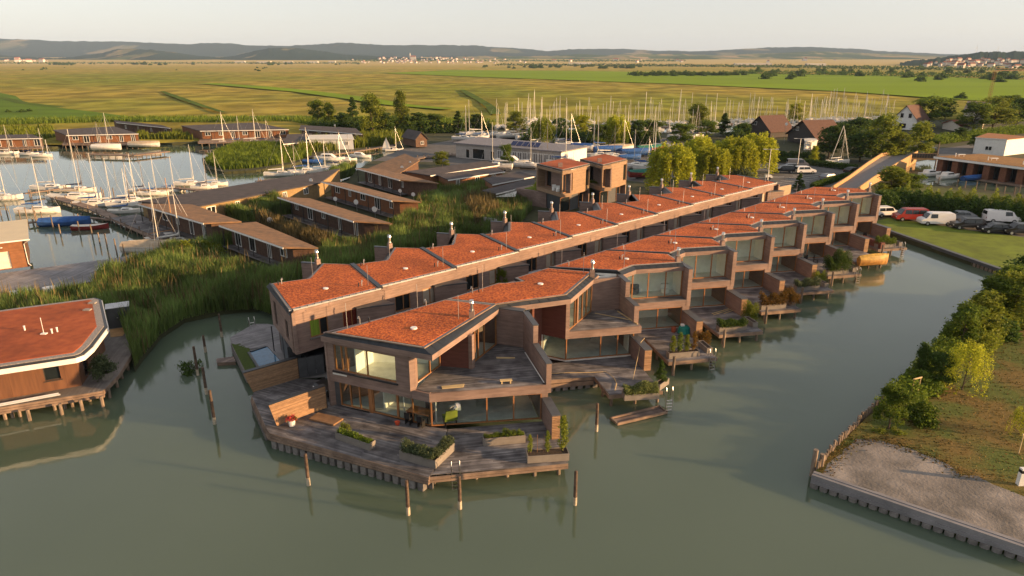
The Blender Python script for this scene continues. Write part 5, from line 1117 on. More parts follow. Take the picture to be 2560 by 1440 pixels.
jetty('low landing stage of boats in front of the orange-lit stilt house', [(-114.15,185.76),(-101.03,183.34),(-95.43,191.66)], 2.2)
jetty('sunlit plank landing along the reed peninsula', [(-53.13,179.46),(-44.92,189.16),(-35.04,205.75)], 1.4)
jetty('small landing with white rails at the tip of the reed island', [(-75.16,169.97),(-73.61,174.96)], 1.6)
jetty('pale footbridge across the end of the inlet', [(-26.58,169.25),(-22.73,177.97),(-14.83,182.66)], 2.0, z=1.2)
jetty('pale plank jetty behind the long dark roof', [(-53.51,142.44),(-45.58,149.71),(-38.68,157.71)], 1.2)

# ------------------------------------------------------------ boats in the harbour
GH = 'boats moored in the harbour'
SA = dict(kind='sail', L=7.5, B=2.5, H=.85, mast=10, furl=whitet); SB = dict(kind='sail', L=7, B=2.4, H=.8, mast=9.5, furl=blue, name='sailboat'); SC = dict(kind='sail', L=9.5, B=3, H=1.0, mast=13, furl=beige); SN = dict(kind='sail', L=6.5, B=2.3, H=.75, mast=8.5, furl=navy, mm=mat('dark_mast', (.16, .13, .11), rough=.5))
boat('A', (-95.50,126.47), R(10), 'white sailboat half out of frame at the left edge of the harbour', GH, **SA)
boat('B', (-81.16,115.23), R(8), 'white sailboat with a bright blue sail cover and outboard motor', GH, **SB)
boat('C', (-81.65,126.47), R(7), 'largest white yacht, with the tallest bright mast on the jetty', GH, **SC)
boat('D', (-85.77,134.60), R(4), 'white sailboat with dark boom cover behind the largest yacht', GH, **SN)
boat('A', (-92.73,136.78), R(4), 'white sailboat at the outer end of the jetty with a pale furled sail', GH)
boat('B', (-74.80,120.61), R(6), 'white sailboat carrying a long blue boom cover beyond the walkway', GH)
boat('A', (-72.42,120.96), R(10), 'plain white sailboat in mid harbour with a leaning dark mast', GH, sc=.85)
boat('D', (-68.92,120.61), R(12), 'white sailboat with navy cover near the blue canvas dodger', GH)
boat('A', (-69.43,123.47), R(12), 'white sailboat with a bright mast, farther of the pair by the long dark roof', GH, sc=.9)
boat('B', (-66.09,114.91), R(12), 'small white boat with a blue canvas dodger against the dark deck', GH, sc=.8)
boat('K', (-70.84,106.00), R(9), 'motorboat wrapped in a deep blue tarpaulin', GH, kind='cover', cover=blue, L=7.5, B=2.4, H=.75, mast=0, hm=hullb, name='covered_boat')
boat('R', (-65.33,103.31), R(14), 'dark red wooden rowing boat behind the blue-covered boat', GH, kind='open', L=5.2, B=1.7, H=.65, mast=0, hm=hullr, name='rowing_boat')
boat('BG', (-49.16,90.51), R(6), 'sailboat wrapped in a beige tarpaulin against the reeds', GH, kind='cover', cover=beige, L=8, B=2.6, H=.9, mast=9.5, hm=hullw)
boat('W', (-49.87,96.64), R(40), 'varnished wooden-masted boat beside the beige-covered one', GH, kind='sail', L=6.5, B=2, H=.7, mast=9, mm=woodm, hm=hullwood)
boat('A', (-47.73,93.92), R(35), 'sailboat with a bright leaning mast hidden behind the reeds', GH, sc=.85)
for p, k, s, lab in (((-69.41,131.23), 'B', .8, 'small boat with a blue cover, nearest the tip of the long dark roof'), ((-73.24,134.17), 'D', .75, 'small sailboat at the left end of the parallel jetty'), ((-67.50,134.60), 'B', .75, 'blue-and-white boat midway along the long dark roof'), ((-66.92,141.83), 'A', .85, 'sailboat with the tallest bright mast on the parallel jetty'), ((-62.50,138.13), 'D', .8, 'sailboat with a short leaning mast at the right end of the parallel jetty'), ((-61.91,141.83), 'A', .7, 'last small white boat on the parallel jetty')):
    boat(k, p, R(8), lab, GH, sc=s)
boat('KW', (-115.23,196.81), R(5), 'boat under a white tarpaulin on the landing stage across the harbour', GH, z=.8, kind='cover', cover=whitet, L=8, B=2.7, H=.8, mast=10, hm=hullw)
boat('KB', (-108.36,204.34), R(2), 'boat under a beige tarpaulin on the landing stage across the harbour', GH, z=.8, kind='cover', cover=beige, L=9, B=2.8, H=.8, mast=0, hm=hullw, name='covered_boat')
for p, k, s, lab in (((-139.59,191.06), 'A', .8, 'white boat at the far left below the stilt house'), ((-132.38,189.40), 'D', .8, 'white boat with a dark cover below the far-left stilt house'), ((-126.97,186.16), 'B', .8, 'low white boat by the far-left landing posts'), ((-124.04,207.38), 'D', .9, 'dark boat behind the white tarpaulin boat'),
    ((-89.32,213.43), 'A', 1, 'white sailboat left of the long stilt house'), ((-85.19,215.52), 'B', .9, 'white sailboat with blue cover in front of the long stilt house'), ((-80.34,215.52), 'A', 1.05, 'white sailboat with a tall mast right of the long stilt house'), ((-77.22,217.66), 'D', .9, 'white sailboat by the small white float of the long stilt house'),
    ((-52.19,154.18), 'A', .95, 'white sailboat moored at the plank jetty, left end'), ((-49.73,155.30), 'D', .9, 'white sailboat with stayed mast at the plank jetty'), ((-47.48,157.59), 'B', 1.1, 'tall-masted sailboat in the middle of the plank jetty'), ((-44.13,159.94), 'A', .8, 'low white sailboat at the plank jetty, nearest the long dark roof'), ((-41.56,163.60), 'D', 1.1, 'sailboat with a tall mast at the inlet mouth'),
    ((-42.77,178.50), 'D', .8, 'red-hulled sailboat between two white cabin boats'), ((-33.70,198.00), 'A', .7, 'white boat by the small red-brown cabin')):
    boat(k, p, R(random.uniform(0, 14)), lab, GH, sc=s)
boat('M', (-47.13,178.50), R(-8), 'white cabin boat, largest in the inlet by the reed peninsula', GH, kind='motor', L=8, B=2.8, H=.9, mast=0, name='cabin_boat')
boat('M', (-40.51,184.58), R(-12), 'small white cabin boat farther up the inlet', GH, sc=.75)
boat('K', (-50.40,174.19), R(-5), 'boat under a round blue tarpaulin at the reed peninsula', GH, sc=.7)
boat('R', (-30.46,196.22), R(10), 'small red boat in front of the red-brown cabin', GH, sc=.8)
ws = empty('white_sail_sign', (*(-36.07,198.64), 0), 'small white triangular sail set up on the reed bank', 'sail'); m = MB().add([(-1.3, 0, .2), (1.3, 0, .2), (.9, .1, 2), (0, .2, 3.6), (-.8, .1, 2)], [(0, 1, 2, 3, 4), (4, 3, 2, 1, 0)]).cyl(0, .22, 0, 3.8, .05); m.build('sailcloth', whitet, ws, local=True)
for p, s, lab in (((-48.83,77.94), 1, 'upturned white dinghy on the boardwalk, nearer the water'), ((-47.80,77.29), .9, 'open grey-white dinghy on the boardwalk beside the upturned one')):
    boat('T' + lab[0], p, R(110), lab, 'dinghies on the boardwalk', z=.9, sc=s, kind='open', L=2.6, B=1.2, H=.5, mast=0, hm=hullw, name='dinghy')
# mooring piles standing in the harbour
for i, p in enumerate([(-77.53,109.11), (-75.00,106.83), (-70.76,102.79), (-67.59,99.50), (-65.16,100.24), (-61.07,96.64), (-58.78,94.36), (-56.77,92.62), (-53.11,88.49), (-51.88,88.10), (-85.89,112.71), (-83.68,111.19), (-80.54,109.70), (-79.89,110.29), (-78.57,110.29), (-78.94,130.41), (-76.25,126.47), (-74.38,126.47)]):
    tag(MB().cyl(p[0], p[1], -1, 1.7 + .3 * (i % 3), .1, .09, 7).build('mooring_pile', pilem), 'thin dark pile standing in the harbour basin among the boats', 'mooring pile', 'thin piles in the harbour')
# piles standing in the canals near the corner house
for p, h, lab in (((-12.58,36.19), 2.2, 'tall mooring pile off the grey sheet piles, left of the corner deck'), ((-6.00,33.30), 2.3, 'mooring pile standing nearest the camera, in front of the deck tip'), ((-3.05,33.85), 2.2, 'mooring pile right beside the bathing ladder of the corner deck'), ((3.72,34.23), 2.3, 'lone mooring pile off the right tip of the corner deck'), ((5.98,42.66), 2.2, 'mooring pile between the corner deck and the wooden raft'),
    ((-21.48,43.67), 2.7, 'nearest mooring pile of the line in the left channel'), ((-24.04,48.33), 2.3, 'stout pale-footed mooring pile in the left channel'), ((-26.20,51.71), 2.6, 'slim dark mooring pile beside the drowned bush'), ((-27.59,56.47), 1.6, 'mooring pile second farthest in the left channel'), ((-27.54,60.02), 2.3, 'farthest mooring pile of the left channel')):
    r = empty('mooring_pile', (p[0], p[1], 0), lab, 'mooring pile', 'mooring piles'); MB().cyl(0, 0, .55, h, .115, .1, 9).cyl(0, 0, h, h + .03, .1, .06, 9).build('shaft', mat('dark_pile', (.11, .075, .055), rough=.85, var=.3, scale=4), r, local=True); MB().cyl(0, 0, -1.2, .56, .12, .12, 9).build('foot', mat('pale_pile', (.42, .36, .27), rough=.9, var=.2, scale=5), r, local=True)
for k in range(3, 10):
    p = LK(k, -4.9, -7.5); tag(MB().cyl(p[0], p[1], -1, 1.75, .13, .12, 9).build('mooring_pile', pilem), 'thick pile at the near corner of the ' + {3: 'deck with the turquoise-covered table', 4: 'deck with loose planks', 5: 'rust-shrub deck', 6: 'grey-green hedge deck', 7: 'tall dark hedge deck', 8: 'yellow boat deck', 9: 'last deck of the row'}[k], 'mooring pile', 'mooring piles')

# ------------------------------------------------------------ boatyard: sailboats ashore and masts
GY = 'sailboats laid up in the boatyard'
YD = [(-14.85,214.55), (-10.09,218.92), (-5.75,226.99), (-1.29,223.46), (5.05,218.92), (7.60,202.40), (12.63,208.31), (16.08,198.64), (19.84,195.91), (23.29,191.51), (26.06,187.30), (30.17,191.51), (32.69,181.69), (37.46,187.30), (43.65,198.64), (-3.68,157.28), (0.00,163.41), (3.73,159.68), (9.26,167.31), (11.92,162.15), (28.80,159.07), (31.26,154.95), (26.34,174.22), (22.47,175.66), (28.31,146.25), (52.98,218.92), (58.60,221.17), (7.57,264.34), (15.27,253.56), (-13.13,228.19)]
YN = ['white hull under a blue tarpaulin left of the boathouse', 'blue-covered hull at the left end of the long white boathouse', 'tall-masted boat above the trees left of the yard', 'white hull behind the left end of the boathouse roof', 'white hull behind the solar panels', 'sailboat rising behind the boathouse roof, left', 'white sailboat behind the boathouse roof, middle', 'navy hull behind the boathouse roof', 'dark-covered boat at the back of the yard', 'blue-covered boat in the row facing the cube houses', 'light blue covered boat in the middle of the yard', 'beige-covered boat in the middle of the yard', 'white-bowed boat under a blue tarpaulin, largest in the yard', 'green-covered boat at the right of the yard', 'boat under the willow edge of the yard', 'white sailboat by the orange eaves, front left', 'white boat with a boxy wheelhouse front', 'white sailboat with a bright mast in front of the boathouse doors', 'blue sailboat in front of the lit boathouse end', 'dark blue boat behind the left cube house', 'blue-and-white boat right of the cube houses, farther', 'blue-decked boat right of the cube houses, nearer', 'dark hull beside the beige-covered boat', 'white hull beside the light blue covered boat', 'green and red hull below the weeping willow', 'boat between the willows, left', 'boat between the willows, right', 'white boat behind the yard trees, left', 'white boat behind the yard trees, right', 'light hull in the yard corner by the red-brown cabin']
kinds = 'B B C A A A B D K B K BG K KG D A M A D B B B D A KG A D A B A'.split()
boat('KG', (0, 0), 0, 'x', GY, kind='cover', cover=greent, L=8, B=2.7, H=1, mast=9.5, hm=hullr); first = True
for i, (p, n, k) in enumerate(zip(YD, YN, kinds)):
    if k == 'KG' and first: o = BOATS['KG']; o.location = (*p, 1.4); o.rotation_euler[2] = R(20); o['label'] = n; first = False
    else: o = boat(k, p, R(random.choice([10, 25, 170, -20, 195])), n, GY, sc=random.uniform(.85, 1.15), z=1.35)
    cr = MB(); 
    for x in (-1.8, 1.5):
        for y in (-.8, .8): cr.tube([(x, y * .7, .1), (x, y, -.75)], .05, 4)
    cr.box(-2.2, 2, -.06, .06, -.7, -.35); cr.build('cradle', frame_d, o, local=True)
boat('K', (29.89,174.22), R(15), 'flat blue tarpaulin-covered hull low in the yard', GY, z=1.2, sc=.8)
# ---- far marina: one light mesh per boat
def far_boat(H_, hm):
    a, d = hull_mesh(8, 2.6, .9, None, None); m = MB(); m.add(a.v, a.f); m.mi(1).add(d.v, d.f).hexa([(-.8, -.7, .85), (1.8, -.5, .85), (1.8, .5, .85), (-.8, .7, .85)], [(-.7, -.6, 1.35), (1.3, -.35, 1.25), (1.3, .35, 1.25), (-.7, .6, 1.35)])
    m.mi(2).tube([(.8, 0, .8), (.8, 0, H_)], [.08, .055], 5).tube([(.7, 0, 1.6), (-3, 0, 1.5)], .16, 5).tube([(.8, 0, H_ * .95), (3.9, 0, 1)], .03, 3, False).tube([(.8, 0, H_ * .97), (-3.9, 0, .9)], .03, 3, False)
    return m
FB = []
for h in (8.5, 10, 11.5, 9.2): FB.append(far_boat(h, hullw).build('sailboat', [hullw, deckw, alu], local=True))
for o in FB: o.location = (*(34.52,274.31), .4)
rows = [((-6.66,258.07), (20.71,258.07), 12), ((1.63,285.04), (32.17,281.37), 10), ((23.13,252.09), (67.13,243.60), 16), ((34.52,274.31), (80.02,274.31), 16), ((69.63,264.34), (100.57,258.07), 12), ((84.69,285.04), (115.80,281.37), 11), ((101.74,261.17), (149.07,274.31), 17), ((115.64,285.04), (158.75,292.65), 15), ((113.85,272.60), (138.20,277.80), 10)]
patch('marina_water', [rows[0][0], (rows[0][1][0], rows[0][1][1] - 3), (rows[2][1][0], rows[2][1][1] - 3), rows[6][1], rows[7][1], rows[5][0], rows[1][0]], G0 + .05, wat)
k = 0
RL = ['left front', 'left back', 'middle front', 'middle back', 'chalet-side front', 'chalet-side back', 'right front', 'right back', 'right centre']
for ri, (a, b, n) in enumerate(rows):
    for i in range(n):
        t = (i + random.uniform(.2, .8)) / n; src = FB[k % 4]; o = src if k < 4 else src.copy()
        if k >= 4: COL.objects.link(o)
        o.location = (a[0] + (b[0] - a[0]) * t, a[1] + (b[1] - a[1]) * t + random.uniform(-3, 3), G0 + .1); o.rotation_euler = (random.gauss(0, .03), random.gauss(0, .02), R(random.choice([80, 95, 262, 280]) + random.uniform(-8, 8))); s = random.uniform(.8, 1.2); o.scale = (s, s, s * random.uniform(.85, 1.1))
        tag(o, 'white sailboat in the ' + RL[ri] + ' row of the far marina', 'sailboat', 'sailboats in the far marina'); k += 1
for i, (a, b) in enumerate((((-6.16,269.23), (73.95,258.07)), ((74.86,272.60), (152.79,281.37)))):
    w = Wl(a, b); tag(MB().wb(w, 0, w.len, -1, 1, G0, G0 + .5).build('marina_pontoon', rimm), ('left', 'right')[i] + '-hand pontoon among the white boats of the far marina', 'pontoon')

# ------------------------------------------------------------ long white boathouse of the yard
lb = empty('boatyard_hall', (*(2.04,175.66), 0), 'long low white boatyard hall with grey roof and many doors', 'hall')
a, b = (-14.67,180.55), (11.60,163.07); w = Wl(a, b); ops = [(3.2, 4.4, .7, 3), (5.4, 9.2, .7, 3.3), (11, 12.2, .7, 3)] 
facade(w, .6, 4.2, ops, mat('pale_boards', (.4, .36, .33), rough=.8, var=.08, line=.2), lb, th=.3)
for o in ops: window(w, *o, lb, fm=white, gm=darkglass, n0=-.05, name='glazed_door')
n = 12
for i in range(n):
    s = 13.2 + i * (w.len - 13.4) / n; window(w, s, s + (w.len - 13.4) / n - .25, .7, 3.4, lb, mull=(.5,), n0=.06, fr=.12, fm=white, gm=mat('grey_door', (.3, .27, .27), rough=.7), name='boat_door')
w2 = Wl(b, (18.30,168.98)); facade(w2, .6, 4.5, [], white, lb, name='end_wall'); window(w2, 2.2, 4.4, 1.6, 4.0, lb, fr=.12, n0=.05, fm=white, gm=mat('blue_poster', (.12, .2, .34), rough=.5), transom=1, name='notice_panel')
m = MB(); q = [w.p(-.5, .5), w.p(w.len + .5, .5), w2.p(w2.len + .4, .4), (w.p(-.5)[0] + w2.u[0] * 8, w.p(-.5)[1] + w2.u[1] * 8 + 4)]
MB().hexa([(*p, z - .3) for p, z in zip(q, (4.45, 4.45, 4.9, 4.9))], [(*p, z) for p, z in zip(q, (4.45, 4.45, 4.9, 4.9))]).build('roof', mat('grey_roof', (.2, .19, .2), rough=.7, var=.08), lb)
q = [w.p(x, y) for x, y in ((17, -1.2), (22, -1.2))]
for i in range(5):
    x = 16 + i * 1.7; MB().hexa([(*w.p(x, -1.5), 4.65), (*w.p(x + 1.5, -1.5), 4.65), (*w.p(x + 1.5, -3), 5.5), (*w.p(x, -3), 5.5)], [(*w.p(x, -1.5), 4.72), (*w.p(x + 1.5, -1.5), 4.72), (*w.p(x + 1.5, -3), 5.57), (*w.p(x, -3), 5.57)]).build('solar_panel', mat('solar_blue', (.02, .03, .1), rough=.2, var=.1), lb)

# ------------------------------------------------------------ two cube houses
def cube_house(label, A, B, C, D, seat):
    """A left back corner, B near corner, C right corner on the ground floor plane of the upper storey"""
    r = empty('cube_house', (*B, 0), label, 'house', 'timber cube houses'); wl, wr = Wl(A, B), Wl(B, C)
    z0, z1, z2 = 4.1, 7.2, 7.9
    facade(wr, z0 - .6, z2 - .02, [(.25, 3.2, z0 + .1, z1), (wr.len - 1.4, wr.len - .3, z0 + .2, z1)], clad_l, r); window(wr, .25, 3.2, z0 + .1, z1, r, mull=(.3, .6, .8)); window(wr, wr.len - 1.4, wr.len - .3, z0 + .2, z1, r, gm=darkglass)
    wi = Wl(wl.p(0, -1.6), wl.p(wl.len, -1.6)); facade(wi, z0, z2 - .5, [(.6, 2.2, z0 + .1, z1)], clad, r); window(wi, .6, 2.2, z0 + .1, z1, r, gm=darkglass); MB().wb(wl, 0, wl.len, -1.7, 0, z1 + .1, z2 - .02).wb(wl, 0, .3, -1.7, 0, z0, z1 + .1).wb(wl, 0, wl.len - .01, -1.9, 0.0, z0 - .6, z0 + .02).build('loggia_frame', clad_l, r)
    wbk = Wl(wr.p(wr.len), wr.p(wr.len, -7)); facade(wbk, .6, z2 - .02, [], clad, r)
    top = [A, B, C, (A[0] + C[0] - B[0], A[1] + C[1] - B[1])]; roof_bits(r, top, z2 + .12, edge_d=.3, top=sedum_b); MB().prism(top, z2 - .2, z2 - .13).build('ceiling', wallin, r)
    MB().box(0, 0, 0, 0, 0, 0) if False else None
    p = wr.p(2.4, -2.0); MB().box(p[0] - .35, p[0] + .35, p[1] - .35, p[1] + .35, z2, z2 + .8).build('chimney', clad, r)
    g = inset(top, .9); MB().prism(g, .6, z0 - .6).build('ground_wall', coping, r)
    wr2 = Wl(wr.p(.5, -.85), wr.p(wr.len, -.85)); window(wr2, .3, 3.2, .7, 3.2, r, gm=darkglass, n0=.06); window(wr2, wr2.len - 2.2, wr2.len - .9, .7, 3.2, r, gm=darkglass, n0=.06)
    if seat:
        for t in (2.7, 3.9):
            p = wl.p(wl.len - t + .5, -.6); c = tag(MB().cyl(p[0], p[1], z0 + .03, z0 + .5, .33, n=10).prism([(p[0] - .32, p[1] + .1), (p[0] + .32, p[1] + .1), (p[0] + .32, p[1] + .3), (p[0] - .32, p[1] + .3)], z0 + .4, z0 + .95).build('tub_chair', white), 'white tub chair on the cube house balcony, ' + ('the one nearer the glass corner' if t < 3 else 'the one nearer the dark wall'), 'chair', 'white tub chairs')
    return r
clad_l = mat('pale_cladding', (.3, .2, .125), col2=(.22, .145, .09), scale=1.2, stretch=(1, 1, 6), rough=.75, line=.12)
cube_house('nearer cube house with white tub chairs on its balcony', (4.23,117.78), (8.18,110.75), (13.45,117.78), 0, True)
cube_house('farther cube house, sunlit, beside the weeping willow', (12.18,123.53), (15.40,116.23), (20.74,123.53), 0, False)
gw_ = empty('garden_wall', (*(3.55,119.80), 0), 'low purple-brown wall and planted terrace left of the nearer cube house', 'wall'); w = Wl((0.71,120.51), (5.88,116.36)); MB().wb(w, 0, w.len, -4, 0, .6, 3.3).build('wall', clad, gw_); MB().wb(w, 1.5, w.len, -3.6, -.5, 3.3, 3.42).build('roof_lawn', lawnm, gw_)
wf_ = empty('garden_fence', (*(-3.42,103.73), 0), 'short grey-white board fence in the reeds behind the courtyard row', 'fence'); w = Wl((-4.25,101.09), (-2.21,99.56)); 
for i in range(14): MB().wb(w, w.len * i / 14, w.len * (i + .88) / 14, -.03, 0, .6, 2.4 + .04 * (i % 3)).build('plank', mat('grey_plank', (.36, .35, .33), rough=.85, var=.12), wf_)

# ------------------------------------------------------------ houses at the right
tile_b = mat('brown_roof_tiles', (.16, .085, .055), col2=(.11, .06, .045), rough=.85, var=.1, scale=2, bump=.02, bscale=12); tile_d = mat('dark_roof_tiles', (.1, .055, .042), rough=.85, var=.12, scale=2); darkw = mat('dark_timber_wall', (.05, .042, .038), rough=.8, var=.1)
gable_house('brown-roofed chalet with a dark timber gable, nearer of two by the car park', (86.08,217.13), (88.98,202.66), 9, .8, 3.2, 7.6, darkw, tile_b, over=.7, wins=[(2.2, 4.4, .7, 1.2), (4.6, 4.4, .7, 1.2)])
gable_house('dark-roofed chalet with a dormer behind the nearer brown-roofed chalet', (78.99,233.72), (83.56,225.13), 10, .8, 3.2, 7.4, darkw, tile_d, over=.7, wins=[(2.8, 4.4, .8, 1.2)])
wb2 = bungalow('white flat garage in front of the brown-roofed chalet', *four([(82.50,195.59),(87.07,197.60),(89.61,204.96),(85.20,202.80)]), 3.1, 3.1, zg=.7, setb=.1, side=.1, wm=white, rm=offwhite, nwin=1, porch=False)
gable_house('white gabled house with two dark attic windows', (139.05,255.96), (144.53,250.02), 12, .8, 4.5, 9.2, white, tile_d, over=.5, wins=[(2.9, 5.0, .5, 1.5), (5.6, 5.0, .5, 1.5), (3.5, 1.4, 1.2, 1.6)])
bungalow('modern flat-roofed grey building at the right edge behind the trees', *four([(159.06,248.33),(160.15,237.73),(204.52,301.92),(201.85,313.12)]), 7.5, 7.5, zg=.8, setb=.2, wm=offwhite, rm=roof_dark, nwin=4, porch=False)
bungalow('white house with an orange-brown flat roof at the right edge', *four([(125.26,188.03),(130.78,183.17),(141.34,189.04),(136.42,199.68)]), 5.0, 5.0, zg=.8, setb=.15, side=.15, wm=white, rm=mat('orange_roof', (.3, .13, .05), rough=.9, var=.12), nwin=1, porch=False)
for p, q, lab in (((157.68,255.96), (157.06,244.35), 'small red-roofed shed among the garden trees, left one'), ((163.55,255.96), (166.77,252.96), 'small red-roofed shed among the garden trees, right one')): gable_house(lab, p, q, 7, .8, 2.8, 4.4, offwhite, mat('red_tiles', (.28, .09, .045), rough=.85, var=.15), name='garden_shed', cat='shed', group='red-roofed sheds')
# row of boat garages with a planted brown roof
bg = empty('boat_garages', (*(106.77,156.11), 0), 'long row of boat garages with a brown planted roof and orange pillars', 'boathouse')
FL_, FR_ = (94.85,154.88), (105.79,133.07); w = Wl(FL_, FR_); rp = [w.p(0, 0), w.p(w.len, 0), w.p(w.len + 2, -14), w.p(2, -14)]
roof_bits(bg, rp, 4.3, top=mat('brown_roof_planting', (.3, .16, .05), col2=(.2, .1, .035), rough=1, scale=1.5, bump=.02), th=.35); MB().wb(w, -.02, w.len, -.0, .1, 3.85, 4.28).build('fascia', white, bg)
MB().wb(w, .5, w.len, -12, -2.6, .6, 3.9).build('back_wall', coping, bg); n = 7
for i in range(n):
    s = .6 + i * (w.len - 1) / n; MB().wb(w, s, s + 1.3, -2.5, -.6, .6, 3.9).build('pillar', mat('brick_pillar', (.19, .085, .05), rough=.9, var=.15, scale=3), bg); window(w, s + 1.5, s + (w.len - 1) / n - .1, .7, 3.4, bg, n0=-2.45, gm=darkglass, fm=frame_d, mull=(.5,), name='glazed_door')
MB().wb(w, 0, w.len, -2.6, 1.5, .5, .75).build('quay_deck', rimm, bg)
for i, s in enumerate((3, 10, 17)):
    p = w.p(s, -5); u = MB().box(-.8, .8, -.25, .25, 4.75, 4.85).box(-.6, -.5, -.05, .05, 4.3, 4.75).box(.5, .6, -.05, .05, 4.3, 4.75).cyl(-1.3, 0, 4.3, 5.1, .1); o = u.build('roof_vent', white, bg, local=True); o.location = (p[0] - bg.location[0], p[1] - bg.location[1], 0)
for p, k, lab in (((92.11,150.36), 'M', 'white cabin cruiser nearest the ramp, at the boat garages'), ((94.22,147.16), 'M', 'white motorboat second from the ramp at the boat garages'), ((97.91,145.11), 'K', 'dark covered boat third from the ramp at the boat garages'), ((103.54,147.16), 'R', 'small pale boat on the quay of the boat garages')): boat(k, p, R(20), lab, 'boats at the garages', sc=.75, z=.66)
pm = []
for i, p in enumerate([(86.77,144.22),(87.84,140.31),(89.99,137.51),(90.47,135.70),(92.13,134.81),(92.73,133.07),(94.20,132.21),(94.20,129.70),(95.55,128.89),(98.28,131.36)]): tag(MB().cyl(*p, 0, 2.0, .12, n=6).build('mooring_pile', pilem), 'short pile in the creek before the boat garages', 'mooring pile', 'piles by the boat garages')
# ramp and bridge
br = empty('road_bridge', (*(79.98,150.35), 0), 'ramped road bridge with ochre-lit parapet walls beside the car park', 'bridge')
L1 = [(58.62,127.32),(69.36,140.67),(80.20,155.16),(89.85,167.86),(94.80,172.06)]; R1 = [(62.57,125.32),(73.59,139.22),(86.99,155.16),(96.06,165.83),(101.41,172.78)]; zz = (.7, 1.4, 2.1, 2.5, 2.5); m = MB(); rdm = mat('ramp_paving', (.2, .19, .185), rough=.9, var=.08)
for i in range(4): m.hexa([(*L1[i], .3), (*R1[i], .3), (*R1[i + 1], .3), (*L1[i + 1], .3)], [(*L1[i], zz[i]), (*R1[i], zz[i]), (*R1[i + 1], zz[i + 1]), (*L1[i + 1], zz[i + 1])])
m.build('roadway', rdm, br); och = mat('ochre_parapet', (.4, .25, .12), rough=.9, var=.08)
for nm, ln in (('left', L1), ('right', R1)):
    m = MB()
    for i in range(4):
        w = Wl(ln[i], ln[i + 1]); q = [w.p(0, .12), w.p(w.len, .12), w.p(w.len, -.12), w.p(0, -.12)]; z = (zz[i], zz[i + 1], zz[i + 1], zz[i]); m.hexa([(*p, .2) for p in q], [(*p, v + .8) for p, v in zip(q, z)])
    m.build('parapet', och, br)
w = Wl(R1[3], (101.90,164.72)); MB().wb(w, 0, w.len, -3.5, 0, 2.1, 2.5).wb(w, 0, w.len, -.2, .0, 2.5, 3.6).build('deck_span', och, br)
for i in range(10): MB().wb(w, w.len * i / 10, w.len * (i + .9) / 10, .0, .05, 2.55, 3.55).build('rail_panel', frame_d, br)
# car park furniture and cars
def lamp(p, h, label):
    r = empty('street_lamp', (*p, G0), label, 'street lamp', 'car park lamps'); MB().cyl(0, 0, 0, h, .09, .06, 8).build('pole', galv, r, local=True); MB().tube([(-1.2, 0, h), (1.2, 0, h)], .04, 5).build('arm', galv, r, local=True)
    for s in (-1, 1): MB().box(s * 1.2 - .35, s * 1.2 + .35, -.14, .14, h - .06, h + .06).build('lamp_head', galv, r, local=True)
lamp((52.20,139.36), 7.2, 'twin-arm car park lamp rising behind the end of the courtyard row'); lamp((66.15,159.07), 7.2, 'twin-arm car park lamp behind the white off-roader')
tag(MB().cyl(*(100.74,163.41), .6, 6.5, .16, .12, 8).build('utility_pole', pilem), 'tall grey pole at the corner of the boat garages', 'pole')
GP = 'cars in the car park'
car('suv', car_paint('black', (.012, .012, .014)), (61.62,154.95), R(172), 'black off-roader beside the white one in the car park', GP); car('suv', car_paint('white', (.72, .7, .68)), (65.86,153.81), R(3), 'white off-roader in the car park', GP); car('van', car_paint('grey', (.14, .14, .15)), (67.96,163.41), R(-8), 'grey camper van behind the black off-roader', GP); car('car', car_paint('darkgrey', (.06, .065, .07)), (64.80,159.68), R(172), 'dark grey estate half hidden behind the black off-roader', GP)
car('car', car_paint('silver', (.2, .21, .225)), (67.26,144.72), R(25), 'silver saloon parked alone towards the ramp', GP); car('car', car_paint('black', (.012, .012, .014)), (76.66,153.81), R(25), 'dark car against the ramp wall', GP); car('suv', car_paint('black', (.012, .012, .014)), (114.49,188.13), R(70), 'dark car on the lane beyond the bridge', GP)
for p, lab in (((54.90,146.25), 'light boat trailer parked by the lamp'),):
    r = empty('boat_trailer', (*p, G0), lab, 'trailer'); MB().box(-2.5, 2.2, -.5, -.42, .45, .52).box(-2.5, 2.2, .42, .5, .45, .52).box(-2.5, -2.4, -.5, .5, .44, .5).tube([(2.2, 0, .48), (3.4, 0, .48)], .05, 5).build('frame', galv, r, local=True); MB().hexa([(-.9, -.6, .4), (.8, -.6, .4), (.8, .6, .4), (-.9, .6, .4)], [(-.7, -.5, .9), (.6, -.5, .9), (.6, .5, .9), (-.7, .5, .9)]).build('load_box', whitet, r, local=True)
    for s in (-1, 1): MB().tube([(0, s * .75 - .1, .3), (0, s * .75 + .1, .3)], .3, 10).build('wheel', black, r, local=True)
ab = boat('A', (79.44,167.31), R(10), 'white sailboat on the creek lawn with an A-frame mast', 'boats in the gardens', z=1.0, sc=.8); q = (80.05,168.65); tag(MB().tube([(q[0] - 2, q[1], 1), (q[0], q[1], 9.8)], .08, 6).tube([(q[0] + 2.6, q[1], 1), (q[0], q[1], 9.8)], .08, 6).build('mast_frame', alu), 'A-shaped mast frame standing over the creek sailboat', 'mast frame')
GL = 'cars parked along the lawn'
car('suv', car_paint('white', (.72, .7, .68)), (61.09,109.71), R(8), 'white off-roader nearest the canal houses', GL); car('suv', car_paint('white', (.72, .7, .68)), (65.18,114.06), R(8), 'white car in the back row behind the first white off-roader', GL); car('van', car_paint('red', (.3, .03, .02)), (63.41,106.78), R(176), 'red van with side windows', GL); car('car', car_paint('black', (.012, .012, .014)), (69.05,113.10), R(170), 'black car hidden behind the red van', GL)
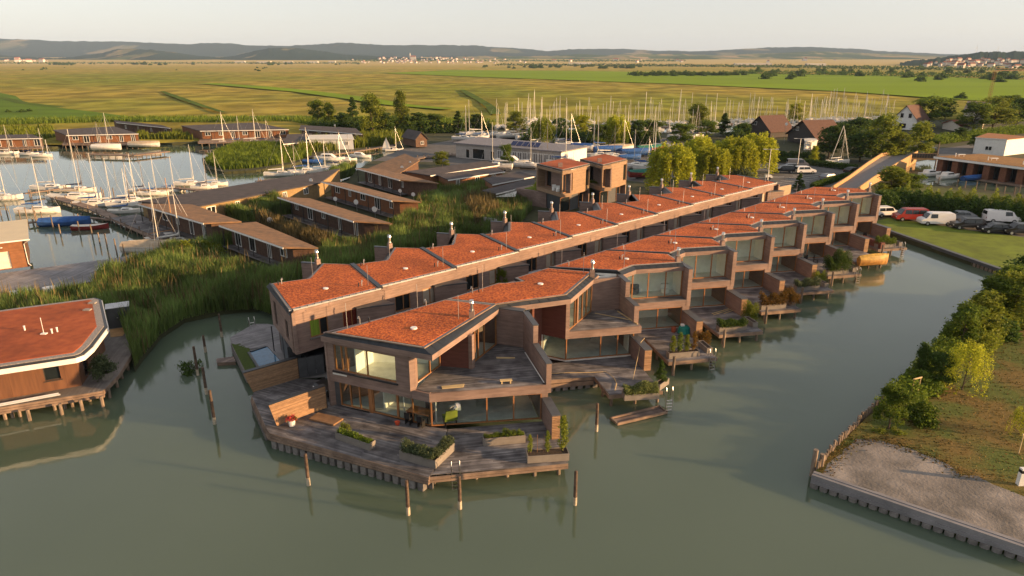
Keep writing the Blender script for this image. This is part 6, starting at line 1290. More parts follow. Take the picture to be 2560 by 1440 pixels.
car('van', car_paint('white', (.72, .7, .68)), (65.70,103.73), R(174), 'white panel van nose to the left, beside the red van', GL); car('car', car_paint('silver', (.2, .21, .225)), (71.57,107.07), R(172), 'silver hatchback between the two white vans', GL); car('suv', car_paint('black', (.012, .012, .014)), (68.89,101.09), R(172), 'black estate in the front row, left of two dark ones', GL); car('car', car_paint('black', (.012, .012, .014)), (71.57,98.57), R(172), 'black car in the front row with a tail lit red', GL); car('van', car_paint('white', (.72, .7, .68)), (76.95,105.37), R(-10), 'white panel van with its nose to the right, behind the black cars', GL); car('suv', car_paint('black', (.012, .012, .014)), (74.32,97.59), R(172), 'black car half out of the frame at the right edge', GL)

# ------------------------------------------------------------ left houseboat
hb = empty('houseboat', (-28, 40, 0), 'flat-roofed timber waterside house with a white rounded fascia at the left edge', 'house')
HZ = 4.15
hr = [(-49.32,54.68),(-46.40,55.36)] + [(-43.11,57.17), (-38.50,59.50), (-37.65,59.01), (-33.44,52.50), (-32.27,48.37), (-32.06,46.84), (-32.36,46.33), (-36.53,44.39), (-39.73,42.68)]
hr = [p for p in hr if True][1:]
MB().prism(hr, 3.95, 4.12).build('roof', slate, hb)
MB().prism(inset(hr, .22), 4.1, 4.17).build('gravel_margin', gravel, hb); MB().prism(inset(hr, .75), 4.1, 4.21).build('sedum_mat', sedum_b, hb)
for i in range(len(hr)):
    w = Wl(hr[i], hr[(i + 1) % len(hr)]); w = w if inside(hr, np.array([w.p(w.len / 2, -.1)[0]]), np.array([w.p(w.len / 2, -.1)[1]]))[0] else Wl(hr[(i + 1) % len(hr)], hr[i])
    MB().wb(w, -.02, w.len + .02, .002 * (i % 2), .07 + .002 * (i % 2), 3.62, 4.0).build('fascia', white, hb)
MB().prism(inset(hr, .1), 3.6, 3.7).build('soffit', offwhite, hb)
cedar = mat('cedar_boards', (.17, .08, .042), col2=(.115, .055, .032), scale=1.4, stretch=(3, 3, .3), rough=.6)
wl_ = Wl((-40.35,44.25), (-33.29,47.71)); L_ = wl_.len
facade(wl_, 1.05, 3.6, [(L_ - 7.2, L_ - 5.75, 1.1, 3.3), (L_ - 2.25, L_ - 1.2, 1.9, 3.3)], cedar, hb); window(wl_, L_ - 2.25, L_ - 1.2, 1.9, 3.3, hb, gm=darkglass, fm=frame_d, fr=.05); window(wl_, L_ - 7.2, L_ - 5.75, 1.1, 3.3, hb, gm=darkglass, fm=frame_d)
MB().wb(wl_, L_ - 2.3, L_ - 1.1, 0, .08, 1.83, 1.89).build('window_sill', frame_d, hb)
for x in (L_ - 4.4, L_ - .9): MB().wb(wl_, x, x + .03, 0, .015, 1.05, 3.6).build('batten', cedar, hb)
wr_ = Wl(wl_.p(L_), wl_.p(L_ + 1.2, -7)); facade(wr_, 1.05, 3.6, [(1.2, 2.3, 1.1, 3.2)], cedar, hb); window(wr_, 1.2, 2.3, 1.1, 3.2, hb, gm=darkglass, fm=frame_d)
bx = (-37.34,50.49); m = MB().box(bx[0] - .22, bx[0] + .22, bx[1] - .15, bx[1] + .15, 4.2, 4.28).cyl(*bx, 4.2, 5.6, .025, n=5); m.build('antenna_mast', white, hb)
for p in ((-36.77,50.62), (-36.56,50.95), (-39.40,51.28)): MB().cyl(*p, 4.2, 4.55, .06).cyl(*p, 4.55, 4.6, .09).build('vent_pipe', white, hb)
for p in ((-37.67,57.69), (-37.07,55.92)): MB().box(p[0] - .3, p[0] + .3, p[1] - .2, p[1] + .2, 4.2, 4.32).build('roof_drain_cover', gravel, hb)
# its deck on piles
hd = empty('waterside_deck', (-25, 40, 0), 'weathered grey deck on pale piles round the rounded-fascia house', 'deck')
c0, c1 = (-39.87,43.06), (-31.17,46.87)
DPh = [c0, c1, (-31.55,49.75), (-32.46,53.16), (-33.38,55.84), (-34.12,58.14), (-36.52,65.12), (-37.50,65.68), (-37.22,61.12), (-41.84,61.72), (-47.41,58.65), (-50.37,56.75)]
boards(DPh, R(103), 1.05, mat('grey_brown_deck', (.2, .18, .165), col2=(.13, .115, .105), scale=1, rough=.75, island=.16), hd)
w = Wl(c0, c1)
for i in range(3): MB().wb(w, 0, w.len + .02 * i, -.08, .05 + .06 * i, .88 - .17 * i, 1.04 - .17 * i).build('edge_beam', rimm, hd)
for a, b in ((c1, DPh[2]), (DPh[2], DPh[3]), (DPh[3], DPh[4]), (DPh[4], DPh[5]), (DPh[5], DPh[6])): w2 = Wl(a, b); MB().wb(w2, 0, w2.len, -.08, .03, .7, 1.03).build('edge_beam', rimm, hd)
for p in [(-35.17,44.16),(-33.37,45.04),(-32.23,45.66),(-31.01,46.24),(-31.31,47.71),(-31.72,49.52),(-32.20,51.11),(-32.55,52.72),(-32.80,54.17)]: MB().cyl(*p, -1.2, .9, .13, n=8).build('pile', pilem, hd)
for p in [(-37.08,44.35),(-36.69,44.58),(-36.28,44.76),(-34.35,45.76),(-33.71,46.00),(-33.34,46.29),(-32.53,47.14),(-37.56,43.94),(-37.97,43.76)]: MB().cyl(*p, -1.2, .9, .12, n=7).build('pile', pilem, hd)
gs = empty('garden_cabinet', (*(-36.76,59.83), 0), 'dark brown storage cabinet with a pale sloping lid behind the rounded-fascia house', 'cabinet'); w = Wl((-37.72,59.44), (-36.04,60.31))
MB().wb(w, 0, w.len, -1.0, 0, 1.05, 3.0).build('body', coping, gs); MB().hexa([(*w.p(-.05, .05), 2.98), (*w.p(w.len + .05, .05), 2.98), (*w.p(w.len + .05, -1.05), 3.14), (*w.p(-.05, -1.05), 3.14)], [(*w.p(-.05, .05), 3.02), (*w.p(w.len + .05, .05), 3.02), (*w.p(w.len + .05, -1.05), 3.18), (*w.p(-.05, -1.05), 3.18)]).build('lid', galv, gs)
for s in (0.02, .5): MB().wb(w, w.len * s * 1.0 + .02, w.len * (s + .68 if s else .64), .0, .02, 1.1, 2.94).build('door', frame_d if False else coping, gs) if False else None
MB().wb(w, w.len * .66, w.len * .68, 0, .015, 1.08, 2.95).wb(w, .04, .06, 0, .015, 1.08, 2.95).build('door_gap', black, gs); MB().wb(w, w.len * .4, w.len * .46, 0, .04, 2.0, 2.04).build('handle', steel, gs)
tag(MB().prism([(-37.57,59.18),(-36.11,59.93),(-35.50,57.66),(-36.45,57.37)], 1.06, 1.09).build('plywood_sheet', mat('plywood', (.42, .24, .1), rough=.7, var=.1)), 'ochre plywood sheet lying in front of the dark storage cabinet', 'board')
rt = Wl((-38.19,43.84), (-33.93,46.11)); m = MB()
for i in range(3): m.tube([(*rt.p(0, .1 - i * .1), 1.16 + .07 * (i == 1)), (*rt.p(rt.len - i * .1, .1 - i * .1), 1.16 + .07 * (i == 1))], .07, 8)
tag(m.build('aluminium_gangway', mat('bright_aluminium', (.6, .6, .6), rough=.35, metal=.3, var=.05)), 'bundle of long silver tubes lying along the rounded-fascia house wall', 'tubes')
tag(MB().prism([(-34.99,50.63),(-34.16,51.23),(-33.68,50.93),(-33.60,50.69),(-34.69,50.22)], 1.25, 1.32).build('bench_top', white), 'narrow white plank bench on the grey deck', 'bench')

# ------------------------------------------------------------ planters and potted plants
def planter(label, w, depth, h, z=1.05, group='timber planters on the decks', wall=.05, name='planter', s0=0, s1=None):
    s1 = w.len if s1 is None else s1; r = empty(name, (*w.p((s0 + s1) / 2, -depth / 2), z), label, 'planter', group); m = MB()
    m.wb(w, s0, s1, -wall, 0, z, z + h).wb(w, s0, s1, -depth, -depth + wall, z, z + h).wb(w, s0, s0 + wall, -depth + wall, -wall, z, z + h).wb(w, s1 - wall, s1, -depth + wall, -wall, z, z + h); m.build('box', planterm, r)
    MB().wb(w, s0 + wall, s1 - wall, -depth + wall, -wall, z + .02, z + h - .07).build('soil', soil, r); return r
def fill(label, w, s0, s1, depth, z, h, wd, leaf, m, n, seed, name='shrubs', cat='shrubs', wob=.3): return hedge(name, [w.p(s0, -depth / 2), w.p(s1, -depth / 2)], h * 1.15, wd * 1.1, int(n * 1.8), leaf, m, label, cat, z0=z, seed=seed, wob=wob)
def plant(key, p, z, H, Wd, label, name='potted_plant', cat='plant', m=None, group=None): return tree(key, p[0], p[1], z, H, Wd, label, cat, group, name, m=m)
w = Wl((-11.74,39.87), (-9.18,38.38)); planter('long grey planter with thin grass at the sheet-pile edge of the corner deck', w, .62, .5)
fill('thin grass and herbs in the long grey planter', w, .1, w.len - .1, .62, 1.45, .32, .45, .05, L_mid, 420, 1, 'herbs', 'plants'); plant('small', w.p(.1, -.85), 1.05, 1.2, .8, 'leafy potted shrub at the left end of the grass planter', 'potted_shrub', m=L_olive)
w = Wl((-7.11,37.47), (-4.73,36.34)); w2 = Wl((-4.72,36.34), (-3.68,38.49)); planter('angled planter full of grey-green shrubs at the bend of the corner deck, long side', w, .7, .6); planter('sunlit short arm of the angled planter with grey-green shrubs', w2, .62, .6, s0=.0)
fill('grey-green silvery shrubs filling the long side of the angled planter', w, .1, w.len - .15, .7, 1.6, .75, .7, .05, L_grey, 900, 2); fill('grey-green silvery shrubs in the short arm of the angled planter', w2, .3, w2.len, .6, 1.6, .7, .6, .05, L_grey, 800, 3)
w = Wl((-1.86,38.94), (0.89,39.39)); planter('brown planter with low green plants under the corner house window', w, .6, .55); 
for i in range(6): plant('small', w.p(.3 + i * w.len / 6.4, -.3), 1.5, [.45, .5, .4, .75, .5, .6][i], [.55, .6, .5, .75, .55, .6][i], 'low green plant in the brown planter under the window, ' + ['leftmost', 'second from left', 'third from left, lowest', 'tallest', 'right of the tallest', 'rightmost'][i], 'planter_plant', m=L_mid if i % 2 else L_olive)
w = Wl((0.97,36.96), (3.60,37.29)); planter('grey-brown planter with staked young plants at the right tip of the corner deck', w, .85, .5)
for t, H_, W_, lab in ((.08, 1.3, .5, 'young staked plant at the left end of the tip planter'), (.5, 1.5, .55, 'young staked plant in the middle of the tip planter'), (.88, 2.5, .95, 'tall sunlit bushy plant at the right end of the tip planter')): plant('upright', w.p(w.len * t, -.45), 1.5, H_, W_, lab, 'staked_plant', m=L_olive)
for t in (.1, .26, .42): tag(MB().cyl(*w.p(w.len * t, -.5), 1.5, 2.75, .012, n=5).build('plant_stake', frame_w), ['left', 'middle', 'right'][int(t * 6.2)] + ' thin reddish plant stake in the tip planter', 'stake')
p = (-15.16,41.63); pr = empty('flower_pot', (*p, 1.05), 'white pot of red and orange flowers by the lit slatted screen', 'flower pot'); MB().cyl(0, 0, 0, .42, .2, .25, 10).build('pot', white, pr, local=True)
f = link('flowers', crown_mesh('flowers', 'bush', .55, .75, 500, .05, L_red, 21), pr); f.location = (0, 0, .42); f = link('leaves', crown_mesh('leaves', 'bush', .45, .8, 400, .05, L_mid, 22), pr); f.location = (0, 0, .38)
tag(MB().prism([(-14.18,42.33),(-13.79,43.22),(-11.80,42.37),(-12.27,41.51)], 1.08, 1.2).build('low_platform', mat('rusty_plywood', (.24, .14, .075), col2=(.15, .085, .045), scale=2, rough=.8)), 'low ochre-brown plywood platform on the corner deck', 'platform')
p = (-7.91,41.73); tag(MB().cyl(p[0], p[1], 1.06, 1.28, .13, .19, 10).cyl(p[0], p[1], 1.28, 1.3, .2, .19, 10).build('flower_pot', mat('terracotta_red', (.5, .07, .03), rough=.6)), 'small bright red pot against the corner house glazing', 'flower pot')
# things lying on the upper terrace
plank = mat('pale_plank', (.5, .38, .2), rough=.8, var=.08)
for q, lab, z in (([(-4.82,42.09),(-3.27,42.44),(-3.31,41.97),(-4.73,41.72)], 'wide pale plank at the front edge of the upper terrace', 3.79), ([(-1.18,46.91),(0.22,46.85),(0.21,46.67),(-1.16,46.67)], 'narrow pale plank in the middle of the upper terrace', 3.79)): tag(MB().prism(q, z + .01, z + .05).build('plank', plank), lab, 'plank')
bn = empty('low_bench', (*(-0.41,42.62), 3.79), 'low pale wooden bench standing on the upper terrace', 'bench', rz=R(8)); MB().box(-.42, .42, -.14, .14, .2, .26).build('seat', plank, bn, local=True)
for x in (-.3, .3): MB().box(x - .04, x + .04, -.12, .12, 0, .2).build('leg', plank, bn, local=True)
a, b = (0.99,47.66), (2.21,42.57); tag(MB().tube([(*a, 3.87), (*b, 3.87)], .035, 6).build('white_rail', white), 'long thin white rail lying along the terrace parapet', 'rail')
a, b, c, d = (9.35,56.70), (10.57,53.57), (7.29,56.20), (10.26,54.50); tag(MB().tube([(*a, 3.85), (*b, 3.85)], .05, 4).build('plank', plank), 'pale board lying along the parapet of the triangular terrace', 'board'); tag(MB().tube([(*c, 3.84), (*d, 3.84)], .035, 4).build('plank', plank), 'thin batten lying across the triangular terrace', 'batten')
# second house: planter, hose, raft
w = Wl((8.31,45.19), (10.93,45.50)); planter('planter with a pale-leaved hedge on the second house deck', w, .8, .5); fill('pale yellow-green leafy hedge in the second house planter', w, .05, w.len - .05, .8, 1.5, .85, .9, .06, leaf_mat('leaf_pale', (.2, .22, .07), (.07, .1, .03)), 900, 4)
w = Wl((11.23,46.79), (12.21,47.98)); planter('small dark planter beside the pale-leaved hedge', w, .5, .5); plant('cone', (11.50,47.82), 1.4, 1.7, 1.3, 'dark green bush at the end of the slatted wall, by the pale hedge', 'potted_bush', 'bush', m=L_dark)
tag(MB().tube([(*p, 1.09) for p in [(3.17,49.76),(4.34,49.91),(5.96,49.95),(7.59,50.10),(7.88,49.58),(8.09,48.86),(8.13,47.98),(7.85,46.88)]] + [(*(7.83,46.46), .75)], .025, 5).build('hose', plank), 'pale hose lying along the deck of the second house', 'hose')
a, b = (9.52,48.66), (10.66,52.07); tag(MB().tube([(*a, 1.08), (*b, 2.85), (*(11.06,52.66), 2.95)], .02, 5).build('fishing_rod', plank), 'thin pale rod leaning on the garden wall of the second house', 'rod')
rf = empty('wooden_raft', (*(9.29,44.73), 0), 'weathered wooden work raft floating off the second house deck', 'raft'); q = [(7.14,44.21),(7.58,43.37),(11.54,45.10),(11.14,46.07)]
MB().prism(inset(q, .05), -.12, .1).build('floats', rimm, rf); boards(inset(q, .12), Wl(q[0], q[3]).u and math.atan2(Wl(q[1], q[2]).u[1], Wl(q[1], q[2]).u[0]), .13, deck_warm, rf)
for i in range(4):
    w = Wl(q[i], q[(i + 1) % 4]); MB().wb(w, 0, w.len, -.1, .02, .06, .24).build('rim_board', rimm if i % 2 else pilem, rf)
# regular decks
SPEC = {3: ('open bamboo-like plants on a trellis', L_olive, 'up'), 4: ('low dark green hedge plants', L_dark, .75), 5: ('rust-coloured shrubs', L_rust, 1.5), 6: ('dense grey-green shrubs', L_grey, .95), 7: ('tall dark green hedge', L_dark, 2.5), 9: ('spreading dark shrub', L_mid, 1.2)}
ex = {3: 'of the turquoise-table deck', 4: 'of the loose-plank deck', 5: 'of the rust-shrub deck', 6: 'of the grey-green hedge deck', 7: 'of the flagpole deck', 9: 'of the last deck'}
for k, (nm, lm, hh) in SPEC.items():
    w = Wl(LK(k, -4.87, -6.5), LK(k, -2.1, -6.5)); planter('front planter ' + ex[k] + ', holding ' + nm, w, .65, .5); w2 = Wl(LK(k, -.72, -6.1), LK(k, -.72, -4.4)); planter('dark side planter on the canal edge ' + ex[k], w2, .5, .5)
    if hh == 'up':
        for i in range(4): plant('upright', w.p(.4 + i * .65, -.3), 1.5, 1.5 + .25 * (i % 2), .8, 'bamboo-like plant on the trellis of the turquoise-table deck, ' + ['leftmost', 'second from left', 'third from left', 'rightmost'][i], 'bamboo_plant', 'bamboo', m=[L_olive, L_mid, L_olive, L_rust][i])
        m = MB(); 
        for i in range(4): m.cyl(*w.p(.1 + i * .85, -.3), 1.5, 2.6, .02, n=4)
        m.tube([(*w.p(.1, -.3), 2.5), (*w.p(2.65, -.3), 2.5)], .015, 4); tag(m.build('trellis', frame_d), 'thin plant trellis behind the planter of the turquoise-table deck', 'trellis')
    else: fill(nm + ' in the front planter ' + ex[k], w, .0, w.len, .65, 1.5, hh, .9 if hh < 2 else 1.5, .06, lm, 900 if hh < 2 else 2200, 10 + k)
fill('rust-orange bushes spilling over the side planter of the rust-shrub deck', Wl(LK(5, -.8, -6.6), LK(5, -.8, -4.4)), 0, 2.2, .5, 1.4, 1.3, .9, .06, L_rust, 900, 31); fill('golden bush in front of the slatted end wall above the loose-plank deck', Wl(LK(4, .1, -4.6), LK(4, -.2, -3.2)), 0, 1.4, .5, 1.0, 1.9, .9, .06, L_olive, 1200, 32)
fill('brown climber below the slatted end wall of the turquoise-table deck', Wl(LK(3, .05, -4.2), LK(3, .0, -3.0)), 0, 1.2, .5, .7, 1.5, .7, .06, L_rust, 900, 33); fill('green bush by the slatted end wall of the flagpole deck', Wl(LK(6, .1, -4.4), LK(6, .0, -3.0)), 0, 1.4, .5, .8, 1.7, .9, .06, L_olive, 900, 34)
p = (15.87,58.41); tr = empty('covered_table', (*p, 1.05), 'round table under a turquoise tarpaulin with a pale box on top', 'table'); MB().cyl(0, 0, .05, .62, .62, .5, 12).cyl(0, 0, .62, .7, .5, .3, 12).build('table_cover', mat('turquoise_tarpaulin', (.01, .2, .17), rough=.6, var=.15, scale=4), tr, local=True); MB().box(-.35, -.02, -.1, .2, .69, .86).build('box_lid', white, tr, local=True)
p = (14.95,58.65); tag(MB().cyl(*p, 1.06, 1.5, .2, .24, 10).build('planter_pot', mat('terracotta', (.3, .08, .04), rough=.7)), 'dark red tall pot beside the turquoise table', 'flower pot')
m = MB(); 
for a, b in (((19.82,63.37), (21.94,64.80)), ((19.87,63.01), (22.15,64.65)), ((21.01,63.37), (22.26,64.36))): tag(MB().tube([(*a, 1.09), (*b, 1.09)], .04, 4).build('plank', plank), 'loose pale plank lying across the deck of the boxed loggia house', 'plank', 'loose planks')
a, b = (40.15,83.91), (41.36,86.20); tag(MB().tube([(*a, 1.05), (*b, 4.6)], .06, 7).build('flagpole', white), 'white leaning flagpole in front of the canal houses', 'flagpole')
yb = boat('Y', LK(8, -3.0, -7.6), A12, 'bright yellow-orange boat hung along the edge of a canal deck', None, z=1.0, kind='cover', cover=mat('yellow_cover', (.42, .26, .05), rough=.6), L=4.2, B=1.1, H=.5, mast=0, hm=mat('orange_hull', (.4, .2, .05), rough=.5), name='covered_boat')
tag(MB().prism([LK(9, -4.8, -7.0), LK(9, -4.2, -7.0), LK(9, -4.2, -3), LK(9, -4.8, -3)], 1.06, 1.9).build('red_screen', clad_red), 'low red-brown screen wall beside the last canal deck', 'screen')
for i, (k, x, y) in enumerate(((7, -4.3, -1.5), (7, -3.2, -1.8), (9, -3, -1.6))):
    c = empty('garden_chair', (*LK(k, x, y), 1.06), ['dark garden chair on the flagpole deck, left one', 'dark garden chair on the flagpole deck, right one', 'dark garden chair on the last deck of the row'][i], 'chair', 'dark garden chairs', rz=i * 1.3); MB().box(-.25, .25, -.25, .25, .4, .45).build('seat', black, c, local=True); MB().box(-.25, .25, .2, .25, .45, .95).build('backrest', black, c, local=True)
    for x_ in (-.22, .22):
        for y_ in (-.22, .22): MB().box(x_ - .02, x_ + .02, y_ - .02, y_ + .02, 0, .4).build('leg', black, c, local=True)
# interior furniture of the corner house
gc = empty('armchair', (*(-4.31,42.02), 1.1), 'lime green armchair behind the corner house glazing', 'armchair', rz=R(200)); lime = mat('lime_fabric', (.12, .17, .02), rough=.9)
MB().box(-.45, .45, -.4, .4, .28, .5).build('seat', lime, gc, local=True); MB().hexa([(-.45, .3, .45), (.45, .3, .45), (.45, .42, .45), (-.45, .42, .45)], [(-.4, .5, 1.15), (.4, .5, 1.15), (.4, .62, 1.15), (-.4, .62, 1.15)]).build('backrest', lime, gc, local=True)
for x in (-.4, .4): MB().box(x - .03, x + .03, -.36, .36, .0, .28).build('leg', black, gc, local=True)
dt = empty('dining_table', (*(-6.36,42.30), 1.1), 'wooden dining table with dark chairs inside the corner house', 'table', rz=R(-25)); MB().box(-.9, .9, -.45, .45, .7, .75).build('tabletop', frame_w, dt, local=True)
for x in (-.8, .8): MB().box(x - .05, x + .05, -.4, .4, 0, .7).build('leg', black, dt, local=True)
for i, (x, y) in enumerate(((-.5, -.75), (.5, -.75), (0, .8))):
    cc, ss = math.cos(R(-25)), math.sin(R(-25)); q = (-6.36,42.30); c = empty('dining_chair', (q[0] + x * cc - y * ss, q[1] + x * ss + y * cc, 1.1), 'dark chair at the dining table inside the corner house, ' + ['left front', 'right front', 'behind the table'][i], 'chair', 'dark dining chairs', rz=R(-25) + (0 if y > 0 else math.pi)); MB().box(-.22, .22, -.22, .22, .42, .47).build('seat', black, c, local=True); MB().box(-.22, .22, .18, .23, .47, .9).build('backrest', black, c, local=True)
    MB().box(-.2, -.16, -.2, .2, 0, .42).box(.16, .2, -.2, .2, 0, .42).build('legs', black, c, local=True)
pl = empty('pendant_lamp', (*(-3.91,41.78), 2.4), 'white leaf-shaped pendant lamp hanging inside the corner house', 'lamp'); m = MB()
for i in range(7): a = i * .9; m.add([(0, 0, .1 * i - .3), (math.cos(a) * .4, math.sin(a) * .4, .05 * i - .25), (math.cos(a + .5) * .45, math.sin(a + .5) * .45, .05 * i - .05), (math.cos(a + .8) * .2, math.sin(a + .8) * .2, .06 * i)], [(0, 1, 2, 3)])
m.build('lamp_shade', white, pl, local=True); MB().cyl(0, 0, .2, .7, .01, n=4).build('cord', black, pl, local=True)
fp = LK(3, -5.6, 2.0); fl_ = empty('floor_lamp', (*fp, 3.8), 'floor lamp with a white drum shade behind the upper glass of a canal house', 'lamp'); MB().cyl(0, 0, 0, 1.4, .02).cyl(0, 0, 0, .03, .18).build('stand', black, fl_, local=True); MB().cyl(0, 0, 1.35, 1.8, .24, .2, 12).build('lamp_shade', white, fl_, local=True)
for i, (x, y) in enumerate(((-4.5, 2.6), (-1.6, 2.2))):
    c = empty('tub_chair', (*LK(3, x, y), 3.8), ['dark low armchair beside the floor lamp', 'pale round armchair at the right of the lamp-lit room'][i], 'armchair'); MB().cyl(0, 0, .05, .42, .4, .42, 10).build('seat', [coping, white][i], c, local=True); MB().prism([(-.4, .1), (.4, .1), (.35, .4), (-.35, .4)], .42, .85).build('backrest', [coping, white][i], c, local=True)
# car half hidden behind the corner house, carport car
o = car('suv', car_paint('black', (.012, .012, .014)), (-12.75, 47.15), R(225), 'dark car nosing out behind the corner house by the gate', 'cars in the courtyard', z=1.02)
o = car('suv', car_paint('black', (.012, .012, .014)), LE(0, -4.6, 1.0), R(30), 'dark car under the overhang of the courtyard row', 'cars in the courtyard', z=1.0)
# satellite dishes
for i, (p, s) in enumerate((((-36.19,100.05), .75), ((-22.25,108.74), .75), ((-26.27,113.62), .7), ((-30.45,116.40), .6), ((-17.57,120.44), .6), ((-20.11,121.77), .55), ((-37.34,126.49), .6), ((-22.82,142.21), .6), ((-21.93,147.71), .5), ((-57.76,227.91), .5), ((82.62,210.62), .7))):
    r = empty('satellite_dish', (*p, 0), 'white satellite dish ' + ['over the half-shadowed brown roof', 'large, at the corner of the mid-reed house', 'on a pole between the two mid-reed houses', 'seen edge-on behind the mid-reed house', 'right of the orange-lit house', 'left of the pair right of the orange-lit house', 'on the long dark roof', 'left of the pair by the ridge-backed roof', 'right of the pair by the ridge-backed roof', 'on the far stilt house', 'on the dormered chalet roof'][i], 'satellite dish', 'satellite dishes', rz=R(-15)); z = (2.2, 2, 2.2, 2.2, 2.2, 2.6, 3.7, 3.7, 3.9, 4.6, 6.5)[i]
    m = MB(); m.tube([(0, -.02, z), (0, .02, z), (0, .12, z)], [s * .62, s * .6, s * .25], 14); m.build('dish', white, r, local=True); MB().cyl(0, .15, .6, z, .035, n=5).tube([(0, -.05, z - s * .3), (0, -.5, z)], .015, 4).build('mount', galv, r, local=True)
# small stuff on the right bank
for p, h, lab in (((33.14,38.67), 1.5, 'wooden post with a crossbar on the dry bank at the right edge'), ((30.32,46.23), 1.7, 'pale tree stakes with a crossbar beside the round bank tree')): r = empty('wooden_stakes', (*p, .75), lab, 'stakes', rz=.4); MB().cyl(-.35, 0, 0, h, .035, n=5).cyl(.35, 0, 0, h, .035, n=5).box(-.45, .45, -.03, .03, h - .1, h).build('frame', plank, r, local=True)
bo = empty('service_post', (*(30.50,35.15), .75), 'white service post with a dark top at the edge of the sand', 'post'); MB().box(-.16, .16, -.14, .14, 0, 1.15).build('cabinet', white, bo, local=True); MB().box(-.165, .165, -.145, .145, .85, 1.05).build('dark_panel', black, bo, local=True)

# ------------------------------------------------------------ reeds
reed_pts = [(-50.52,62.88),(-54.09,67.90),(-45.27,69.82),(-48.02,75.75),(-46.65,80.24),(-45.60,89.56),(-40.81,93.87),(-29.85,84.48),(-24.36,83.20),(-24.64,90.39),(-17.67,97.84),(-15.86,121.59),(-6.07,147.81),(3.41,114.71),(1.25,104.27),(-8.45,93.20),(-16.24,83.20),(-24.02,75.00),(-25.43,70.75)] + [(-16.5, 62.5), (-19.5, 61.5)] + [(-26.39,66.07),(-29.60,65.83),(-32.61,63.43),(-32.94,59.36),(-32.01,53.93),(-31.60,52.22),(-38.68,62.88)]
reeds('reed_bed', reed_pts, 100000, 2.15, L_reed, 1, z0=.5, wd=.034, label='dark green reed bed between the houses and the channel'); reeds('reed_plumes', reed_pts, 3600, 2.7, L_reedtan, 2, z0=.5, wd=.05, lean=.15, label='tan reed plumes over the green reed bed')
r2 = [(-52.86,117.03),(-39.34,139.36),(-35.25,150.48),(-36.23,159.07),(-39.02,141.27),(-43.39,126.50),(-40.81,116.36),(-31.85,104.27),(-46.09,107.07)]
reeds('reed_bed', r2, 26000, 2.6, L_reed, 3, z0=.5, wd=.045, label='green reeds behind the long dark roof'); reeds('reed_plumes', r2, 1500, 2.6, L_reedtan, 4, z0=.5, wd=.05, label='pale plumes in the reeds behind the long dark roof')
r3 = [(-39.97,104.27),(-40.12,116.36),(-24.07,102.92),(-23.39,92.10),(-25.11,85.99)]; reeds('reed_plumes', r3, 3500, 2.5, L_reedtan, 5, z0=.5, wd=.05, label='sunlit tan reeds along the half-shadowed brown roof')
r4 = [(-23.29,96.64),(-17.49,104.27),(-16.08,123.44),(-14.39,135.70),(-6.82,145.23),(1.46,123.44),(-1.94,108.52),(-9.11,94.32),(-16.40,84.11)]; reeds('wild_garden', r4, 26000, 1.7, L_mid, 6, z0=.5, wd=.05, lean=.5, label='wild green growth with white and yellow blossom by the courtyard row')
r5 = [(-8.30,116.36),(-5.12,123.44),(-1.97,110.01),(-5.36,99.06)]; reeds('reed_plumes', r5, 2200, 3.0, L_reedtan, 7, z0=.5, wd=.05, label='pale reed clump by the cube house wall')
g_ = np.random.default_rng(8); bl = []
for _ in range(260): q = np.array(random.choice(r4)) * .0 + np.array([random.uniform(min(p[0] for p in r4), max(p[0] for p in r4)), random.uniform(min(p[1] for p in r4), max(p[1] for p in r4))]); bl.append(q) if inside(r4, q[:1], q[1:])[0] else None
bl = np.array([[q[0], q[1], random.uniform(1.6, 2.3)] for q in bl]); tag(link('blossom', fast_mesh('blossom', leaf_quads(bl, .11, g_), 4, mat('cream_blossom', (.5, .46, .3), rough=1))), None, kind='stuff')
# reed peninsula and far shore belts
r6 = [(-74.57,167.31),(-66.89,159.07),(-60.55,162.15),(-54.78,172.79),(-53.61,184.86),(-62.04,198.64),(-74.55,208.31),(-81.45,204.34),(-80.35,187.30)]; reeds('reed_bed', r6, 12000, 2.0, L_mid, 9, z0=.5, wd=.09, lean=.5, label='bushy green reed island with the white-roofed house')
r7 = [(-58.63,187.30),(-35.64,209.32),(-35.27,226.99),(-50.15,229.40),(-63.07,218.92)]; reeds('reed_bed', r7, 6000, 2.8, L_olive, 10, z0=.5, wd=.14, label='sunlit reeds along the inlet'); 
r8 = [(-118.58,218.92),(-99.65,218.92),(-103.46,230.63),(-124.60,235.65)]; reeds('reed_bed', r8, 2500, 2.6, L_olive, 11, z0=.5, wd=.15, label='reeds between the stilt houses')
r9 = [(-209.26,246.37),(-166.26,252.09),(-147.61,226.99),(-147.59,218.92),(-183.99,215.63)]; reeds('reed_bed', r9, 4000, 2.8, L_olive, 12, z0=.5, wd=.16, label='reeds behind the far-left stilt house')
r10 = [(-237.21,262.17),(-196.80,268.69),(-161.53,282.70),(-130.80,279.06),(-91.04,284.55),(-72.06,262.17),(-28.01,272.06),(-4.85,282.70),(-30.63,298.21),(-100.02,302.35),(-167.87,300.27),(-210.77,288.33),(-255.23,282.70)]; reeds('reed_bed', r10, 16000, 2.1, L_mid, 13, z0=.6, wd=.12, label='green reed belt along the far shore')
